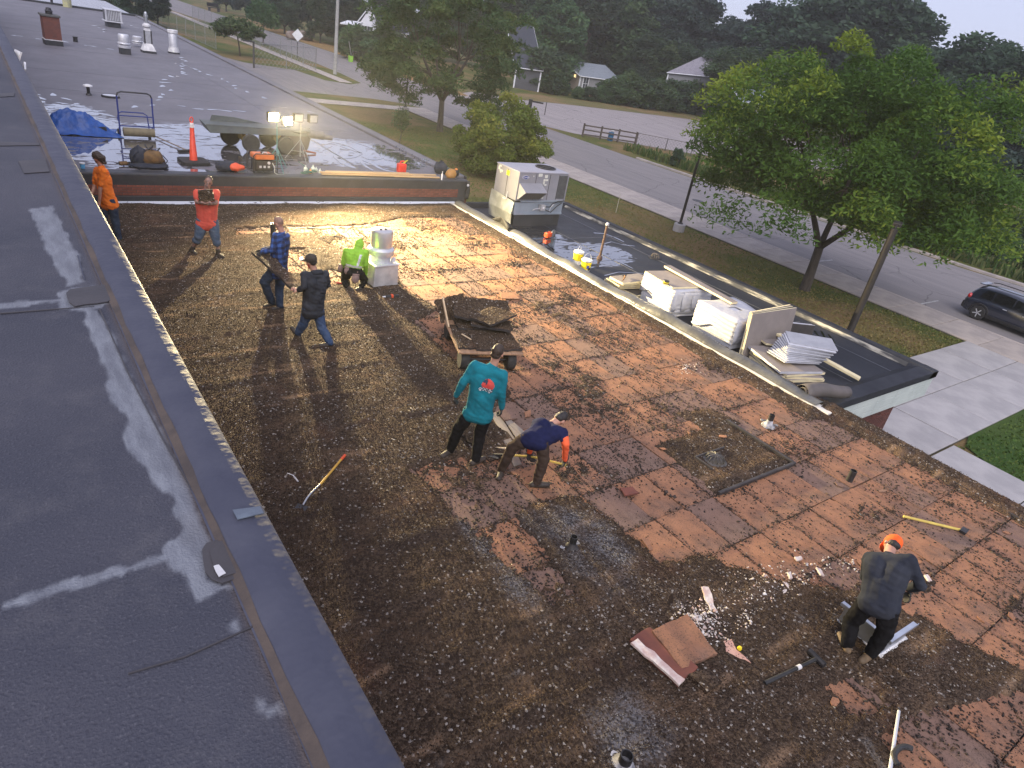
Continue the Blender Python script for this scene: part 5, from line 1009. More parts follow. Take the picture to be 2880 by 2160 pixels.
# ================================================================ things on the stripped roof
# powered roof vent
A, B, C_ = P(1056, 813), P(1115, 806), P(1032, 790); ux = (B-A).normalized(); wv_ = (B-A).length; pvb = thing('exhaust_vent', 'white drum-shaped exhaust fan on a square metal curb, beside the kneeling worker', 'exhaust fan', A+(B-A)*.5+Vector((-ux.y, ux.x, 0))*.33, math.atan2(ux.y, ux.x)); wv_ = max(.62, wv_)
hb = .50; cbx = MB(); cbx.box((0, 0, hb/2), (wv_, wv_, hb), taper=.96); cbx.build('curb_box', mat('dull zinc', (.50, .50, .50), (.36, .36, .37), 3, .5, metal=.3, bmp=.2, bscale=4), pvb); MB().box((0, 0, hb+.012), (wv_*1.03, wv_*1.03, .03)).build('flange', G_ALU, pvb, bevel=.006)
r_ = wv_*.40; MB().lathe([(r_*.9, hb+.02), (r_*.92, hb+.12), (r_*1.05, hb+.17), (r_*1.16, hb+.20), (r_*1.18, hb+.31), (r_*1.05, hb+.35), (r_*.95, hb+.36)], n=36).build('wind_band', G_ALU, pvb, smooth=True); MB().lathe([(r_*.93, hb+.36), (r_*.96, hb+.38), (r_*.97, hb+.68), (r_*.93, hb+.73), (r_*.85, hb+.745), (.01, hb+.745)], n=36).build('drum', mat('spun aluminium', (.62, .61, .62), (.54, .53, .55), 3, .35, metal=.6), pvb, smooth=True)
for s in (-1, 1): MB().lathe([(.03, 0), (.025, .02), (.01, .022)], (s*.06, -.03, hb+.745), 10).build('cap_nut', G_DKMET, pvb)
MB().box((r_*.9, -r_*.75, hb+.09), (.09, .05, .10)).build('junction_box', G_WHITE, pvb)
# small drill on gravel
dv = thing('impact_driver', 'small black and orange cordless driver lying on the gravel in front of the exhaust fan', 'drill', P(1100, 838, .05), R(-10)); MB().tube([(-.13, 0, .03), (.05, 0, .035), (.1, 0, .03)], [.03, .04, .03], 10).build('body', m_blk, dv); MB().box((.02, 0, .045), (.05, .085, .07)).build('collar', m_orng, dv, bevel=.01); MB().box((.13, 0, .035), (.08, .07, .08)).build('battery', m_blk, dv, bevel=.01); MB().tube([(-.13, 0, .03), (-.19, 0, .03)], [.022, .012], 8).build('chuck', G_ALU, dv)
# cart loaded with torn roofing slabs
n0, n1, fL = P(1291, 992, .42), P(1472, 996, .42), P(1249, 912, .42); u1 = (n1-n0); u2 = (fL-n0); wc = u1.length; lc = u2.length; crt = thing('loaded_flat_cart', 'flat plywood cart on rubber wheels piled with torn roofing slabs', 'cart', Vector((0, 0, 0))+(n0+u1*.5).xy.to_3d(), math.atan2(u1.y, u1.x)); lc = 1.75
m_ply = mat('worn plywood', (.36, .22, .13), (.25, .15, .09), 3, .8, stretch=(6, .6, 6)); MB().box((0, lc/2, .405), (wc, lc, .03)).build('platform', m_ply, crt, bevel=.004); MB().box((0, lc/2, .36), (wc*.7, lc*.9, .05)).build('subframe', G_DKMET, crt)
for x in (-1, 1):
    for y in (.22, lc-.3): 
        t_ = wheel(crt, (x*(wc/2-.14), y, .19), .19, .16, G_WHITE); t_.matrix_local = Matrix.Translation((x*(wc/2-.16), y, .19)) @ Matrix.Rotation(R(90), 4, 'Y')
for y in (.22, lc-.3): MB().tube([(-wc/2+.15, y, .19), (wc/2-.15, y, .19)], .022, 8).build('axle', G_DKMET, crt)
cartM = Matrix.Translation(crt.location) @ Matrix.Rotation(crt.rotation_euler.z, 4, 'Z')
def slab(c, size, rot, label, seed, grp='torn roofing slabs on the cart', M_=cartM, name='roofing_slab', side=None, thick=None):
    rr = random.Random(seed); w_, d_, h_ = size; pts = []; nseg = 9
    cs_ = [(-w_/2, -d_/2), (w_/2, -d_/2), (w_/2, d_/2), (-w_/2, d_/2)]
    for i in range(4):
        a, b_ = cs_[i], cs_[(i+1) % 4]
        for k in range(nseg): t = k/nseg; j = .022 if k else .012; pts.append((a[0]+(b_[0]-a[0])*t+rr.uniform(-j, j), a[1]+(b_[1]-a[1])*t+rr.uniform(-j, j)))
    bmx = bmesh.new(); vs = [bmx.verts.new((p[0], p[1], h_/2)) for p in pts]; f = bmx.faces.new(vs); ret = bmesh.ops.extrude_face_region(bmx, geom=[f]); 
    for v in [g for g in ret['geom'] if isinstance(g, bmesh.types.BMVert)]: v.co.z -= h_; v.co.x *= .985; v.co.y *= .985
    bmesh.ops.recalc_face_normals(bmx, faces=bmx.faces); bmesh.ops.triangulate(bmx, faces=[q for q in bmx.faces if len(q.verts) > 4]); bmesh.ops.subdivide_edges(bmx, edges=[e for e in bmx.edges if e.calc_length() > .12], cuts=2, use_grid_fill=True)
    bmesh.ops.triangulate(bmx, faces=bmx.faces)
    for v in bmx.verts: v.co.z += .02*(float(fbm(v.co.x*5+seed, v.co.y*5, seed))-.5)+.05*(float(vnoise(v.co.x*1.6+seed, v.co.y*1.6, seed))-.5)
    me = bpy.data.meshes.new(name); bmx.to_mesh(me); bmx.free(); me.materials.append(G_GRAVEL); me.materials.append(side or G_TAR)
    for p in me.polygons: p.material_index = 0 if p.normal.z > .5 else 1
    o = mobj(name, me); o.matrix_world = M_ @ Matrix.Translation(c) @ rotm(*rot).to_4x4(); tag(o, label, 'roofing slab', grp)
    # crust of stones pressed into the top
    k_ = int(w_*d_*1300); X = RNG.uniform(-w_/2+.02, w_/2-.02, k_); Y = RNG.uniform(-d_/2+.02, d_/2-.02, k_); Z = np.full(k_, h_/2)+.02*(fbm(X*5+seed, Y*5, seed)-.5)+.05*(vnoise(X*1.6+seed, Y*1.6, seed)-.5)
    shards('stone_crust', X, Y, Z, RNG.uniform(.008, .017, k_), .7, np.clip(RNG.beta(1.6, 2, k_), 0, .93), G_STONE, o)
    return o
slab((.16, .55, .455), (.86, .95, .045), (0, 0, .02), 'roofing slab lying flat at the front right of the loaded cart', 1); slab((-.38, .60, .45), (.40, .95, .04), (0, .03, -.05), 'narrow roofing slab at the front left of the loaded cart', 2)
slab((.10, 1.25, .50), (1.1, .75, .05), (.02, 0, .05), 'wide roofing slab at the back of the loaded cart', 3); slab((.22, .98, .57), (.75, .55, .05), (-.06, .03, -.28), 'small roofing slab in the middle of the cart pile', 4); slab((-.05, 1.28, .64), (.80, .72, .05), (.02, .08, -.18), 'upper rear roofing slab on the cart pile', 5); slab((.22, 1.02, .70), (.78, .62, .045), (-.10, -.04, .62), 'topmost roofing slab turned diagonally on the cart pile', 6); slab((-.42, 1.55, .62), (.62, .45, .035), (R(55), R(-12), .25), 'roofing slab leaning up at the left back of the cart', 7); slab((.30, 1.62, .66), (.9, .4, .04), (R(18), 0, -.1), 'roofing slab tilted at the far end of the cart', 9)
stck = MB().box((0, 0, 0), (.03, .72, .05)).build('wood_batten', mat('pale wood strip', (.55, .42, .27), (.45, .33, .2), 8, .8), None); stck.matrix_world = cartM @ Matrix.Translation((-.60, 1.35, .60)) @ rotm(R(28), 0, .05).to_4x4(); tag(stck, 'pale wooden batten sticking up at the left rear of the loaded cart', 'batten')
stck = MB().box((0, 0, 0), (.03, .26, .012)).build('wood_splinter', _MC['pale wood strip'], None); stck.matrix_world = cartM @ Matrix.Translation((-.36, .52, .49)) @ rotm(0, 0, .5).to_4x4(); tag(stck, 'pale splinter of wood on the front left slab of the cart', 'splinter')
# vent pipes
def pipe(px, py, tx, ty, r_, label, m, boot=None, splat=None):
    b = P(px, py, 0); h = max(.12, topz(b, tx, ty)); o = thing('vent_pipe', label, 'vent pipe', b, 0, 'pipes through the stripped roof')
    MB().lathe([(r_, -.03), (r_, h), (r_*.82, h), (r_*.80, h-.12), (.005, h-.13)], n=18).build('pipe', m, o, smooth=True)
    if boot: MB().lathe([(r_*2.6, .0), (r_*2.3, .03), (r_*1.3, .07), (r_*1.08, h*.5), (r_*1.01, h*.52)], n=16).build('lead_boot', boot, o, smooth=True)
    if splat:
        for k in range(9): a = random.uniform(0, 6.28); d = random.uniform(1.2, 3.2)*r_; sp = MB().prism([(d*math.cos(a)+.05*random.uniform(.5, 1)*math.cos(t), d*math.sin(a)+.05*random.uniform(.5, 1)*math.sin(t)) for t in np.linspace(0, 6.28, 8)[:-1]], .03, .045); sp.build('tar_flake', splat, o)
m_ash = mat('ash grey tar', (.42, .42, .44), (.12, .12, .13), 8, .8)
pipe(2160, 1198, 2172, 1166, .05, 'vent pipe with crumbling grey-white boot near the canopy corner', G_DKMET, m_ash, m_ash); pipe(2388, 1352, 2394, 1320, .055, 'plain black vent pipe near the right roof edge', m_blk); pipe(1606, 1545, 1612, 1508, .045, 'black vent pipe standing in the grey gravel mound', m_blk, G_TAR, m_ash); pipe(1750, 2160, 1757, 2120, .06, 'vent pipe caked with white tar at the bottom edge of the photo', G_DKMET, m_ash, G_WHITE)
bp = thing('upright_black_tube', 'black upright tube behind the worker in the blue plaid shirt', 'pipe', P(768, 752, .0)); hh_ = topz(bp.location, 762, 628); MB().lathe([(.055, 0), (.055, hh_), (.042, hh_), (.04, hh_-.2)], n=16).build('tube', m_blk, bp, smooth=True)
# tools
def lying(name, label, cat, p, q, z0=.05, z1=.05):
    a, b = P(*p, z0), P(*q, z1); o = thing(name, label, cat, (a.x, a.y, 0)); return o, a-o.location, b-o.location
o, a, b = lying('shingle_fork', 'roofing tear-off bar with yellow and orange handle on the gravel at left', 'tear-off bar', (970, 1280), (852, 1420), .10, .05); d = b-a
MB().tube([a, a+d*.10], .02, 8).build('orange_grip', m_orng, o); MB().tube([a+d*.09, a+d*.62], .016, 8).build('handle', mat('yellow fibreglass', (.62, .36, .05), (.5, .28, .04), 9, .4), o, smooth=True); MB().tube([a+d*.6, a+d*.82+Vector((0, 0, .035)), a+d*.92+Vector((0, 0, .03)), b], .012, 8).build('shank', G_GALV, o, smooth=True); dn_ = d.normalized(); MB().box(b+dn_*.08-Vector((0, 0, .015)), (.17, .14, .008), rotm(0, .15, math.atan2(d.y, d.x))).build('blade', G_DKMET, o)
o, a, b = lying('sledge_hammer', 'black-handled sledge hammer lying on the gravel at the lower right', 'hammer', (2150, 1922), (2298, 1852), .06, .07); d = b-a; MB().tube([a, a+d*.5, a+d*.75, b], [.026, .022, .020, .024], 10).build('handle', m_blk, o, smooth=True); MB().tube([a+d*.60, a+d*.67], .0265, 10).build('label_band', G_WHITE, o); dn_ = d.normalized(); sd_ = Vector((-dn_.y, dn_.x, 0)); MB().tube([b-sd_*.02+sd_*.13, b-sd_*.10], .038, 10).build('head', G_DKMET, o)
o, a, b = lying('yellow_mattock', 'yellow-handled tool with dark head lying near the right roof edge', 'hand tool', (2541, 1452), (2700, 1490), .05, .05); d = b-a; MB().tube([a, b], .02, 8).build('handle', mat('yellow tool handle', (.62, .48, .10), (.5, .38, .08), 6, .5), o); dn_ = d.normalized(); MB().box(b+dn_*.06, (.16, .09, .04), rotm(0, 0, math.atan2(d.y, d.x)+.9)).build('head', G_DKMET, o)
o, a, b = lying('white_pole', 'slim pale metal pole lying at the bottom right edge', 'pole', (2528, 2000), (2498, 2200), .06, .06); MB().tube([a, b], [.016, .02], 10).build('shaft', G_ALU, o, smooth=True); MB().tube([a, a+(a-b).normalized()*.05], [.016, .006], 8).build('tip', G_DKMET, o)
cr_ = thing('black_hoop', 'black curved rubber piece lying at the bottom right edge', 'rubber scrap', P(2545, 2140, .03)); MB().tube([(.16*math.cos(t), .10*math.sin(t), .04) for t in np.linspace(.2, 3.0, 12)], .03, 8).build('hoop', m_blk, cr_, smooth=True)
o, a, b = lying('red_pry_bar', 'short red pry bar on the gravel beside the kneeling worker', 'pry bar', (946, 795), (972, 799), .05, .05); MB().tube([a, b], .022, 8).build('bar', mat('red paint', (.45, .05, .04)), o)
o, a, b = lying('white_trim_strip', 'small white bent strip lying on the gravel left of the tear-off bar', 'strip', (808, 1332), (838, 1354), .055, .05); MB().tube([a, (a+b)/2+Vector((.02, .03, .0)), b], .012, 6).build('strip', G_WHITE, o)
for k, (p, q) in enumerate((((862, 640), (915, 646)), ((938, 664), (962, 668)))):
    a, b = P(*p, .03), P(*q, .03); o = MB().tube([a, b], .014, 6).build('dark_rod', m_blk, None); tag(o, ['longer dark rod lying on the lit boards behind the workers', 'shorter dark rod lying on the lit boards behind the workers'][k], 'rod')
# loose fibreboard pieces
def piece(pxs, z, th, label, m=G_FIB, grp='torn board scraps', tilt=0, name='board_scrap', cat='board scrap', rough=.012):
    pts = [P(*q, z) for q in pxs]; c = sum(pts, Vector())/len(pts); rr = random.Random(int(pxs[0][0])); ring = []
    for i, a in enumerate(pts):
        b = pts[(i+1) % len(pts)]; n_ = max(2, int((b-a).length/.09))
        for k in range(n_): q_ = a.lerp(b, k/n_)-c; q_ += Vector((rr.uniform(-rough, rough), rr.uniform(-rough, rough), 0))*(k > 0); ring.append((q_.x, q_.y))
    o = MB().prism(ring, 0, th).build(name, m, None, bevel=.003, seg=1); o.location = (c.x, c.y, z); o.rotation_euler = (tilt, tilt*.6, 0); return tag(o, label, cat, grp)
piece([(1405, 828), (1450, 822), (1462, 840), (1410, 842)], .03, .02, 'small curled board scrap on the lit boards behind the cart', tilt=.06)
piece([(1395, 1163), (1428, 1150), (1455, 1178), (1418, 1186)], .03, .03, 'square board scrap beside the worker in teal', tilt=.05); piece([(1474, 1160), (1492, 1152), (1492, 1172), (1476, 1176)], .02, .012, 'ragged paper-thin scrap in front of the bending worker')
piece([(1742, 1376), (1778, 1372), (1796, 1390), (1756, 1397)], .03, .03, 'dark red square board scrap right of the bending worker', mat('dark red board', (.16, .05, .035), (.12, .04, .03), 5, .85)); piece([(1802, 1518), (1820, 1515), (1836, 1545), (1826, 1550)], .03, .02, 'narrow orange scrap beside the gravel mound', tilt=.05)
piece([(1830, 1783), (1930, 1735), (2016, 1843), (1915, 1887)], .055, .045, 'rectangular orange board on top of the broken pile in the foreground', tilt=.03); piece([(1770, 1805), (1825, 1770), (1960, 1885), (1905, 1935)], .045, .045, 'dark red board with white foam along one edge in the foreground pile', mat('dark red board', (.16, .05, .035)), tilt=-.02)
piece([(1930, 1905), (1985, 1890), (2028, 1925), (1985, 1955)], .05, .05, 'gravel-coated scrap under the front of the broken pile', G_GRAVEL)
piece([(1772, 1812), (1792, 1800), (1925, 1915), (1908, 1932)], .095, .03, 'long strip of broken white foam on the dark red board', mat('dirty white foam', (.66, .60, .54), (.50, .36, .32), 9, .8, bmp=.6, bscale=30), 'broken foam', name='foam_strip', cat='foam piece', rough=.02)
piece([(1970, 1656), (1990, 1655), (2004, 1690), (2016, 1722), (1995, 1720), (1980, 1690)], .03, .03, 'long curled white foam shard left of the foam crumbs', _MC['dirty white foam'], 'broken foam', name='foam_shard', cat='foam piece', rough=.02, tilt=.05)
piece([(2034, 1805), (2056, 1800), (2070, 1830), (2112, 1868), (2080, 1855), (2040, 1835)], .035, .02, 'pinkish curled scrap with yellow caps right of the foreground pile', mat('pink paper foam', (.60, .36, .27), (.5, .28, .22), 9), 'broken foam', name='foam_shard', cat='foam piece', rough=.015)
yb_ = thing('bright_plug', 'small bright yellow plastic plug on the pinkish scrap', 'plug', P(2079, 1826, .06)); MB().lathe([(.022, 0), (.025, .012), (.02, .034), (.006, .038)], n=14).build('cap', m_bky, yb_, smooth=True)
for k, q in enumerate(([(2232, 1570), (2250, 1566), (2256, 1575), (2240, 1580)], [(2292, 1598), (2305, 1602), (2318, 1622), (2306, 1620)], [(2212, 1612), (2222, 1610), (2228, 1628), (2218, 1630)], [(2198, 1640), (2212, 1642), (2230, 1658), (2216, 1660)], [(2162, 1632), (2172, 1634), (2178, 1650), (2166, 1648)], [(2596, 1620), (2606, 1618), (2620, 1636), (2608, 1636)], [(2198, 1665), (2212, 1660), (2214, 1674), (2202, 1678)], [(1880, 1680), (1905, 1685), (1900, 1708), (1872, 1704)])):
    piece(q, .025, .025, ['round white foam flake farthest up the trail of foam crumbs', 'leaf-shaped white foam flake right of the foam trail', 'white foam flake at the middle left of the foam trail', 'long white foam flake in the middle of the foam trail', 'pinkish white foam flake at the left of the foam trail', 'white foam flake beside the elbow of the worker in the orange cap', 'chunky white foam flake low in the foam trail', 'grey stone-like scrap left of the white foam shard'][k], _MC['dirty white foam'] if k < 7 else G_STONE, 'broken foam', name='foam_flake', cat='foam piece', tilt=.1)
# many small orange scraps along the right side: each a piece of torn board
rr = random.Random(4)
for k in range(34):
    px, py = rr.uniform(1650, 2860), rr.uniform(1120, 2100); 
    if py < .42*px+160 or py > 1500 and px < 2300: continue
    q = P(px, py); s = rr.uniform(.03, .10); a0 = rr.uniform(0, 6.28); el = rr.uniform(.35, 1)
    ring = [(s*math.cos(t)*rr.uniform(.5, 1.3), s*el*math.sin(t)*rr.uniform(.5, 1.3)) for t in np.linspace(0, 6.28, rr.choice((5, 6, 7)))[:-1]]
    if q.x > 12.6: continue
    o = MB().prism(ring, 0, .014).build('board_flake', G_FIB, None); o.location = (q.x, q.y, float(roof_h(np.array([q.x]), np.array([q.y]))[0])+.008 if True else 0); o.location.z = max(o.location.z, .006); o.rotation_euler = (rr.gauss(0, .1), rr.gauss(0, .1), a0); tag(o, 'small torn flake of orange board lying on the right half of the roof', 'board scrap', 'torn board flakes')
# foam crumbs
n = 900; pts_ = []
for (px, py, sx, sy, k) in ((1950, 1755, 40, 28, 300), (1975, 1740, 30, 18, 120), (2100, 1660, 45, 40, 110), (2190, 1640, 40, 30, 90), (2260, 1610, 50, 22, 80), (2380, 1588, 45, 12, 70), (1985, 1790, 30, 18, 80), (2090, 1745, 20, 20, 40), (1935, 1040, 22, 12, 110)):
    for _ in range(k): q = P(rr.gauss(px, sx), rr.gauss(py, sy)); pts_.append((q.x, q.y))
X = np.array([p[0] for p in pts_]); Y = np.array([p[1] for p in pts_]); fc = shards('foam_crumbs', X, Y, np.maximum(hz(X, Y), 0)+.008, RNG.gamma(1.6, .006, len(X))+.003, .5, RNG.random(len(X)), m_tint('foam crumb', [(0, (.48, .34, .30)), (.3, (.50, .43, .39)), (1, (.62, .60, .58))]), None); tag(fc, 'white and pink foam crumbs scattered over the roof', 'foam crumbs', kind='stuff')
# pried-up planks by the bending worker
m_pw = mat('greyed deck plank', (.27, .225, .18), (.19, .16, .135), 2.5, .85, stretch=(5, .6, 5))
for k, q in enumerate(([(1378, 1165), (1398, 1160), (1465, 1262), (1440, 1268)], [(1402, 1158), (1420, 1160), (1492, 1250), (1470, 1262)], [(1430, 1195), (1446, 1190), (1500, 1238), (1488, 1246)])): piece(q, .012+.004*k, .018, ['left bare grey deck plank exposed in front of the worker in teal', 'middle bare grey deck plank exposed in front of the worker in teal', 'right bare grey deck plank exposed in front of the bending worker'][k], m_pw, 'exposed deck planks', name='deck_plank', cat='plank', rough=.004)
MI = Matrix.Identity(4)
s1 = P(1375, 1235, .08); slab((s1.x, s1.y, .085), (.62, .80, .05), (R(5), R(-7), .12), 'gravel-topped roofing slab being pried up between the two workers', 21, 'loose slabs', MI)
for k, (q, rot) in enumerate((((1410, 1262, .05), (R(-14), R(16), .5)), ((1440, 1275, .05), (R(10), R(-20), -.35)))):
    s1 = P(*q); o = MB().box((0, 0, 0), (.12, .55, .02)).build('splintered_strip', m_pw, None, bevel=.003); o.location = (s1.x, s1.y, .07); o.rotation_euler = rot; tag(o, ['left splintered strip of deck wood under the pry tool', 'right splintered strip of deck wood under the pry tool'][k], 'strip')
# slab carried by the two men and one held at the chest are placed with the people
# ================================================================ people
def sc_(ox,oy,s): return lambda x,y,d=0:(ox+x*s,oy+y*s,d)
T=sc_(1220,920,400/1443); G=sc_(660,600,300/1244); L=sc_(200,400,500/2212); K=sc_(700,560,500/2212); Q=sc_(2280,1480,360/1493)
PEOPLE={}
PEOPLE['teal']=dict(H=T(645,270,.0),N=T(612,365,.0),SL=T(445,400,.03),SR=T(672,470,.03),EL=T(300,560,.05),ER=T(688,650,.05),WL=T(228,690,-.05),WR=T(688,815,-.05),FL=T(208,765,-.08),FR=T(676,880,-.08),
 HL=T(395,850,0),HR=T(510,875,0),KL=T(245,1040,-.03),KR=T(462,1100,-.05),AL=T(170,1235),AR=T(425,1340),TL=T(140,1278),TR=T(515,1330))
PEOPLE['bent']=dict(H=T(1245,955,-.42),N=T(1195,985,-.34),SL=T(1075,985,-.28),SR=T(1285,1055,-.22),EL=T(985,1180,-.30),ER=T(1335,1190,-.10),WL=T(968,1272,-.30),WR=T(1335,1350,-.22),FL=T(988,1325,-.30),FR=T(1300,1405,-.25),
 HL=T(955,1130,.02),HR=T(1090,1165,.02),KL=T(800,1215,.02),KR=T(1115,1350,.05),AL=T(688,1440),AR=T(1045,1570),TL=T(675,1490),TR=T(1140,1600))
PEOPLE['plaid']=dict(H=G(522,140,0),N=G(548,215,0),SL=G(495,265,.12),SR=G(585,262,-.15),EL=G(445,420,.2),ER=G(470,400,-.22),WL=G(320,455,.16),WR=G(330,430,-.16),FL=G(262,480,.14),FR=G(258,440,-.14),
 HL=G(470,650,.06),HR=G(545,655,-.08),KL=G(345,800,.1),KR=G(520,880,-.08),AL=G(435,1040),AR=G(528,1075),TL=G(405,1075),TR=G(495,1110))
PEOPLE['gray']=dict(H=G(895,575,0),N=G(925,660,0),SL=G(835,710,.10),SR=G(1035,715,-.08),EL=G(805,860,.22),ER=G(1085,830,-.2),WL=G(745,895,.14),WR=G(1010,880,-.30),FL=G(695,885,.12),FR=G(930,900,-.32),
 HL=G(880,1080,.05),HR=G(955,1080,-.05),KL=G(815,1260,-.05),KR=G(1005,1310,.02),AL=G(740,1392),AR=G(1110,1505),TL=G(678,1315,'air'),TR=G(1000,1540))
PEOPLE['tattoo']=dict(H=L(1705,505,0),N=L(1685,590,0),SL=L(1585,625,0),SR=L(1785,625,0),EL=L(1565,745,.10),ER=L(1800,760,.12),WL=L(1665,765,.26),WR=L(1690,770,.26),FL=L(1700,745,.3),FR=L(1645,745,.3),
 HL=L(1640,985,0),HR=L(1745,985,0),KL=L(1590,1170,.06),KR=L(1800,1190,.08),AL=L(1505,1330),AR=L(1835,1375),TL=L(1565,1395),TR=L(1940,1455))
PEOPLE['orange']=dict(H=L(330,205,0),N=L(375,295,0),SL=L(340,350,-.12),SR=L(400,360,.14),EL=L(290,560,-.12),ER=L(362,585,.17),WL=L(248,670,-.02),WR=L(352,745,.12),FL=L(232,715,0),FR=L(340,800,.12),
 HL=L(430,730,-.08),HR=L(500,735,.08),KL=L(400,960,-.05),KR=L(545,950,.06),AL=L(420,1150),AR=L(592,1190),TL=L(380,1190),TR=L(560,1250))
PEOPLE['lime']=dict(H=K(1378,560,-.10),N=K(1335,660,-.03),SL=K(1235,645,0),SR=K(1430,660,0),EL=K(1180,790,-.05),ER=K(1455,810,0),WL=K(1160,900,-.25),WR=K(1448,935,-.16),FL=K(1180,960,-.3),FR=K(1430,985,-.2),
 HL=K(1245,895,.05),HR=K(1345,905,.05),KL=K(1190,1000,-.22),KR=K(1440,1000,-.22),AL=K(1225,1075),AR=K(1400,1080),TL=K(1240,1110),TR=K(1390,1110))
PEOPLE['right']=dict(H=Q(935,255,-.42),N=Q(915,330,-.30),SL=Q(725,370,-.22),SR=Q(1110,390,-.22),EL=Q(640,600,-.40),ER=Q(1285,700,-.25),WL=Q(760,760,-.60),WR=Q(1085,730,-.48),FL=Q(880,800,-.6),FR=Q(1130,850,-.45),
 HL=Q(690,880,.02),HR=Q(900,935,.02),KL=Q(480,1110,-.05),KR=Q(870,1215,-.02),AL=Q(425,1370),AR=Q(705,1475),TL=Q(350,1290),TR=Q(610,1560))
def capsule(mb, a, b, ra, rb, n=12):
    a, b = Vector(a), Vector(b); d = b-a; L = d.length
    if L < 1e-5: mb.ball(a, max(ra, rb), n, 8); return
    t = d/L; pts, rs = [], []
    for k in range(4): f = math.cos(math.pi/2*k/4); pts.append(a-t*ra*f*.999); rs.append(max(.0015, ra*math.sin(math.pi/2*k/4)))
    pts += [a, b]; rs += [ra, rb]
    for k in range(1, 5): f = math.sin(math.pi/2*k/4); pts.append(b+t*rb*f*.999); rs.append(max(.0015, rb*math.cos(math.pi/2*k/4)))
    mb.tube(pts, rs, n)
def skin(name, caps, balls, m, parent, voxel=.011, smooth=5, wr=0, wk=9, facemat=None, base=Vector()):
    mb = MB()
    for (a, b, ra, rb) in caps: capsule(mb, Vector(a)-base, Vector(b)-base, ra, rb)
    for (c, r_, rot) in balls: mb.ball(Vector(c)-base, r_, 14, 10, rot=rot)
    me = mb.mesh('tmp'); o = mobj('tmp', me)
    rm = o.modifiers.new('r', 'REMESH'); rm.mode = 'VOXEL'; rm.voxel_size = voxel
    if smooth: s = o.modifiers.new('s', 'SMOOTH'); s.factor = .5; s.iterations = smooth
    dg = bpy.context.evaluated_depsgraph_get(); nm = bpy.data.meshes.new_from_object(o.evaluated_get(dg)); bpy.data.objects.remove(o); bpy.data.meshes.remove(me)
    n = len(nm.vertices); co = np.empty(n*3); nm.vertices.foreach_get('co', co); co = co.reshape(-1, 3)
    if wr:
        no = np.empty(n*3); nm.vertices.foreach_get('normal', no); no = no.reshape(-1, 3)
        d = fbm(co[:, 0]*wk+co[:, 2]*wk*1.1+5, co[:, 1]*wk-co[:, 2]*wk*.5+9, 3, 3)-.5; d2 = np.abs(fbm(co[:, 2]*wk*1.9+co[:, 0]*3, co[:, 0]*wk*.7+co[:, 1]*wk*.7, 13, 2)-.5)
        co = co + no*((d*1.2-d2*1.1+.12)*2*wr)[:, None]; nm.vertices.foreach_set('co', co.ravel())
    nm.materials.clear()
    for x in (m if isinstance(m, (list, tuple)) else [m]): nm.materials.append(x)
    if facemat:
        mi = [facemat(p.center+base, p.normal) for p in nm.polygons]; nm.polygons.foreach_set('material_index', mi)
    nm.polygons.foreach_set('use_smooth', [True]*len(nm.polygons)); nm.update(); nm.name = name
    return mobj(name, nm, parent)
m_skin = mat('skin', (.47, .26, .19), (.40, .21, .15), 12, .55); m_skint = mat('tanned tattooed skin', (.30, .17, .13), (.13, .09, .085), 22, .6, a=.45, b=.6); m_hairb = mat('dark brown hair', (.028, .018, .013), (.05, .032, .022), 40, .6, bmp=.6, bscale=90); m_hairk = mat('black hair', (.012, .010, .010), (.025, .02, .02), 40, .55, bmp=.6, bscale=90); m_stub = mat('cropped hair', (.20, .12, .09), (.28, .17, .13), 30, .7)
m_glove = mat('black gloves', (.014, .014, .015), (.03, .03, .03), 30, .8); m_jean = mat('blue denim', (.030, .055, .115), (.055, .085, .15), 9, .95, spec=.12, bmp=.35, bscale=120); m_jean2 = mat('dark denim', (.020, .034, .062), (.035, .052, .085), 9, .95, spec=.12, bmp=.35, bscale=120); m_shorts = mat('faded denim shorts', (.055, .085, .135), (.08, .11, .16), 9, .95, spec=.12, bmp=.35, bscale=120); m_blkp = mat('black work trousers', (.006, .006, .007), (.012, .012, .014), 8, .95, spec=.12, bmp=.3, bscale=90); m_brnp = mat('brown work trousers', (.042, .029, .023), (.060, .043, .034), 8, .95, spec=.12, bmp=.3, bscale=90); m_boot = mat('dark work boots', (.028, .022, .019), (.05, .04, .033), 12, .7); m_tanb = mat('tan boots', (.15, .10, .055), (.10, .07, .04), 12, .7); m_eye = mat('eye', (.02, .015, .012), rough=.2)
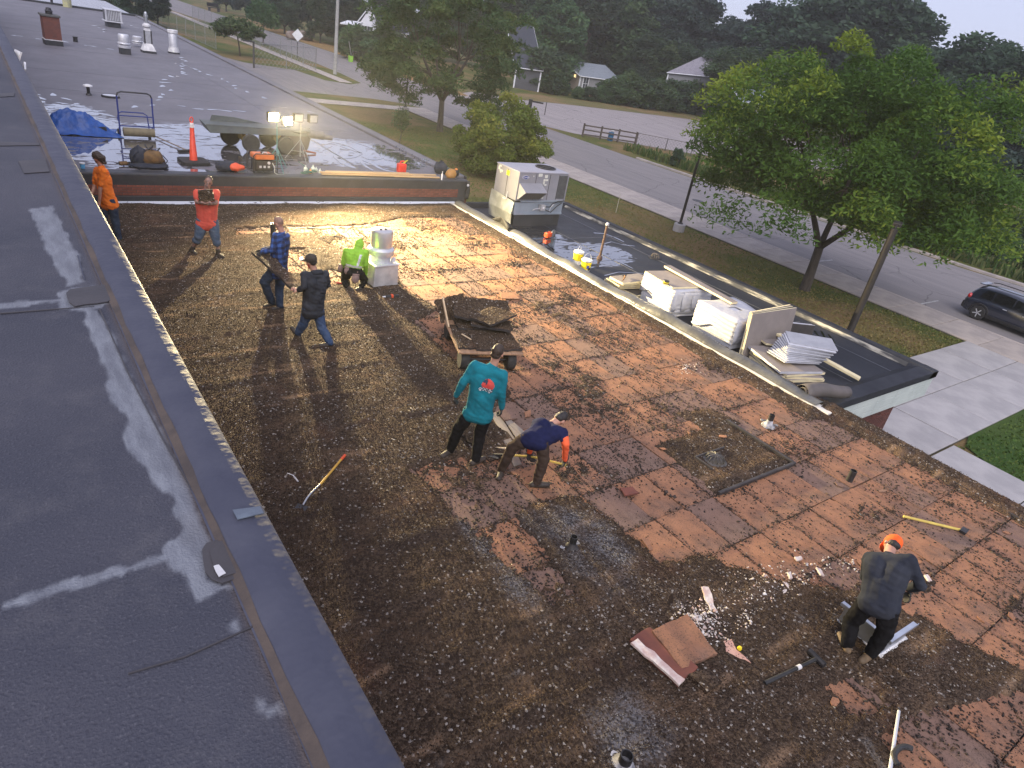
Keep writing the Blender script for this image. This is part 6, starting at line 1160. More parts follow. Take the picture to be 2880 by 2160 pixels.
def person(name_, J, label, face, skin_m=None, shirt=None, sleeve=1.0, pants=None, short=False, shoe=None, glove=None, hair='short', hair_m=None, hat=None, bulk=1.10, head_down=0, face_shirt=None, hem=.0, shirt_wr=.008, facez=0, pant_r=1.14, hood=False):
    skin_m = skin_m or m_skin
    A = [P(*J[k][:2], .09) for k in ('AL', 'AR')]; D = sum(math.hypot(a.x, a.y) for a in A)/2
    W = {}
    for k, v in J.items():
        if v[2] == 'air': W[k] = Pd(v[0], v[1], D+.25)
        elif k in ('AL', 'AR'): W[k] = P(v[0], v[1], .095)
        elif k in ('TL', 'TR'): W[k] = P(v[0], v[1], .045)
        else: W[k] = Pd(v[0], v[1], D-v[2])
    base = (W['AL']+W['AR'])/2; base.z = 0
    root = thing('person', label, 'person', base, 0, 'roofing crew'); fw = Vector((face[0], face[1], 0)).normalized()
    hipm, shm = (W['HL']+W['HR'])/2, (W['SL']+W['SR'])/2; ax = (shm-hipm).normalized(); side = (W['SR']-W['SL']); side = (side-ax*side.dot(ax)).normalized(); bk = ax.cross(side)
    # widen shoulders / hips to human breadth
    for k, s, lo in (('S', .5, .40), ('H', .5, .20)):
        m_ = (W[k+'L']+W[k+'R'])/2; d = W[k+'R']-W[k+'L']; L = max(d.length, lo); d = d.normalized()*L; W[k+'L'], W[k+'R'] = m_-d/2, m_+d/2
    hdir = (W['H']-W['N']).normalized(); f2 = (fw - hdir*fw.dot(hdir)); f2 = (f2+Vector((0, 0, -head_down))).normalized(); f2 = (f2-hdir*f2.dot(hdir)).normalized(); sx = f2.cross(hdir); hrot = Matrix((sx, f2, hdir)).transposed()
    hc = W['N']+hdir*.165; HB = lambda x, y, z: hc+hrot @ Vector((x, y, z))
    caps = []; b_ = bulk
    def torso(inf, lo=0):
        c1, c2 = hipm.lerp(shm, .38), hipm.lerp(shm, .78)
        if lo: h0 = hipm.lerp(c1, lo); return [(h0-side*.05*b_, c1-side*.062*b_, .092*b_+inf, .098*b_+inf), (h0+side*.05*b_, c1+side*.062*b_, .092*b_+inf, .098*b_+inf), (h0, c1, .105*b_+inf, .112*b_+inf)]+torso(inf)[4:]
        return [(W['HL']*.82+W['HR']*.18, W['HR']*.82+W['HL']*.18, .112*b_+inf, .112*b_+inf), (hipm.lerp(c1, .1), c1, .115*b_+inf, .118*b_+inf), (hipm-side*.055*b_, c1-side*.062*b_, .098*b_+inf, .098*b_+inf), (hipm+side*.055*b_, c1+side*.062*b_, .098*b_+inf, .098*b_+inf), (c1-side*.062*b_, c2-side*.085*b_, .098*b_+inf, .105*b_+inf), (c1+side*.062*b_, c2+side*.085*b_, .098*b_+inf, .105*b_+inf), (W['SL'].lerp(shm, .2)-ax*.03, W['SR'].lerp(shm, .2)-ax*.03, .074+inf, .074+inf), (shm-ax*.02, W['N']-hdir*.02, .075+inf, .050+inf*.5)]
    def arm(s, inf, t1=1.0, wrist=True):
        S_, E_, Wr = W['S'+s], W['E'+s], W['W'+s]; out = [(S_, S_.lerp(E_, min(1, t1*2)), .056+inf, .045+inf)]
        if t1 > .5: out.append((E_, E_.lerp(Wr, (t1-.5)*2), .045+inf, .045-.014*(t1-.5)*2+inf))
        return out
    def leg(s, inf, t1=1.0, lo=1.0):
        H_, K_, A_ = W['H'+s], W['K'+s], W['A'+s]; out = [(H_, H_.lerp(K_, min(1, t1*2)), .088*b_+inf, .062*lo+inf)]
        if t1 > .5: out += [(K_, K_.lerp(A_, .35*min(1, (t1-.5)*2)), .062*lo+inf, .060*lo+inf), (K_.lerp(A_, .3), K_.lerp(A_, (t1-.5)*2), .060*lo+inf, .042*lo+inf)]
        return out
    def hand(s, inf):
        Wr, F_ = W['W'+s], W['F'+s]; a = (F_-Wr).normalized(); p = (hipm-Wr); p = (p-a*p.dot(a)); p = p.normalized() if p.length > .01 else Vector((0, 0, -1)); sd_ = a.cross(p).normalized(); sg = 1 if s == 'L' else -1
        out = [(Wr-a*.02, Wr+a*.03, .028+inf, .026+inf)]
        for i in range(4): out.append((Wr+a*.02+sd_*(i-1.5)*.012, Wr+a*.088+sd_*(i-1.5)*.021, .016+inf, .0125+inf))
        for i, ln in enumerate((.9, 1.0, .95, .75)):
            r0 = Wr+a*.09+sd_*(i-1.5)*.021; r1 = r0+(a*.9+p*.35).normalized()*.040*ln; r2 = r1+(a*.35+p*.95).normalized()*.038*ln; out += [(r0, r1, .0105+inf, .0095+inf), (r1, r2, .0095+inf, .008+inf)]
        t0 = Wr+a*.03-sd_*.03*sg*-1; t1_ = t0+(a*.6+sd_*.7*sg+p*.3).normalized()*.045; out += [(t0, t1_, .014+inf, .011+inf), (t1_, t1_+(a*.8+p*.5).normalized()*.032, .011+inf, .009+inf)]
        return out
    hcaps = [(W['N']-hdir*.04, hc-hdir*.05, .056, .058), (HB(0, .045, -.075), HB(0, .03, -.04), .042, .05)]
    hballs = [(HB(0, -.005, .025), (.076, .094, .098), hrot), (HB(0, .094, -.012), (.012, .018, .024), hrot), (HB(-.078, -.005, -.005), (.010, .02, .032), hrot), (HB(.078, -.005, -.005), (.010, .02, .032), hrot), (HB(0, .083, -.062), (.026, .014, .014), hrot)]
    body = torso(-.012)+arm('L', -.003)+arm('R', -.003)+leg('L', -.008)+leg('R', -.008)+hcaps+hand('L', 0)+hand('R', 0)
    for s in 'LR':
        A_, T_ = W['A'+s], W['T'+s]; d = (T_-A_); d.z = d.z if J['T'+s][2] == 'air' else 0; d = d.normalized() if d.length > 1e-3 else fw; body.append((A_, A_+d*.09-Vector((0, 0, .045)), .034, .022))
    skin('body', body, hballs, skin_m, root, .0105, 3, base=base)
    for s in (-1, 1): e = MB().ball((0, 0, 0), (.011, .006, .007), 8, 6).build('eye', m_eye, root); e.matrix_local = Matrix.Translation(HB(s*.032, .083, .012)-base) @ hrot.to_4x4()
    # clothes
    if shirt: 
        sc_caps = torso(.020, 1.0 if hood else 0)+arm('L', .017, sleeve)+arm('R', .017, sleeve)
        if hem and not hood: sc_caps += [(W['HL']*.9+W['HR']*.1-ax*hem, W['HR']*.9+W['HL']*.1-ax*hem, .112*b_+.020, .112*b_+.020), (hipm-ax*hem, hipm, .115*b_+.020, .115*b_+.020)]
        bl_ = []
        if hood: sc_caps += [(W['N']-hdir*.02-f2*.02, hc+hdir*.03-f2*.02, .080, .095)]; bl_ += [(HB(0, -.012, .03), (.092, .106, .112), hrot)]
        skin('shirt', sc_caps, bl_, shirt, root, .0125, 6, shirt_wr, 8, (lambda c, n: face_shirt(c, n, hipm, shm, ax, side, bk)) if face_shirt else None, base)
        if hood:
            pass
    t1 = .53 if short else 1.0
    skin('shorts' if short else 'trousers', torso(-.006)[:4]+leg('L', .016 if not short else .028, t1, pant_r)+leg('R', .016 if not short else .028, t1, pant_r), [], pants, root, .0125, 5, .011, 9, base=base)
    belt = MB()
    for s in 'LR':
        A_, T_ = W['A'+s], W['T'+s]; air = J['T'+s][2] == 'air'; d = (T_-A_); d.z = d.z if air else 0; d = d.normalized() if d.length > 1e-3 else fw
        up_ = (W['K'+s]-A_).normalized(); dn2 = Vector((0, 0, -1)) if not air else (-up_*.6+Vector((0, 0, -.4))).normalized(); z0 = A_+dn2*.045
        so2 = skin('boot', [(z0-d*.055, z0+d*.06, .045, .047), (z0+d*.05, z0+d*.165-Vector((0, 0, .004)), .047, .042), (A_-d*.01+dn2*.02, A_+up_*.06, .05, .052)], [], shoe or m_boot, root, .010, 3, base=base)
        if glove: skin('glove', hand(s, .0035)+[(W['W'+s]-(W['F'+s]-W['W'+s]).normalized()*.05, W['W'+s], .036, .036)], [], glove, root, .0075, 1, base=base)
    if hair == 'short': skin('hair', [], [(HB(0, -.022, .042), (.081, .090, .094), hrot), (HB(0, -.05, -.02), (.070, .055, .055), hrot)], hair_m or m_hairb, root, .009, 2, .004, 40, base=base)
    if hair == 'long': skin('hair', [(HB(0, -.03, .05), HB(.0, -.13, .0), .085, .06), (HB(0, -.08, .0), HB(.0, -.12, -.09), .07, .045)], [(HB(0, -.02, .045), (.088, .100, .100), hrot)], hair_m or m_hairb, root, .009, 1, .014, 26, base=base)
    if hair == 'stubble': skin('hair', [], [(HB(0, -.012, .034), (.0765, .092, .094), hrot)], hair_m or m_stub, root, .009, 2, base=base)
    if hat:
        hm, brim = hat; cp2 = skin('cap', [], [(HB(0, -.018, .045), (.094, .112, .092), hrot)], hm, root, .009, 2, base=base); bd_ = fw if brim > 0 else -fw; bb2 = f2*brim
        br = MB(); rows = []
        for i in range(7):
            u = (i/6-.5)*2; c0 = HB(u*.075, .082*brim*math.sqrt(max(.05, 1-u*u*.75)), .045); c1_ = HB(u*.07, (.10+.065*(1-u*u))*brim, .032-.008*u*u); rows.append([c0-base, c1_-base])
        br.grid(rows); bo = br.build('brim', hm, cp2, smooth='all', fix=False); bo.modifiers.new('s', 'SOLIDIFY').thickness = .006
    W.update(base=base, fw=fw, hipm=hipm, shm=shm, hc=hc, HB=HB, root=root, D=D, ax=ax, side=side, bk=bk, hrot=hrot); return W
camr = _R.xy.to_3d().normalized(); camf = _f.xy.to_3d().normalized(); FACE = lambda r_, f_: camr*r_+camf*f_
# --- worker in teal
m_teal2 = mat('teal jersey', (.010, .18, .235), (.008, .14, .185), 5, .95, spec=.15, bmp=.2, bscale=150); m_pr = mat('red print', (.62, .07, .06)); m_pd = mat('dark print', (.02, .045, .08)); m_pw2 = mat('white print on cloth', (.55, .60, .62))
def teal_print(c, n, hipm, shm, ax, side, bk):
    v = c-hipm; t = v.dot(ax); s = v.dot(side); T_ = (shm-hipm).length
    if n.dot(camf) > -.1: return 0
    u_, w_ = s-.035, t-T_*.76
    r_ = math.hypot(u_, w_)
    if r_ < .085 and w_ > -.05:
        return 2 if (u_ < -.015 and abs(w_-.03+.3*u_) < .022) or (abs(u_+.03) < .008 and w_ > -.02) else 1
    if -.105 < w_ < -.05 and abs(u_+.015) < .10: return (3 if (int((u_+.3)/.022)+int((w_+.5)/.018)) % 2 else 2) if abs(u_+.015)+abs(w_+.08) < .105 else 0
    return 0
person('teal', PEOPLE['teal'], 'worker in a teal long-sleeved shirt with red sun print, standing by the loaded cart', FACE(.35, 1), shirt=[m_teal2, m_pr, m_pd, m_pw2], pants=m_blkp, glove=m_glove, face_shirt=teal_print, head_down=.3, hem=.03)
# --- bending worker
m_navt = mat('navy shirt', (.014, .017, .060), (.010, .013, .044), 6, .95, spec=.12); m_ors = mat('orange sleeves', (.80, .12, .035), (.68, .09, .03), 6, .8)
def navy(c, n, hipm, shm, ax, side, bk):
    return 0
Wb = person('bent', PEOPLE['bent'], 'worker in a navy shirt with orange sleeves bending over a pry tool', FACE(.6, .8), shirt=[m_navt], sleeve=.34, pants=m_brnp, glove=m_glove, hair='short', hair_m=m_hairk, head_down=.8, hem=.0, pant_r=1.05)
for s in 'LR': skin('sleeve', [(Wb['S'+s].lerp(Wb['E'+s], .5), Wb['E'+s], .058, .055), (Wb['E'+s], Wb['W'+s].lerp(Wb['E'+s], .08), .055, .044)], [], m_ors, Wb['root'], .012, 4, .008, 10, base=Wb['base']); 
tl = thing('pry_spade', 'yellow-handled pry spade in the gloved hands of the bending worker', 'pry tool', Wb['base']); e0 = P(1220+600*.2772, 920+1290*.2772, .04); h1 = Wb['WR'].lerp(Wb['FR'], .75); h2 = Wb['WL'].lerp(Wb['FL'], .75)
MB().tube([p-Wb['base'] for p in (h1+(h1-h2).normalized()*.05, h1, h2, h2.lerp(e0, .75))], .016, 8).build('handle', mat('yellow tool handle', (.6, .48, .1)), tl, smooth=True); MB().tube([p-Wb['base'] for p in (h2.lerp(e0, .7), e0)], [.02, .014], 8).build('shank', G_DKMET, tl); dd = (e0-h2).normalized(); MB().box(e0-Wb['base'], (.24, .18, .012), rotm(0, .1, math.atan2(dd.y, dd.x))).build('blade', G_DKMET, tl)
# --- plaid shirt
m_p1 = mat('plaid blue', (.035, .10, .33), (.03, .08, .26), 9, .85); m_p2 = mat('plaid navy', (.010, .018, .055), (.008, .014, .04), 9, .85); m_p3 = mat('plaid mid', (.018, .045, .15), (.015, .035, .12), 9, .85)
def plaid(c, n, hipm, shm, ax, side, bk):
    a = (c.z % .11) < .055; b = ((c.x*.7-c.y*.7) % .10) < .05; return 0 if a and b else (1 if not a and not b else 2)
Wp = person('plaid', PEOPLE['plaid'], 'bald worker in a blue plaid shirt carrying the far end of a roofing slab', FACE(-1, .25), shirt=[m_p1, m_p2, m_p3], pants=m_jean2, glove=m_glove, hair='stubble', face_shirt=plaid, hem=.06)
# --- grey hoodie
m_gh = mat('charcoal hoodie', (.038, .043, .053), (.027, .030, .038), 6, .95, spec=.12, bmp=.2, bscale=120); m_capd = mat('dark brown cap', (.030, .024, .020), (.045, .037, .031), 9, .9)
Wg = person('gray', PEOPLE['gray'], 'worker in a charcoal hooded jacket and cap carrying the near end of a roofing slab', FACE(-1, .35), shirt=[m_gh], pants=m_jean, hair='short', hair_m=m_hairk, hat=(m_capd, 1), hem=.10, bulk=1.16, shirt_wr=.016)
skin('hood', [(Wg['N']-Wg['fw']*.06-Wg['side']*.07-Vector((0, 0, .03)), Wg['N']-Wg['fw']*.06+Wg['side']*.07-Vector((0, 0, .03)), .05, .05)], [], m_gh, Wg['root'], .012, 4, .006, base=Wg['base']); skin('bandana', [(Wg['HB'](0, .035, -.06), Wg['HB'](0, .04, -.10), .058, .05)], [], mat('red bandana', (.45, .02, .03), (.35, .015, .02), 9), Wg['root'], .010, 3, .004, base=Wg['base'])
hl = MB(); hl.box((0, 0, 0), (.05, .035, .035)); h_ = hl.build('head_lamp', emit('head lamp glow', (1, 1, .92), 4), Wg['root'], bevel=.008); h_.matrix_local = Matrix.Translation(Wg['HB'](0, .185, .05)-Wg['base']) @ Wg['hrot'].to_4x4()
# slab carried between them
def qslab(name, corners, th, label, grp, m=G_GRAVEL):
    c = [Vector(p) for p in corners]; n = (c[1]-c[0]).cross(c[3]-c[0]).normalized(); n = n if n.z > 0 else -n; N = 9; ctr = sum(c, Vector())/4; top = []
    for i in range(N):
        row = []
        for j in range(N):
            u, v = i/(N-1), j/(N-1); p = (c[0].lerp(c[1], u)).lerp(c[3].lerp(c[2], u), v); e_ = 1 if i in (0, N-1) or j in (0, N-1) else 0
            row.append(p-ctr+n*(.012*(random.random()-.5))+Vector((random.gauss(0, .008), random.gauss(0, .008), 0))*e_)
        top.append(row)
    mb = MB(); mb.grid(top, 0); mb.grid([[p-n*th for p in r] for r in top], 1)
    ring = top[0]+[r[-1] for r in top[1:]]+top[-1][-2::-1]+[r[0] for r in top[-2:0:-1]]; k = len(ring)
    mb.add([p for p in ring]+[p-n*th for p in ring], [(i, (i+1) % k, k+(i+1) % k, k+i) for i in range(k)], 1)
    o = mb.build(name, [m, G_TAR], None); o.location = ctr; return tag(o, label, 'roofing slab', grp)
gq = lambda x, y, D_: Pd(660+x*.2412, 600+y*.2412, D_)
qslab('carried_slab', [gq(200, 450, Wp['D']-.05), gq(425, 470, Wp['D']+.08), gq(772, 835, Wg['D']+.02), gq(690, 893, Wg['D']-.16)], .04, 'long roofing slab carried between the plaid-shirted worker and the hooded worker', 'loose slabs')
# --- tattooed worker in shorts
m_rt = mat('red-orange shirt', (.62, .085, .055), (.50, .07, .05), 6, .85)
Wt = person('tattoo', PEOPLE['tattoo'], 'worker in an orange-red T-shirt and denim shorts clutching a dark slab to the chest', FACE(.35, -1), skin_m=m_skint, shirt=[m_rt], sleeve=.28, pants=m_shorts, short=True, shoe=m_boot, hair='short', hair_m=m_hairb, bulk=1.22, hem=.05)
lq = lambda x, y: Pd(200+x*.226, 400+y*.226, Wt['D']-.30)
qslab('held_slab', [lq(1575, 600), lq(1770, 590), lq(1785, 735), lq(1580, 745)], .05, 'dark chunk of roofing held at the chest of the worker in shorts', 'loose slabs')
# --- orange T-shirt
m_ot = mat('orange T-shirt', (.85, .20, .015), (.72, .16, .012), 6, .85)
Wo = person('orange', PEOPLE['orange'], 'long-haired worker in an orange T-shirt and jeans beside the raised roof at left', FACE(-1, .15), shirt=[m_ot], sleeve=.36, pants=m_jean2, glove=None, hair='long', hair_m=m_hairb, hem=.06, shirt_wr=.014)
bg_ = thing('plastic_bag', 'small pale and dark bundle carried by the worker in the orange T-shirt', 'bundle', Wo['FL']-Vector((0, 0, .12))); lump((0, 0, .06), (.08, .07, .09), 31, mat('bluish white plastic', (.4, .48, .52)), 'white_part', bg_); lump((.08, 0, .02), (.09, .07, .10), 33, m_nav, 'dark_part', bg_)
# --- kneeling worker in lime
m_lime = mat('lime hi-vis hoodie', (.25, .52, .035), (.20, .42, .03), 5, .8); m_refl = mat('reflective tape', (.62, .64, .60), (.5, .52, .5), 12, .35, metal=.2)
def lime(c, n, hipm, shm, ax, side, bk):
    v = c-hipm; t = v.dot(ax)/(shm-hipm).length; s = v.dot(side)
    if .26 < t < .37 and abs(s) < .17: return 1
    if .35 < t < .95 and .045 < s-.06*(t-.3) < .095 and n.dot(camf) < 0: return 1
    return 0
Wl = person('lime', PEOPLE['lime'], 'worker in a lime hi-vis hooded top kneeling beside the exhaust fan', FACE(.15, 1), shirt=[m_lime, m_refl], pants=m_blkp, glove=m_glove, hair=None, hood=True, face_shirt=lime, head_down=.6, hem=.02)
m_pch = mat('dusty suede pouch', (.26, .18, .16), (.19, .13, .12), 7, .9, bmp=.3)
for k, (x, y, d, r_) in enumerate(((1225, 890, .10, (.07, .06, .10)), (1325, 985, .14, (.09, .06, .12)), (1140, 860, -.05, (.06, .05, .10)), (1360, 930, .12, (.05, .04, .06)))):
    p = Pd(700+x*.226, 560+y*.226, Wl['D']-d); o = MB().ball((0, 0, 0), r_, 14, 10).build('tool_pouch', m_pch, Wl['root'], smooth='all'); o.location = p-Wl['base']; MB().box((0, 0, r_[2]*.8), (r_[0]*1.6, r_[1]*1.6, .03)).build('flap', m_pch, o, bevel=.008)
# --- bending worker in orange cap
m_dn = mat('charcoal navy shirt', (.022, .026, .038), (.036, .040, .052), 3, .95, spec=.12, bmp=.2, bscale=120); m_orc = mat('bright orange cap', (.95, .12, .012), (.8, .10, .01), 7, .8)
def dirty(c, n, hipm, shm, ax, side, bk): return 0
Wr = person('right', PEOPLE['right'], 'worker in a bright orange cap and charcoal shirt bending over a sheet-metal curb', FACE(.25, 1), shirt=[m_dn], sleeve=.82, pants=m_blkp, shoe=m_tanb, glove=m_glove, hair='short', hair_m=m_hairk, hat=(m_orc, 1), head_down=.7, pant_r=1.25, bulk=1.2)
qq = lambda x, y, z=0: P(2280+x*.2411, 1480+y*.2411, z)
c1, c2 = qq(790, 1520), qq(1110, 1300); uu = (c2-c1).normalized(); vv = Vector((-uu.y, uu.x, 0)); Lc = .54; cu = thing('sheet_metal_curb', 'shiny square sheet-metal curb between the legs of the worker in the orange cap', 'metal curb', c1+uu*Lc/2+vv*Lc/2, math.atan2(uu.y, uu.x)); m_sheet = mat('new zinc sheet', (.55, .60, .68), (.44, .48, .55), 3, .3, metal=.75)
for k in (0, 3):
    a = k*math.pi/2; rz_ = Matrix.Rotation(a, 4, 'Z')
    w1 = MB().box((0, -Lc/2, .15), (Lc if k % 2 else Lc-.026, .012, .30)).build('wall', m_sheet, cu); w1.matrix_local = rz_; f1 = MB().box((0, -Lc/2-.02, .31), (Lc+.09 if k % 2 else Lc-.004, .05, .01)).build('top_flange', m_sheet, cu); f1.matrix_local = rz_; f3 = MB().box((0, -Lc/2-.045, .29), (Lc+.1 if k % 2 else Lc+.08, .008, .04)).build('drip_edge', m_sheet, cu); f3.matrix_local = rz_
    rr = random.Random(k); pts = [(-Lc/2-.04+(Lc+.08)*i/10, -Lc/2-.03-.06*rr.random(), .02) for i in range(11)]; mbx = MB(); mbx.grid([[(p[0], -Lc/2, .05) for p in pts], pts, [(p[0], p[1]-.03, .008) for p in pts]]); f2_ = mbx.build('caulk_bead', G_WHITE, cu, smooth='all', fix=False); f2_.matrix_local = rz_
# ================================================================ trees
def m_leaf(name, lo, mid, hi, vary=.12):
    m, nt, bs = base_mat(name); at_ = _n(nt, 'ShaderNodeAttribute'); at_.attribute_name = 'tint'; cr = _n(nt, 'ShaderNodeValToRGB'); el = cr.color_ramp.elements; el.new(.5)
    for e, (p, c) in zip(el, ((0, lo), (.5, mid), (1, hi))): e.position = p; e.color = c4(c)
    nt.links.new(at_.outputs['Fac'], cr.inputs[0]); oi = _n(nt, 'ShaderNodeObjectInfo'); hs = _n(nt, 'ShaderNodeHueSaturation'); nt.links.new(cr.outputs[0], hs.inputs['Color'])
    nt.links.new(math_(nt, 'ADD', math_(nt, 'MULTIPLY', oi.outputs['Random'], .05), .475), hs.inputs['Hue']); nt.links.new(math_(nt, 'ADD', math_(nt, 'MULTIPLY', oi.outputs['Random'], 2*vary), 1-vary), hs.inputs['Value'])
    nt.links.new(hs.outputs[0], bs.inputs['Base Color']); bs.inputs['Roughness'].default_value = .7; bs.inputs['Specular IOR Level'].default_value = .2
    tr = _n(nt, 'ShaderNodeBsdfTranslucent'); nt.links.new(hs.outputs[0], tr.inputs[0]); mx = _n(nt, 'ShaderNodeMixShader'); mx.inputs[0].default_value = .38; out = nt.nodes['Material Output']
    nt.links.new(bs.outputs[0], mx.inputs[1]); nt.links.new(tr.outputs[0], mx.inputs[2]); nt.links.new(mx.outputs[0], out.inputs[0]); return m
m_bark = mat('bark', (.075, .062, .052), (.045, .038, .033), 5, .95, bmp=.8, bscale=14, bdist=.03, stretch=(3, 3, .5))
L_LOC = m_leaf('honey locust leaves', (.036, .112, .022), (.066, .168, .030), (.20, .31, .04)); L_LOC2 = m_leaf('darker locust leaves', (.038, .078, .034), (.064, .118, .042), (.13, .17, .05)); L_MAP = m_leaf('maple leaves', (.08, .135, .026), (.13, .20, .034), (.28, .30, .05)); L_BG = m_leaf('woodland leaves', (.036, .066, .040), (.056, .098, .054), (.088, .132, .062), .22); L_BG2 = m_leaf('brighter woodland leaves', (.044, .086, .040), (.072, .124, .052), (.112, .162, .06), .2); L_CON = m_leaf('evergreen needles', (.030, .052, .044), (.044, .072, .054), (.064, .098, .064), .2)  # woodland and evergreen greens lightened and blued, distance haze put into their colour
def leaves_mesh(name, C, n_each, rc, leaf, m, rng, edge_tint=0.0, droop=.25, flat=.55, center=None, R_=None):
    "C: clump centres (k,3); rhombic leaf faces spread through each clump"
    k = len(C); n = k*n_each; ci = np.repeat(np.arange(k), n_each); d = rng.normal(size=(n, 3)); d /= np.linalg.norm(d, axis=1)[:, None]; rad = rng.random(n)**.45
    r_ = rc[ci]; pos = C[ci]+d*(rad*r_)[:, None]*np.array([1, 1, flat]); pos[:, 2] -= droop*(np.hypot(d[:, 0], d[:, 1])*rad)**2*r_
    a = rng.uniform(0, 6.283, n); el = rng.normal(-.25, .5, n); ax = np.stack([np.cos(a)*np.cos(el), np.sin(a)*np.cos(el), np.sin(el)], -1); rnd = rng.normal(size=(n, 3)); rnd[:, 2] += 1.2
    sd = np.cross(ax, rnd); sd /= np.linalg.norm(sd, axis=1)[:, None]+1e-9; L = leaf[0]*rng.uniform(.6, 1.35, n); Wd = leaf[1]*rng.uniform(.7, 1.3, n)
    V = np.stack([pos-ax*(L/2)[:, None], pos+sd*(Wd/2)[:, None], pos+ax*(L/2)[:, None], pos-sd*(Wd/2)[:, None]], 1).reshape(-1, 3); F = np.arange(4*n).reshape(-1, 4)
    ct = rng.uniform(.05, .65, k); t = ct[ci]+rng.normal(0, .12, n)
    if edge_tint:
        rr = np.linalg.norm((pos-center)/R_, axis=1); t = t + edge_tint*np.clip((rr-.72)/.3, 0, 1)*np.clip((pos[:, 2]-center[2])/R_[2]+.55, 0, 1)*(rng.random(k)[ci]*.8+.3)
    return fast_mesh(name, V, F, m, np.repeat(np.clip(t, 0, 1), 4))
def crown_pts(rng, n, Rx, Ry, Rz, zc, shell=.35, lobes=5, under=-.55):
    P_ = []; la = rng.uniform(0, 6.28, lobes); lw = rng.uniform(.75, 1.12, lobes)
    while len(P_) < n:
        d = rng.normal(size=3); d /= np.linalg.norm(d); rr = (shell+(1-shell)*rng.random())**.6
        if d[2] < under: continue
        az = math.atan2(d[1], d[0]); k = max(lw[i]*math.cos((az-la[i])/2)**8 for i in range(lobes)); k = .60+.45*k
        P_.append((d[0]*Rx*rr*k, d[1]*Ry*rr*k, zc+d[2]*Rz*rr*(.85+.2*k)))
    return np.array(P_)
def trunk_mb(rng, h0, r0, tips, splits=4, zc=None):
    mb = MB(); top = Vector((rng.normal(0, .1), rng.normal(0, .1), h0)); mb.tube([(0, 0, -.15), (0, 0, .1), (top.x*.3, top.y*.3, h0*.5), tuple(top)], [r0*1.5, r0*1.1, r0*.9, r0*.82], 10)
    subs = []; 
    for i in range(splits):
        a = 6.283*i/splits+rng.uniform(-.4, .4); L = rng.uniform(.45, .75); q = top+Vector((math.cos(a)*zc*.33*L*1.6, math.sin(a)*zc*.33*L*1.6, (zc-h0)*rng.uniform(.55, 1.0))); mid = top.lerp(q, .5)+Vector((math.cos(a)*.12, math.sin(a)*.12, .1)); mb.tube([tuple(top-Vector((0, 0, r0*.6))), tuple(mid), tuple(q)], [r0*.62, r0*.48, r0*.32], 8); subs += [q, mid]
    for t in tips:
        t = Vector(t); s = min(subs, key=lambda p: (p-t).length+max(0, p.z-t.z)*2); mid = s.lerp(t, .5)+Vector((0, 0, .12*(t-s).length)); mb.tube([tuple(s), tuple(mid), tuple(t)], [r0*.18, r0*.10, r0*.03], 5, caps=False)
    return mb
def tree(name, label, loc, H, Rx, Ry, trunk_h, r0, n_cl, n_each, rc, leaf, m, seed, grp=None, edge=0, shell=.35, under=-.5, flat=.55, splits=4, zfrac=.5, rz=0, cat='tree', droop=.25, lobes=5):
    rng = np.random.default_rng(seed); o = thing(name, label, cat, loc, rz, grp); Rz = (H-trunk_h)*zfrac; zc = H-Rz-rc*.3
    C = crown_pts(rng, n_cl, Rx-rc*.6, Ry-rc*.6, Rz, zc, shell, lobes=lobes, under=under); rcs = rng.uniform(.6, 1.3, n_cl)*rc
    trunk_mb(rng, trunk_h, r0, C[rng.permutation(n_cl)[:min(34, n_cl)]], splits, zc).build('trunk', m_bark, o, smooth='all', fix=False)
    me = leaves_mesh('crown', C, n_each, rcs, leaf, m, rng, edge, droop, flat, np.array([0, 0, zc]), np.array([Rx, Ry, Rz+rc])); mobj('crown', me, o); return o
pl_ = P(2262, 815, ZG); H1 = topz(pl_, 2305, 128)-ZG
tree('locust_tree', 'big honey locust with yellow-green tips on the lawn in front of the road', pl_, H1*1.09, 8.3, 7.6, 2.3, .24, 225, 430, 1.35, (.24, .085), L_LOC, 5, edge=.62, under=-.42, flat=.42, shell=.28, droop=.5, zfrac=.58, lobes=10)
p2 = P(1236, 370, ZG); tree('locust_tree', 'tall dark green tree on the lawn beside the far pavement and black lamp post', p2, 12.8, 7.8, 7.2, 2.6, .27, 150, 250, 1.15, (.38, .12), L_LOC2, 6, edge=.3, under=-.6, flat=.4, shell=.45, droop=.5, zfrac=.62, lobes=9)
p3 = P(1402, 492, ZG); H3 = topz(p3, 1435, 268)-ZG
tree('maple_tree', 'bushy light green maple right behind the air conditioning unit', p3, H3, 3.9, 3.7, .7, .14, 120, 300, .72, (.22, .12), L_MAP, 7, edge=.5, under=-.75, flat=.6, shell=.4, zfrac=.62, droop=.2)
p4 = P(1123, 411, ZG); tree('sapling', 'slim young sapling on the lawn next to the grey roof', p4, topz(p4, 1119, 296)-ZG, .75, .75, 1.0, .04, 22, 60, .42, (.24, .08), L_BG2, 8, flat=.9, splits=3, zfrac=.55)
p5 = P(675, 158, ZG); tree('sapling', 'round young tree on the fenced grass with a thin trunk', p5, topz(p5, 664, 48)-ZG, 3.6, 3.2, 2.2, .09, 40, 120, .9, (.5, .2), L_BG2, 9, flat=.6, splits=3)
p6 = P(740, 127, ZG); tree('sapling', 'taller pale young tree beside the road left of the diamond sign', p6, topz(p6, 735, -8)-ZG, 2.6, 2.4, 2.6, .10, 46, 120, .9, (.5, .2), L_BG2, 10, flat=.8, splits=3)
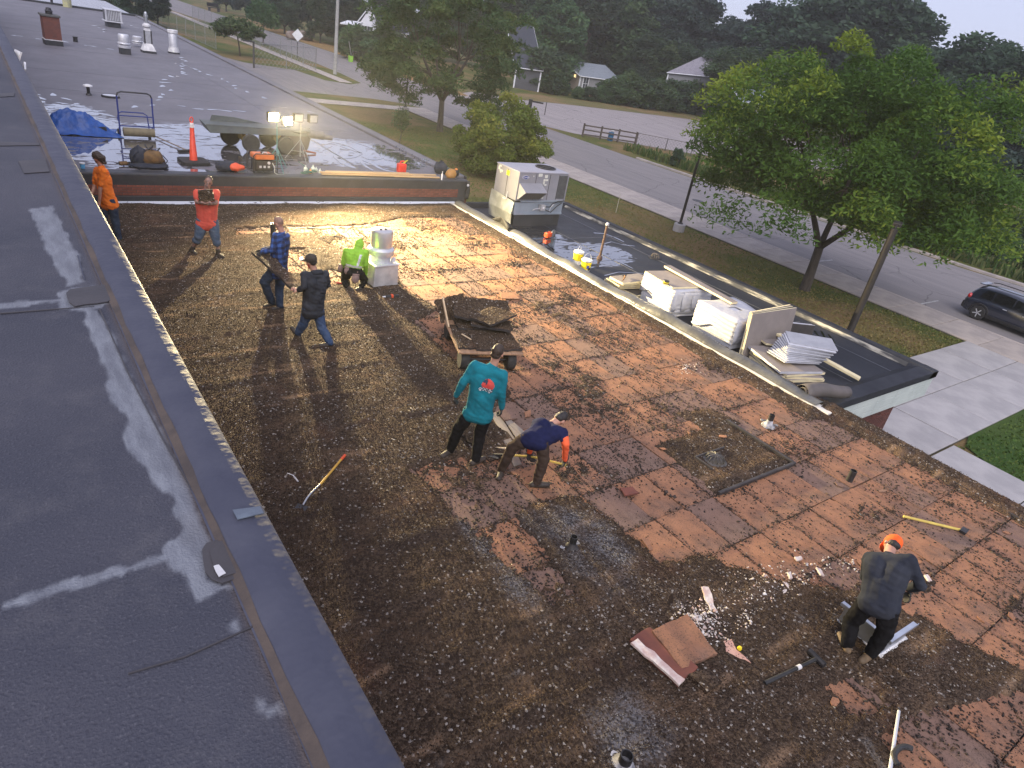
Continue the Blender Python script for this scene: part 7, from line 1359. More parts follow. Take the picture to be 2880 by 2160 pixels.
# woodland: prototypes copied with their parts
protos = {}
def wood_proto(key, H, Rx, th, m, seed, n_cl=72, n_each=240, rc=1.7, leaf=(.62, .32), flat=.6, under=-.6, shell=.4, zf=.62):
    protos[key] = tree('woodland_tree', '', (0, 0, -500), H, Rx, Rx*.92, th, .3, n_cl, n_each, rc, leaf, m, seed, flat=flat, under=under, shell=shell, zfrac=zf)
wood_proto('a', 16, 6.0, 2.5, L_BG, 21); wood_proto('b', 15, 5.2, 1.6, L_BG2, 22); wood_proto('c', 18, 4.6, 3.0, L_BG, 23, flat=.8); wood_proto('d', 16, 6.6, 3.2, L_CON, 24); wood_proto('e', 4.2, 2.9, .3, L_BG2, 25, 42, 150, .85, (.42, .22), .7, -.9, .3, .52); wood_proto('f', 4.0, 2.6, .3, L_BG, 26, 40, 150, .8, (.42, .2), .7, -.9, .3, .52)
HT = dict(a=16, b=15, c=18, d=16, e=4.2, f=4.0); used_ = set()
def plant(key, loc, h, label, grp, wide=1.0, name='woodland_tree', cat='tree', seed=0):
    src = protos[key]
    if key in used_: o = copy_tree(src)
    else: o = src; used_.add(key)
    rr = random.Random(seed); s = h/HT[key]; o.location = loc; o.scale = (s*wide, s*wide*rr.uniform(.9, 1.1), s); o.rotation_euler = (0, 0, rr.uniform(0, 6.28)); o.name = name; tag(o, label, cat, grp); return o
rr = random.Random(12)
def bearing(px, D_, ytop=None, py=150):
    q = Pd(px, py, D_); z = Pd(px, ytop, D_).z if ytop is not None else None; return Vector((q.x, q.y, ZG)), (z-ZG if z is not None else None)
rows_ = [ # px, distance, top row, kind, label
    (430, 190, -60, 'a', 0), (330, 150, -40, 'b', 0), (385, 130, -25, 'a', 0), (300, 175, -60, 'c', 0), (450, 128, -8, 'd', 0),
    (640, 215, -70, 'a', 1), (700, 200, -70, 'd', 1), (760, 185, -80, 'c', 1), (820, 175, -90, 'a', 1), (880, 165, -85, 'd', 1), (940, 160, -80, 'a', 1), (985, 158, -70, 'c', 1), (800, 160, -40, 'a', 1), (900, 150, -30, 'a', 1), (960, 148, -20, 'd', 1),
    (1080, 165, -90, 'a', 2), (1150, 165, -90, 'd', 2), (1220, 160, -80, 'a', 2), (1290, 160, -80, 'a', 2), (1360, 158, -60, 'b', 2), (1420, 158, -60, 'a', 2), (1490, 155, -70, 'c', 2),
    (1560, 150, -60, 'b', 3), (1620, 165, -70, 'a', 3), (1680, 172, -60, 'b', 3), (1740, 170, -40, 'a', 3), (1800, 165, -20, 'b', 3), (1850, 168, -60, 'd', 3), (1900, 175, -70, 'd', 3), (1940, 180, -10, 'd', 3), (1880, 150, 70, 'b', 3), (1820, 150, 60, 'a', 3), (1930, 150, 90, 'a', 3),
    (1985, 185, 55, 'd', 4), (2030, 185, 48, 'd', 4), (2070, 175, 0, 'd', 4), (2130, 170, -20, 'd', 4), (2190, 170, -5, 'd', 4), (2070, 140, 80, 'b', 4), (2150, 135, 85, 'b', 4), (2020, 150, 110, 'a', 4),
    (2260, 150, -40, 'a', 5), (2340, 148, -60, 'a', 5), (2420, 146, -50, 'd', 5), (2500, 145, -20, 'a', 5), (2570, 142, 20, 'c', 5), (2620, 160, 90, 'd', 5), (2660, 135, 95, 'a', 5), (2720, 125, 66, 'a', 5), (2790, 120, 60, 'a', 5), (2860, 116, 72, 'a', 5), (2940, 112, 90, 'a', 5), (2760, 95, 190, 'd', 5), (2830, 92, 200, 'd', 5), (2900, 88, 230, 'd', 5), (2690, 100, 200, 'a', 5)]
wl_ = ['dark tree beside the far building roofs', 'tree in the dark wood behind the diamond sign', 'tree in the wood behind the white house', 'tree in the wood behind the garage', 'dark tree under the gap of sky', 'tall tree behind the honey locust']
ORD = ['leftmost', 'second', 'third', 'fourth', 'fifth', 'sixth', 'seventh', 'eighth', 'ninth', 'tenth', 'eleventh', 'twelfth', 'thirteenth', 'fourteenth', 'fifteenth', 'sixteenth', 'seventeenth', 'eighteenth']
def nth(xs, x): k = sorted(xs).index(x); return ORD[k] + ('' if k == 0 else ' from the left')
for i, (px, D_, yt, k, li) in enumerate(rows_):
    px += i*.001; rows_[i] = (px, D_, yt, k, li)
for i, (px, D_, yt, k, li) in enumerate(rows_):
    lab_ = nth([r[0] for r in rows_ if r[4] == li], px)
    loc, h = bearing(px, D_, yt, 150); plant(k, loc, max(h, 6)*rr.uniform(.97, 1.05)*(.90 if yt >= 0 else 1), wl_[li]+', '+lab_, ['trees by the far roofs', 'wood along the far road', 'wood behind the white house', 'wood behind the garage', 'trees under the sky gap', 'trees behind the honey locust'][li], rr.uniform(1.05, 1.35), seed=i)
# hedge bushes along the lot
hb_ = [(1545, 262, 4.6, 'e'), (1585, 268, 2.2, 'f'), (1620, 278, 2.0, 'e'), (1655, 283, 2.3, 'f'), (1690, 288, 2.7, 'e'), (1725, 292, 4.6, 'e'), (1765, 298, 5.6, 'e'), (1805, 303, 5.2, 'f'), (1845, 308, 5.2, 'e'), (1885, 312, 5.6, 'f'), (1925, 316, 5.8, 'e'), (1965, 320, 6.0, 'f'), (2000, 332, 6.0, 'e'), (2040, 340, 5.0, 'f'), (2075, 345, 4.6, 'e'), (1530, 258, 7.0, 'f'), (1510, 256, 3, 'e')]
for i, (px, py, h, k) in enumerate(hb_): plant(k, P(px, py, ZG), h, 'green hedge bush along the back of the grey lot, '+nth([h[0] for h in hb_], px), 'hedge along the lot', 1.15, 'hedge_bush', 'bush', 100+i)
rb_ = ((2545, 690, 2.2, 'e'), (2620, 700, 2.0, 'f'), (2700, 715, 2.2, 'e'), (2780, 735, 2.4, 'f'), (2860, 750, 2.0, 'e'), (2640, 660, 2.6, 'e'), (2740, 670, 2.6, 'f'), (2840, 690, 2.6, 'e'), (2480, 660, 2.2, 'f'))
for i, (px, py, h, k) in enumerate(rb_): plant(k, P(px, py, ZG), h, 'low green bush beyond the road right of the honey locust, '+nth([b[0] for b in rb_], px), 'bushes beyond the road at right', 1.2, 'roadside_bush', 'bush', 200+i)
cf = plant('f', P(1900, 468, ZG), 1.7, 'small dark shrub in the roadside weeds by the chain-link fence', None, .7, 'roadside_shrub', 'bush', 300)
for i, (px, py, h) in enumerate(((1040, 158, 4.0), (1070, 162, 3.2), (1105, 168, 2.4), (1010, 150, 5.0))): plant('fe'[i % 2], P(px, py, ZG), h, 'bush beside the road under the white house, '+nth([1040, 1070, 1105, 1010], px), 'bushes under the white house', 1.3, 'roadside_bush', 'bush', 400+i)
for i, (px, D_, h) in enumerate(((1008, 124, 5.2), (1036, 123, 4.6), (1062, 122, 5.0), (1085, 122, 5.6))): plant('ef'[i % 2], bearing(px, D_)[0], h, 'round bush close against the front of the white gabled house, '+nth([1008, 1036, 1062, 1085], px), 'bushes against the white house', 1.3, 'house_bush', 'bush', 450+i)
# weeds along the far kerb
n = 9000; rng = np.random.default_rng(77); y = rng.uniform(8, 50, n); x = 51.2+(50-y)*.02+rng.gamma(2.0, .9, n)+np.where(y < 20, 1.5, 0)*rng.random(n); h = rng.uniform(.2, .9, n)*(.6+.6*fbm(x*.5, y*.5, 3)); k = fbm(x*.35, y*.35, 8) > .38; x, y, h = x[k], y[k], h[k]; n = len(x)
a = rng.uniform(0, 6.28, n); lean = rng.normal(0, .25, (n, 2))*h[:, None]; wd = rng.uniform(.04, .11, n)
V = np.stack([np.stack([x-np.cos(a)*wd, y-np.sin(a)*wd, np.full(n, ZG)], -1), np.stack([x+np.cos(a)*wd, y+np.sin(a)*wd, np.full(n, ZG)], -1), np.stack([x+lean[:, 0]+np.cos(a)*wd*.6, y+lean[:, 1]+np.sin(a)*wd*.6, ZG+h], -1), np.stack([x+lean[:, 0]-np.cos(a)*wd*.6, y+lean[:, 1]-np.sin(a)*wd*.6, ZG+h*.9], -1)], 1).reshape(-1, 3)
wd_ = mobj('roadside_weeds', fast_mesh('roadside_weeds', V, np.arange(4*n).reshape(-1, 4), m_leaf('weeds', (.04, .075, .02), (.075, .12, .03), (.17, .17, .07)), np.repeat(rng.random(n), 4))); tag(wd_, 'tall weeds growing along the far kerb of the road', 'weeds', kind='stuff')
# grass blades on the lawns: short tufts that roughen the sheet
n = 60000; x = np.concatenate([rng.uniform(18.6, 33.9, n//2), rng.uniform(22.4, 33.8, n//6)]); y = np.concatenate([9.5+(rng.random(n//2)**1.5)*45, rng.uniform(-6, 5.1, n//6)]); n = len(x); h = rng.uniform(.03, .075, n); a = rng.uniform(0, 6.28, n); wd = rng.uniform(.03, .06, n); lean = rng.normal(0, .5, (n, 2))*h[:, None]; zb_ = np.where(y < 5.2, ZG+.05, ZG)
V = np.stack([np.stack([x-np.cos(a)*wd, y-np.sin(a)*wd, zb_], -1), np.stack([x+np.cos(a)*wd, y+np.sin(a)*wd, zb_], -1), np.stack([x+lean[:, 0], y+lean[:, 1], zb_+h], -1)], 1).reshape(-1, 3); dry_ = np.clip((fbm(x*.13, y*.13, 5)-.4)*2.4, 0, 1)*np.where(y < 5.2, .3, 1)
gb = mobj('lawn_blades', fast_mesh('lawn_blades', V, np.arange(3*n).reshape(-1, 3), m_tint('lawn blades', [(0, (.035, .085, .014)), (.45, (.075, .11, .022)), (1, (.20, .15, .06))]), np.repeat(np.clip(dry_*.8+rng.random(n)*.35, 0, 1), 3))); tag(gb, 'short mown grass blades on the lawns', 'grass', kind='stuff')
# ================================================================ street things
m_pole = mat('black lamp post paint', (.012, .012, .013), (.02, .02, .02), 4, .4); m_wood = mat('grey weathered wood', (.20, .185, .17), (.14, .13, .12), 4, .9, stretch=(8, 8, .6), bmp=.4, bscale=30)
def lamp_post(px, py, h, label, head=True, tube=m_pole, r_=.075):
    o = thing('lamp_post', label, 'lamp post', P(px, py, ZG)); MB().lathe([(.34, 0), (.34, .42), (.30, .46), (.01, .46)], n=20).build('concrete_footing', G_CONC2, o, smooth=True); MB().lathe([(.17, .46), (.16, .52), (r_*1.2, .56), (r_*1.1, .7), (r_, h)], n=14).build('post', tube, o, smooth=True)
    ar = MB().tube([(0, 0, h-.1), (.5, .2, h+.02), (.95, .38, h+.03)], .035, 7).build('arm', tube, o, smooth=True); lh = MB().box((1.05, .42, h+.03), (.62, .30, .13), rotm(0, 0, .38)).build('lamp_head', tube, o, bevel=.03); MB().box((1.05, .42, h-.04), (.5, .22, .012), rotm(0, 0, .38)).build('lens', m_lens_off, lh); return o
lamp_post(1907, 650, 4.6, 'black lamp post on a concrete footing in front of the honey locust'); lamp_post(2360, 1000, 5.0, 'thick dark brown lamp post rising right of the honey locust trunk', tube=mat('brown post paint', (.014, .011, .010), (.022, .018, .016), 4, .6), r_=.12); lamp_post(1139, 315, 6.0, 'black lamp post under the tall dark green tree by the far pavement')
up = P(942, 209, ZG); ut = thing('utility_pole', 'tall pale utility pole standing by the road left of the tall dark green tree', 'utility pole', up); MB().tube([(0, 0, -.2), (0, 0, 5), (0, 0, 12.5)], [.24, .21, .16], 12).build('pole', mat('pale pole', (.33, .33, .32), (.26, .26, .25), 3, .85), ut, smooth=True); MB().tube([(-.05, -.2, 8.9), (-.5, -.3, 9.0), (-.75, -.35, 9.5)], .06, 6).build('bracket', G_ALU, ut); MB().lathe([(.16, 0), (.18, .05), (.18, .5), (.1, .56)], (-.75, -.35, 9.4), 14).build('meter_can', G_ALU, ut, smooth=True); MB().box((0, 0, 11.6), (2.4, .12, .14), rotm(0, 0, .6)).build('crossarm', m_wood, ut)
gw = thing('guy_wire', 'slanting guy wire with pale guard right of the tall utility pole', 'guy wire', P(990, 168, ZG)); g0 = Vector((0, 0, 0)); g1 = Vector(up)+Vector((0, 0, 10.5))-gw.location; MB().tube([g0, g1], .02, 5).build('wire', G_DKMET, gw); MB().tube([g0, g1*.28], .055, 6).build('guard', G_WHITE, gw)
gb2 = thing('green_bin', 'small lime green bin by the roadside at the foot of the guy wire', 'bin', P(986, 174, ZG)); MB().box((0, 0, .45), (.55, .55, .9), taper=1.12).build('bin_body', mat('lime bin', (.25, .55, .05)), gb2, bevel=.04); MB().box((0, 0, .93), (.66, .66, .07)).build('bin_lid', mat('dark bin lid', (.03, .04, .03)), gb2, bevel=.02)
pb2 = thing('roadside_post_box', 'dark roadside post box cluster next to the lime green bin', 'post box', P(992, 172, ZG)); MB().box((0, 0, .6), (.1, .1, 1.2)).build('post', m_wood, pb2); MB().box((0, 0, 1.3), (.3, .55, .32)).build('box', m_pole, pb2, bevel=.06); MB().box((.5, 0, 1.3), (.3, .55, .32)).build('second_box', G_DKMET, pb2, bevel=.06)
sg = P(836, 163, ZG); ds = thing('diamond_sign', 'pale back of a diamond road sign on a thin post by the far road', 'road sign', sg); zc_ = topz(sg, 838, 99)-ZG; MB().tube([(0, 0, 0), (0, 0, zc_+.5)], .05, 6).build('post', G_DKMET, ds); sp_ = MB().box((0, 0, 0), (1.15, .03, 1.15)).build('plate', mat('sign back', (.62, .64, .66), (.55, .57, .6), 4, .5), ds, bevel=.01); sp_.matrix_local = Matrix.Translation((0, -.06, zc_)) @ Matrix.Rotation(R(-40), 4, 'Z') @ Matrix.Rotation(R(45), 4, 'Y')
for k, (dx, lb) in enumerate(((-9, 'brown boulder left of the diamond road sign'), (14, 'brown boulder right of the diamond road sign'))):
    q = P(836+dx*1.6, 113, ZG); bo = thing('boulder', lb, 'boulder', q, 0, 'boulders by the diamond sign'); lump((0, 0, .7), (1.3, 1.0, .95), 40+k, mat('brown rock', (.13, .09, .075), (.2, .17, .15), 1, .9), 'rock', bo); lump((.9, .2, .3), (.6, .5, .45), 44+k, _MC['brown rock'], 'small_rock', bo)
# far playground-ish dark furniture by the road end
fb_ = thing('roadside_bench', 'dark bench-like object on the verge at the far end of the road', 'bench', P(602, 32, ZG), .4); MB().box((0, 0, .8), (3.2, .9, .15)).build('seat', m_pole, fb_); MB().box((0, .45, 1.4), (3.2, .12, .8)).build('backrest', m_pole, fb_)
for s in (-1, 1): MB().box((s*1.3, 0, .4), (.15, .8, .8)).build('leg', m_pole, fb_)
# chain link fences
m_link = mat('galvanised wire', (.30, .31, .31), (.22, .23, .23), 6, .5, metal=.5)
def chain(name, label, pts, h, step, m=m_link, wire=.30, wr=.010, rail=.03):
    o = thing(name, label, 'fence', (pts[0][0], pts[0][1], ZG)); base = Vector((pts[0][0], pts[0][1], 0))
    for (a, b) in zip(pts, pts[1:]):
        a, b = Vector((*a, 0))-base, Vector((*b, 0))-base; d = b-a; n = max(1, round(d.length/step))
        for k in range(n+1): p = a+d*k/n; MB().tube([tuple(p), (p.x, p.y, h+.05)], rail*1.3, 6).build('post', m, o)
        MB().tube([(a.x, a.y, h), (b.x, b.y, h)], rail, 6).build('top_rail', m, o); MB().tube([(a.x, a.y, .08), (b.x, b.y, .08)], rail*.4, 4).build('bottom_wire', m, o)
        mb = MB(); N = int(d.length/wire)
        for k in range(-int(h/wire), N+1):
            for s in (1, -1):
                x0, x1 = k*wire, k*wire+h; z0, z1 = (0, h) if s > 0 else (h, 0)
                t0, t1 = max(0, x0), min(d.length, x1)
                if t1-t0 < .05: continue
                f = lambda t: z0+(z1-z0)*(t-x0)/h
                mb.tube([tuple(a+d.normalized()*t0+Vector((0, 0, f(t0)))), tuple(a+d.normalized()*t1+Vector((0, 0, f(t1))))], wr, 3, caps=False)
        w_ = mb.build('wire_mesh', m, o, fix=False); w_['kind'] = 'stuff'
    return o
chain('chain_link_fence', 'grey chain-link fence round the grass by the far road', [(26.0, 85.4), (34.8, 89.4), (34.6, 150)], 2.6, 4.2, wire=.6, wr=.012); chain('chain_link_fence', 'grey chain-link fence running up beside the far roof edge', [(26.1, 101.5), (25.0, 150)], 2.4, 5, wire=.6, wr=.012)
tpst = thing('tall_fence_post', 'tall dark post with a lamp arm at the corner of the fenced grass', 'post', P(714, 191, ZG)); th_ = topz(tpst.location, 711, 116)-ZG; MB().tube([(0, 0, 0), (0, 0, th_)], .11, 8).build('post', mat('dark post', (.05, .05, .05)), tpst); MB().box((-.5, 0, th_-.05), (1.2, .2, .12)).build('arm', G_DKMET, tpst)
chain('lot_chain_fence', 'dark chain-link fence along the lot beside the roadside weeds', [(56.2, 53.0), (58.6, 50.9), (62.5, 47), (70, 40)], 1.25, 3.0, mat('dark wire', (.07, .065, .06), (.1, .09, .08), 5, .6), wire=.35, wr=.008)
# wooden rail fence
rf_ = thing('rail_fence', 'weathered wooden rail fence by the lot entrance', 'fence', (50.95, 55.9, ZG)); A_, B_ = Vector((0, 0, 0)), Vector((5.1, -2.85, 0)); m_rail = mat('dark rail wood', (.085, .07, .062), (.06, .05, .045), 4, .9)
for k in range(4): p = A_.lerp(B_, k/3); MB().box((p.x, p.y, .68), (.14, .14, 1.36)).build('post', m_rail, rf_)
for k in range(3):
    for z in (.3, .75, 1.2): a, b = A_.lerp(B_, k/3), A_.lerp(B_, (k+1)/3); d = b-a; MB().box(((a.x+b.x)/2, (a.y+b.y)/2-.09, z+random.uniform(-.03, .03)), (d.length, .05, .14), rotm(0, random.uniform(-.015, .015), math.atan2(d.y, d.x))).build('rail', m_rail, rf_)
bl2 = thing('blue_barrel', 'blue barrel with a white bag standing at the wooden rail fence', 'barrel', P(1715, 396, ZG)); MB().lathe([(.28, 0), (.30, .05), (.30, .28), (.315, .3), (.30, .32), (.30, .58), (.315, .6), (.3, .62), (.29, .86), (.26, .88), (.01, .88)], n=20).build('drum', mat('blue drum', (.02, .13, .26), (.018, .1, .21), 5, .5), bl2, smooth=True); lump((.12, 0, .98), (.2, .16, .14), 50, G_WHITE, 'white_bag', bl2)
gp = thing('lot_gate_arm', 'black gate post with a short arm at the left entrance of the lot', 'gate post', P(1487, 318, ZG)); MB().box((0, 0, .8), (.35, .35, 1.6)).build('post', m_pole, gp, bevel=.03); MB().box((.9, -.2, 1.35), (1.6, .2, .18), rotm(0, .04, -.2)).build('arm', m_pole, gp); MB().tube([(2.2, -.4, 0), (2.2, -.4, 1.5)], .05, 6).build('stop_post', G_DKMET, gp)
rs = thing('lot_sign', 'small red and white sign on a post at the right end of the lot', 'sign', P(1998, 390, ZG)); zt = topz(rs.location, 2005, 352)-ZG; MB().tube([(0, 0, 0), (0, 0, zt)], .04, 6).build('post', m_pole, rs); pt_ = MB().box((0, -.06, zt), (.95, .04, 1.0), rotm(0, 0, -.7)).build('plate', G_WHITE, rs, bevel=.02); MB().box((-.15, -.20, zt+.15), (.45, .02, .4), rotm(0, 0, -.7)).build('red_mark', mat('faded red', (.5, .12, .08)), pt_); MB().box((.05, -.12, zt-.2), (.6, .02, .12), rotm(0, 0, -.7)).build('dark_mark', m_pole, pt_)
for k, (px, y0, y1, D_, lb) in enumerate(((2000, 228, 140, 162, 'weathered utility pole with crossarm rising behind the hedge'), (1962, 150, 52, 190, 'distant thin pole with crossarm against the trees under the sky gap'))):
    b = bearing(px, D_)[0]; o = thing('crossarm_pole', lb, 'utility pole', b); h = Pd(px+14*(1-k), y1, D_).z-ZG; MB().tube([(0, 0, 0), (0, 0, h)], [.17, .12], 8).build('pole', mat('silvery pole', (.26, .25, .22), (.2, .19, .17), 3, .9), o); MB().box((0, 0, h*.88), (3.0, .14, .16), rotm(0, 0, -.7)).build('crossarm', m_wood, o)
    for s in (-1.3, -.6, .6, 1.3): MB().lathe([(.05, 0), (.06, .12), (.02, .18)], (s*math.cos(-.7), s*math.sin(-.7), h*.88+.08), 8).build('insulator', G_WHITE, o)
# ================================================================ houses
def house(name, label, A, B, C, D, wall, roof, trim, zb=ZG):
    "A-B ridge, C-D front eave; the back slope mirrors the front one"
    base = Vector((A.x, A.y, zb)); o = thing(name, label, 'house', base); A, B, C, D = (p-base for p in (A, B, C, D)); rv = (B-A).normalized()
    nh = Vector((rv.y, -rv.x, 0)).normalized(); 
    if nh.dot(C-A) < 0: nh = -nh
    run = (C-A).dot(nh); C2, D2 = C-nh*2*run, D-nh*2*run; th = Vector((0, 0, -.18))
    for nm, q in (('front_roof', (A, B, D, C)), ('back_roof', (B, A, C2, D2))):
        mb = MB(); mb.extrude(q, (0, 0, -.18)); mb.build(nm, roof, o)
    ins = lambda p, f: p-nh*f*(.35 if (p-A).dot(nh) > 0 else -.35)
    c, d, c2, d2 = C-nh*.4+rv*.3, D-nh*.4-rv*.3, C2+nh*.4+rv*.3, D2+nh*.4-rv*.3; a, b = A+rv*.3+th, B-rv*.3+th
    z = lambda p: Vector((p.x, p.y, 0)); mw_ = MB(); mw_.sheet([z(c), z(d), d+th, c+th]); mw_.sheet([z(c2), z(c), c+th, a, c2+th]); mw_.sheet([z(d), z(d2), d2+th, b, d+th]); mw_.sheet([z(d2), z(c2), c2+th, d2+th]); mw_.build('walls', wall, o)
    for p, q in ((C, D), (A, C), (A, C2), (B, D)): MB().tube([p+th*.5, q+th*.5], .08, 4).build('trim_board', trim, o)
    for p in (c, d, c2): MB().box((p.x, p.y, (p.z-.3)/2), (.22, .22, p.z-.3), rotm(0, 0, math.atan2(rv.y, rv.x))).build('corner_board', trim, o)
    return o, (c, d, c2, rv, nh, a)
def opening(o, p0, rv, nh, x, z, w_, h_, frame, pane_m, door=False, n=2):
    c = p0+rv*x; c = Vector((c.x, c.y, z)); R3 = Matrix((rv, nh, Vector((0, 0, 1)))).transposed().to_3x3(); f = MB().box(c+nh*.05, (w_+.22, .12, h_+.22), R3).build('door' if door else 'window', frame, o)
    for i in range(n):
        for j in range(n): MB().box(c+nh*.12+rv*((i+.5)/n-.5)*w_+Vector((0, 0, ((j+.5)/n-.5)*h_)), (w_/n-.07, .02, h_/n-.07), R3).build('pane', pane_m, f)
m_glass = mat('dark window glass', (.03, .035, .045), (.05, .055, .07), 2, .12); m_trim = mat('white trim', (.68, .70, .74)); m_gs = mat('grey siding', (.20, .205, .22), (.17, .175, .19), 1, .8, stretch=(.3, .3, 14)); m_tan = mat('tan siding', (.36, .30, .25), (.31, .26, .22), 1, .8, stretch=(.3, .3, 14)); m_shb = mat('blue grey shingles', (.19, .22, .26), (.155, .18, .215), 2, .8, stretch=(1, 1, 6)); m_shd = mat('dark navy shingles', (.022, .027, .042), (.032, .038, .055), 2, .8, stretch=(1, 1, 6)); m_ws = mat('white siding', (.50, .51, .55), (.45, .46, .50), 1, .7, stretch=(.3, .3, 14))
hg, (c, d, c2, rv, nh, a) = house('garage_house', 'grey garage house with blue-grey roof and white trim behind the hedge', Pd(1585, 169, 150), Pd(1702, 183, 154), Pd(1632, 213, 146), Pd(1750, 229, 150), m_gs, m_shb, m_trim); opening(hg, c, rv, nh, 1.3, 1.4, 1.1, 2.3, m_trim, m_glass, True); opening(hg, c, rv, nh, 6.5, 2.2, 1.4, 1.2, m_trim, m_glass)
gv = (c-c2).normalized(); opening(hg, c2.lerp(c, .75), gv, -rv, 0, 2.6, 1.0, 1.0, mat('lit trim', (.6, .5, .35)), emit('lit window', (1, .72, .35), 1.2)); MB().extrude([c2-rv*.02, c-rv*.02, Vector((c.x, c.y, .05))-rv*.02, Vector((c2.x, c2.y, .05))-rv*.02], -rv*.03).build('lit_gable_siding', m_tan, hg)  # gable tan and warm window trim have the light on this wall in their colour
hd_, (c, d, c2, rv, nh, a) = house('dark_roof_house', 'house with large steep dark navy roof behind the tall dark green tree', Pd(1425, 66, 130), Pd(1500, 74, 130), Pd(1448, 188, 123), Pd(1528, 199, 123), mat('dark slate siding', (.062, .066, .078), (.05, .053, .064), 1, .8, stretch=(.3, .3, 14)), m_shd, m_trim)
hw, (c, d, c2, rv, nh, a) = house('white_gable_house', 'white gabled house with dark roof among the trees at the top', Pd(1042, 13, 132), Pd(1125, 22, 146), Pd(1066, 88, 130), Pd(1150, 95, 143), m_ws, m_shd, m_trim); gv = (c-c2).normalized()
for x, z in ((.38, .62), (.66, .60)): opening(hw, c2.lerp(c, x), gv, -rv, 0, c.z*1.02-.4, 1.0, 1.5, m_trim, m_glass, n=2)
MB().extrude([c2.lerp(c, -.5)+Vector((0, 0, .3))-rv*2.5, c2.lerp(c, .25)+Vector((0, 0, .5))-rv*2.5, c2.lerp(c, .25)+Vector((0, 0, .9))+rv*.5, c2.lerp(c, -.5)+Vector((0, 0, .7))+rv*.5], (0, 0, -.2)).build('porch_roof', m_trim, hw)
house('hidden_roof_house', 'house showing only its grey-violet roof above the hedge', Pd(1992, 150, 150), Pd(2090, 165, 150), Pd(1876, 203, 142), Pd(2030, 218, 142), m_gs, mat('violet grey shingles', (.22, .21, .24), (.18, .17, .20), 2, .8), m_trim)
hp, _q = house('pale_siding_house', 'pale house glimpsed through the left side of the honey locust', Pd(2060, 245, 112), Pd(2190, 262, 112), Pd(2085, 285, 106), Pd(2215, 300, 106), mat('pale tan siding', (.40, .37, .34), (.35, .33, .30), 1, .8), m_shb, m_trim)
# ================================================================ parked car
m_car = mat('dark blue car paint', (.010, .016, .034), (.009, .014, .030), 1, .25, coat=1.0, spec=.6); m_clad = mat('black cladding', (.012, .012, .013), rough=.6); m_tint_ = mat('tinted glass', (.006, .007, .009), rough=.06, spec=.8)
car = thing('parked_car', 'dark blue sport utility car parked at the kerb, cut off by the right edge', 'car', (39.4, 9.55, ZG+.008), R(180)); 
# profile along length (y forward), half widths; car local: +y front
def ring_(y, zlo, zsh, zro, wl, ws, wr_):
    return [(-wl, y, zlo), (-wl*1.02, y, (zlo+zsh)*.5), (-ws, y, zsh), (-wr_*1.02, y, zsh+(zro-zsh)*.75), (-wr_*.86, y, zro), (0, y, zro+.03), (wr_*.86, y, zro), (wr_*1.02, y, zsh+(zro-zsh)*.75), (ws, y, zsh), (wl*1.02, y, (zlo+zsh)*.5), (wl, y, zlo)]
secs = [(-2.22, .50, .80, .86, .70, .72, .62), (-2.16, .34, .98, 1.05, .84, .80, .66), (-1.98, .30, 1.06, 1.42, .90, .86, .62), (-1.70, .28, 1.06, 1.60, .91, .88, .66), (-.9, .26, 1.05, 1.67, .92, .90, .69), (-.1, .26, 1.03, 1.66, .92, .90, .69), (.45, .26, 1.02, 1.56, .92, .90, .66), (.95, .26, 1.00, 1.18, .92, .89, .70), (1.25, .27, .99, 1.03, .91, .88, .74), (1.85, .30, .92, .95, .88, .82, .70), (2.16, .36, .78, .82, .76, .70, .6), (2.24, .45, .66, .70, .62, .6, .5)]
cbm = MB(); cbm.grid([ring_(*s) for s in secs]); n_ = 11; cbm.add(ring_(*secs[0]), [tuple(range(n_))]); cbm.add(ring_(*secs[-1]), [tuple(range(n_-1, -1, -1))]); bo = cbm.build('body', m_car, car, smooth='all', fix=False)
bo.modifiers.new('w', 'WELD'); sb_ = bo.modifiers.new('s', 'SUBSURF'); sb_.levels = sb_.render_levels = 2
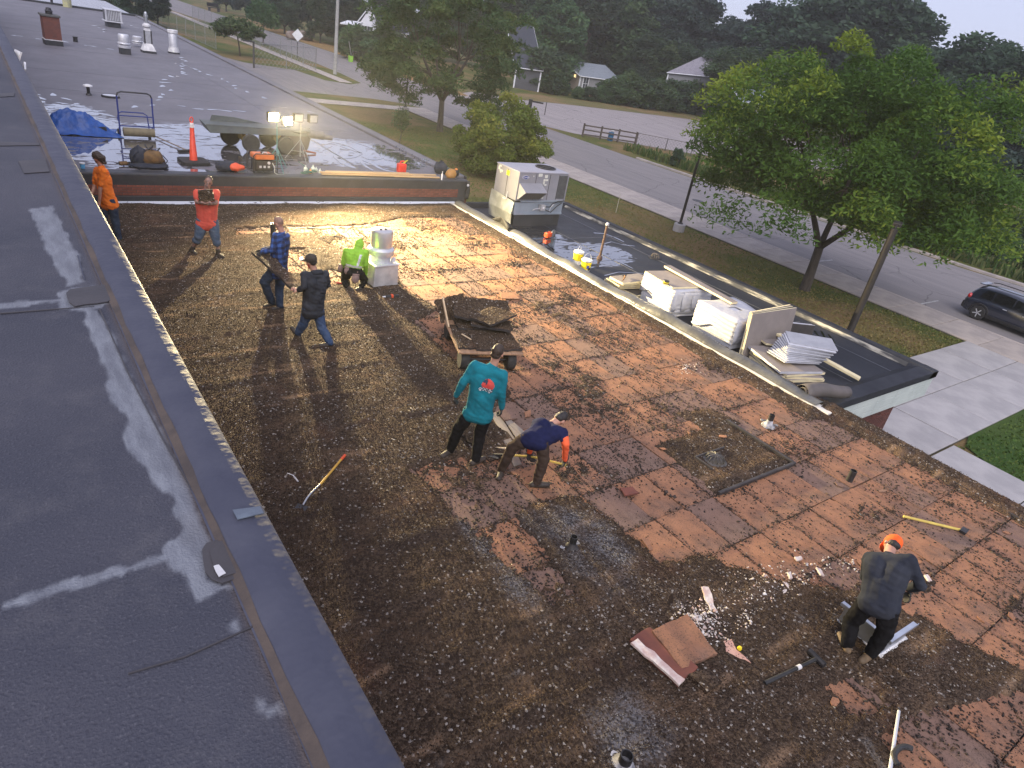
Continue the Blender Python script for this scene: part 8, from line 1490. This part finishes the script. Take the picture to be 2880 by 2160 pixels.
for s in (-1, 1):
    def gl_(name, q): 
        f = MB(); f.sheet([(s*x, y, z) for x, y, z in q]); o = f.build(name, m_tint_, car, fix=False); o.modifiers.new('s', 'SOLIDIFY').thickness = .02; return o
    gl_('rear_side_window', [(.885, -1.62, 1.12), (.905, -1.05, 1.10), (.765, -1.05, 1.52), (.755, -1.45, 1.48)]); gl_('side_window', [(.91, -.98, 1.10), (.915, -.12, 1.09), (.775, -.12, 1.54), (.77, -.98, 1.53)]); gl_('front_side_window', [(.915, -.05, 1.09), (.91, .85, 1.08), (.80, .45, 1.46), (.775, -.05, 1.54)])
    MB().tube([(s*.60, -1.75, 1.66), (s*.62, -1.5, 1.72), (s*.62, .1, 1.74), (s*.60, .35, 1.66)], .022, 6).build('roof_rail', m_clad, car)
    MB().ball((s*.78, -2.06, 1.0), (.14, .10, .13), 12, 8).build('tail_light', mat('red lens', (.55, .008, .012), rough=.15, coat=1), car, smooth='all'); MB().box((s*.62, 2.12, .72), (.34, .14, .14)).build('headlight', m_lens_off, car, bevel=.03); MB().ball((s*1.0, .62, 1.08), (.12, .08, .09), 10, 8).build('door_mirror', m_car, car, smooth='all')
    for y in (-.35, .55): MB().box((s*.935, y, .92), (.03, .18, .03)).build('door_handle', G_ALU, car, bevel=.008)
    for y in (-1.36, 1.38):
        w1 = wheel(car, (0, 0, 0), .355, .24, mat('dark alloy', (.05, .052, .055), (.08, .08, .085), 6, .35, metal=.7)); w1.matrix_local = Matrix.Translation((s*.84, y, .355)) @ Matrix.Rotation(R(90*s), 4, 'Y')
        for k in range(5): MB().box((.11*math.cos(k*1.257), .11*math.sin(k*1.257), .125), (.20, .045, .02), rotm(0, 0, k*1.257)).build('spoke', G_ALU, w1)
        MB().tube([(s*.925, y+.43*math.cos(t), .36+.43*math.sin(t)) for t in np.linspace(-.15, math.pi+.15, 14)], .045, 6).build('arch_cladding', m_clad, car)
    MB().box((s*.91, 0, .33), (.08, 2.1, .16)).build('sill', m_clad, car, bevel=.02)
rw = MB(); rw.sheet([(-.62, -2.085, 1.12), (.62, -2.085, 1.12), (.56, -1.80, 1.55), (-.56, -1.80, 1.55)]); rw.build('rear_window', m_tint_, car, fix=False).modifiers.new('s', 'SOLIDIFY').thickness = .03
ws_ = MB(); ws_.sheet([(-.70, 1.08, 1.10), (.70, 1.08, 1.10), (.60, .52, 1.55), (-.60, .52, 1.55)]); ws_.build('windscreen', m_tint_, car, fix=False).modifiers.new('s', 'SOLIDIFY').thickness = .03
MB().box((0, -2.14, .52), (1.66, .22, .34)).build('rear_bumper', m_clad, car, bevel=.06, seg=3); MB().box((0, 2.12, .48), (1.5, .2, .3)).build('front_bumper', m_clad, car, bevel=.06, seg=3); MB().box((0, -1.86, 1.64), (1.0, .26, .04)).build('spoiler', m_car, car, bevel=.015); MB().box((0, -2.24, .86), (.5, .02, .13)).build('number_plate', G_WHITE, car)
# thin marker stake on the lawn, grass clump by the walk
stk = thing('marker_stake', 'thin pale marker stake stuck in the lawn near the pavement', 'stake', P(1732, 598, ZG)); MB().tube([(0, 0, 0), (.01, 0, 1.15)], .018, 6).build('stake', mat('pale stake', (.55, .5, .4)), stk)
# ================================================================ thin evening haze
hb_ = MB().box((0, 350, 20), (1440, 1140, 49.0)); hm, nt, bs = base_mat('haze air'); nt.nodes.remove(bs); pv_ = nt.nodes.new('ShaderNodeVolumePrincipled'); pv_.inputs['Density'].default_value = .00055; pv_.inputs['Color'].default_value = (.93, .95, 1, 1); pv_.inputs['Anisotropy'].default_value = .35
nt.links.new(pv_.outputs[0], nt.nodes['Material Output'].inputs['Volume']); ho = hb_.build('haze', hm); tag(ho, 'thin even evening haze over the whole place', 'haze', kind='stuff')
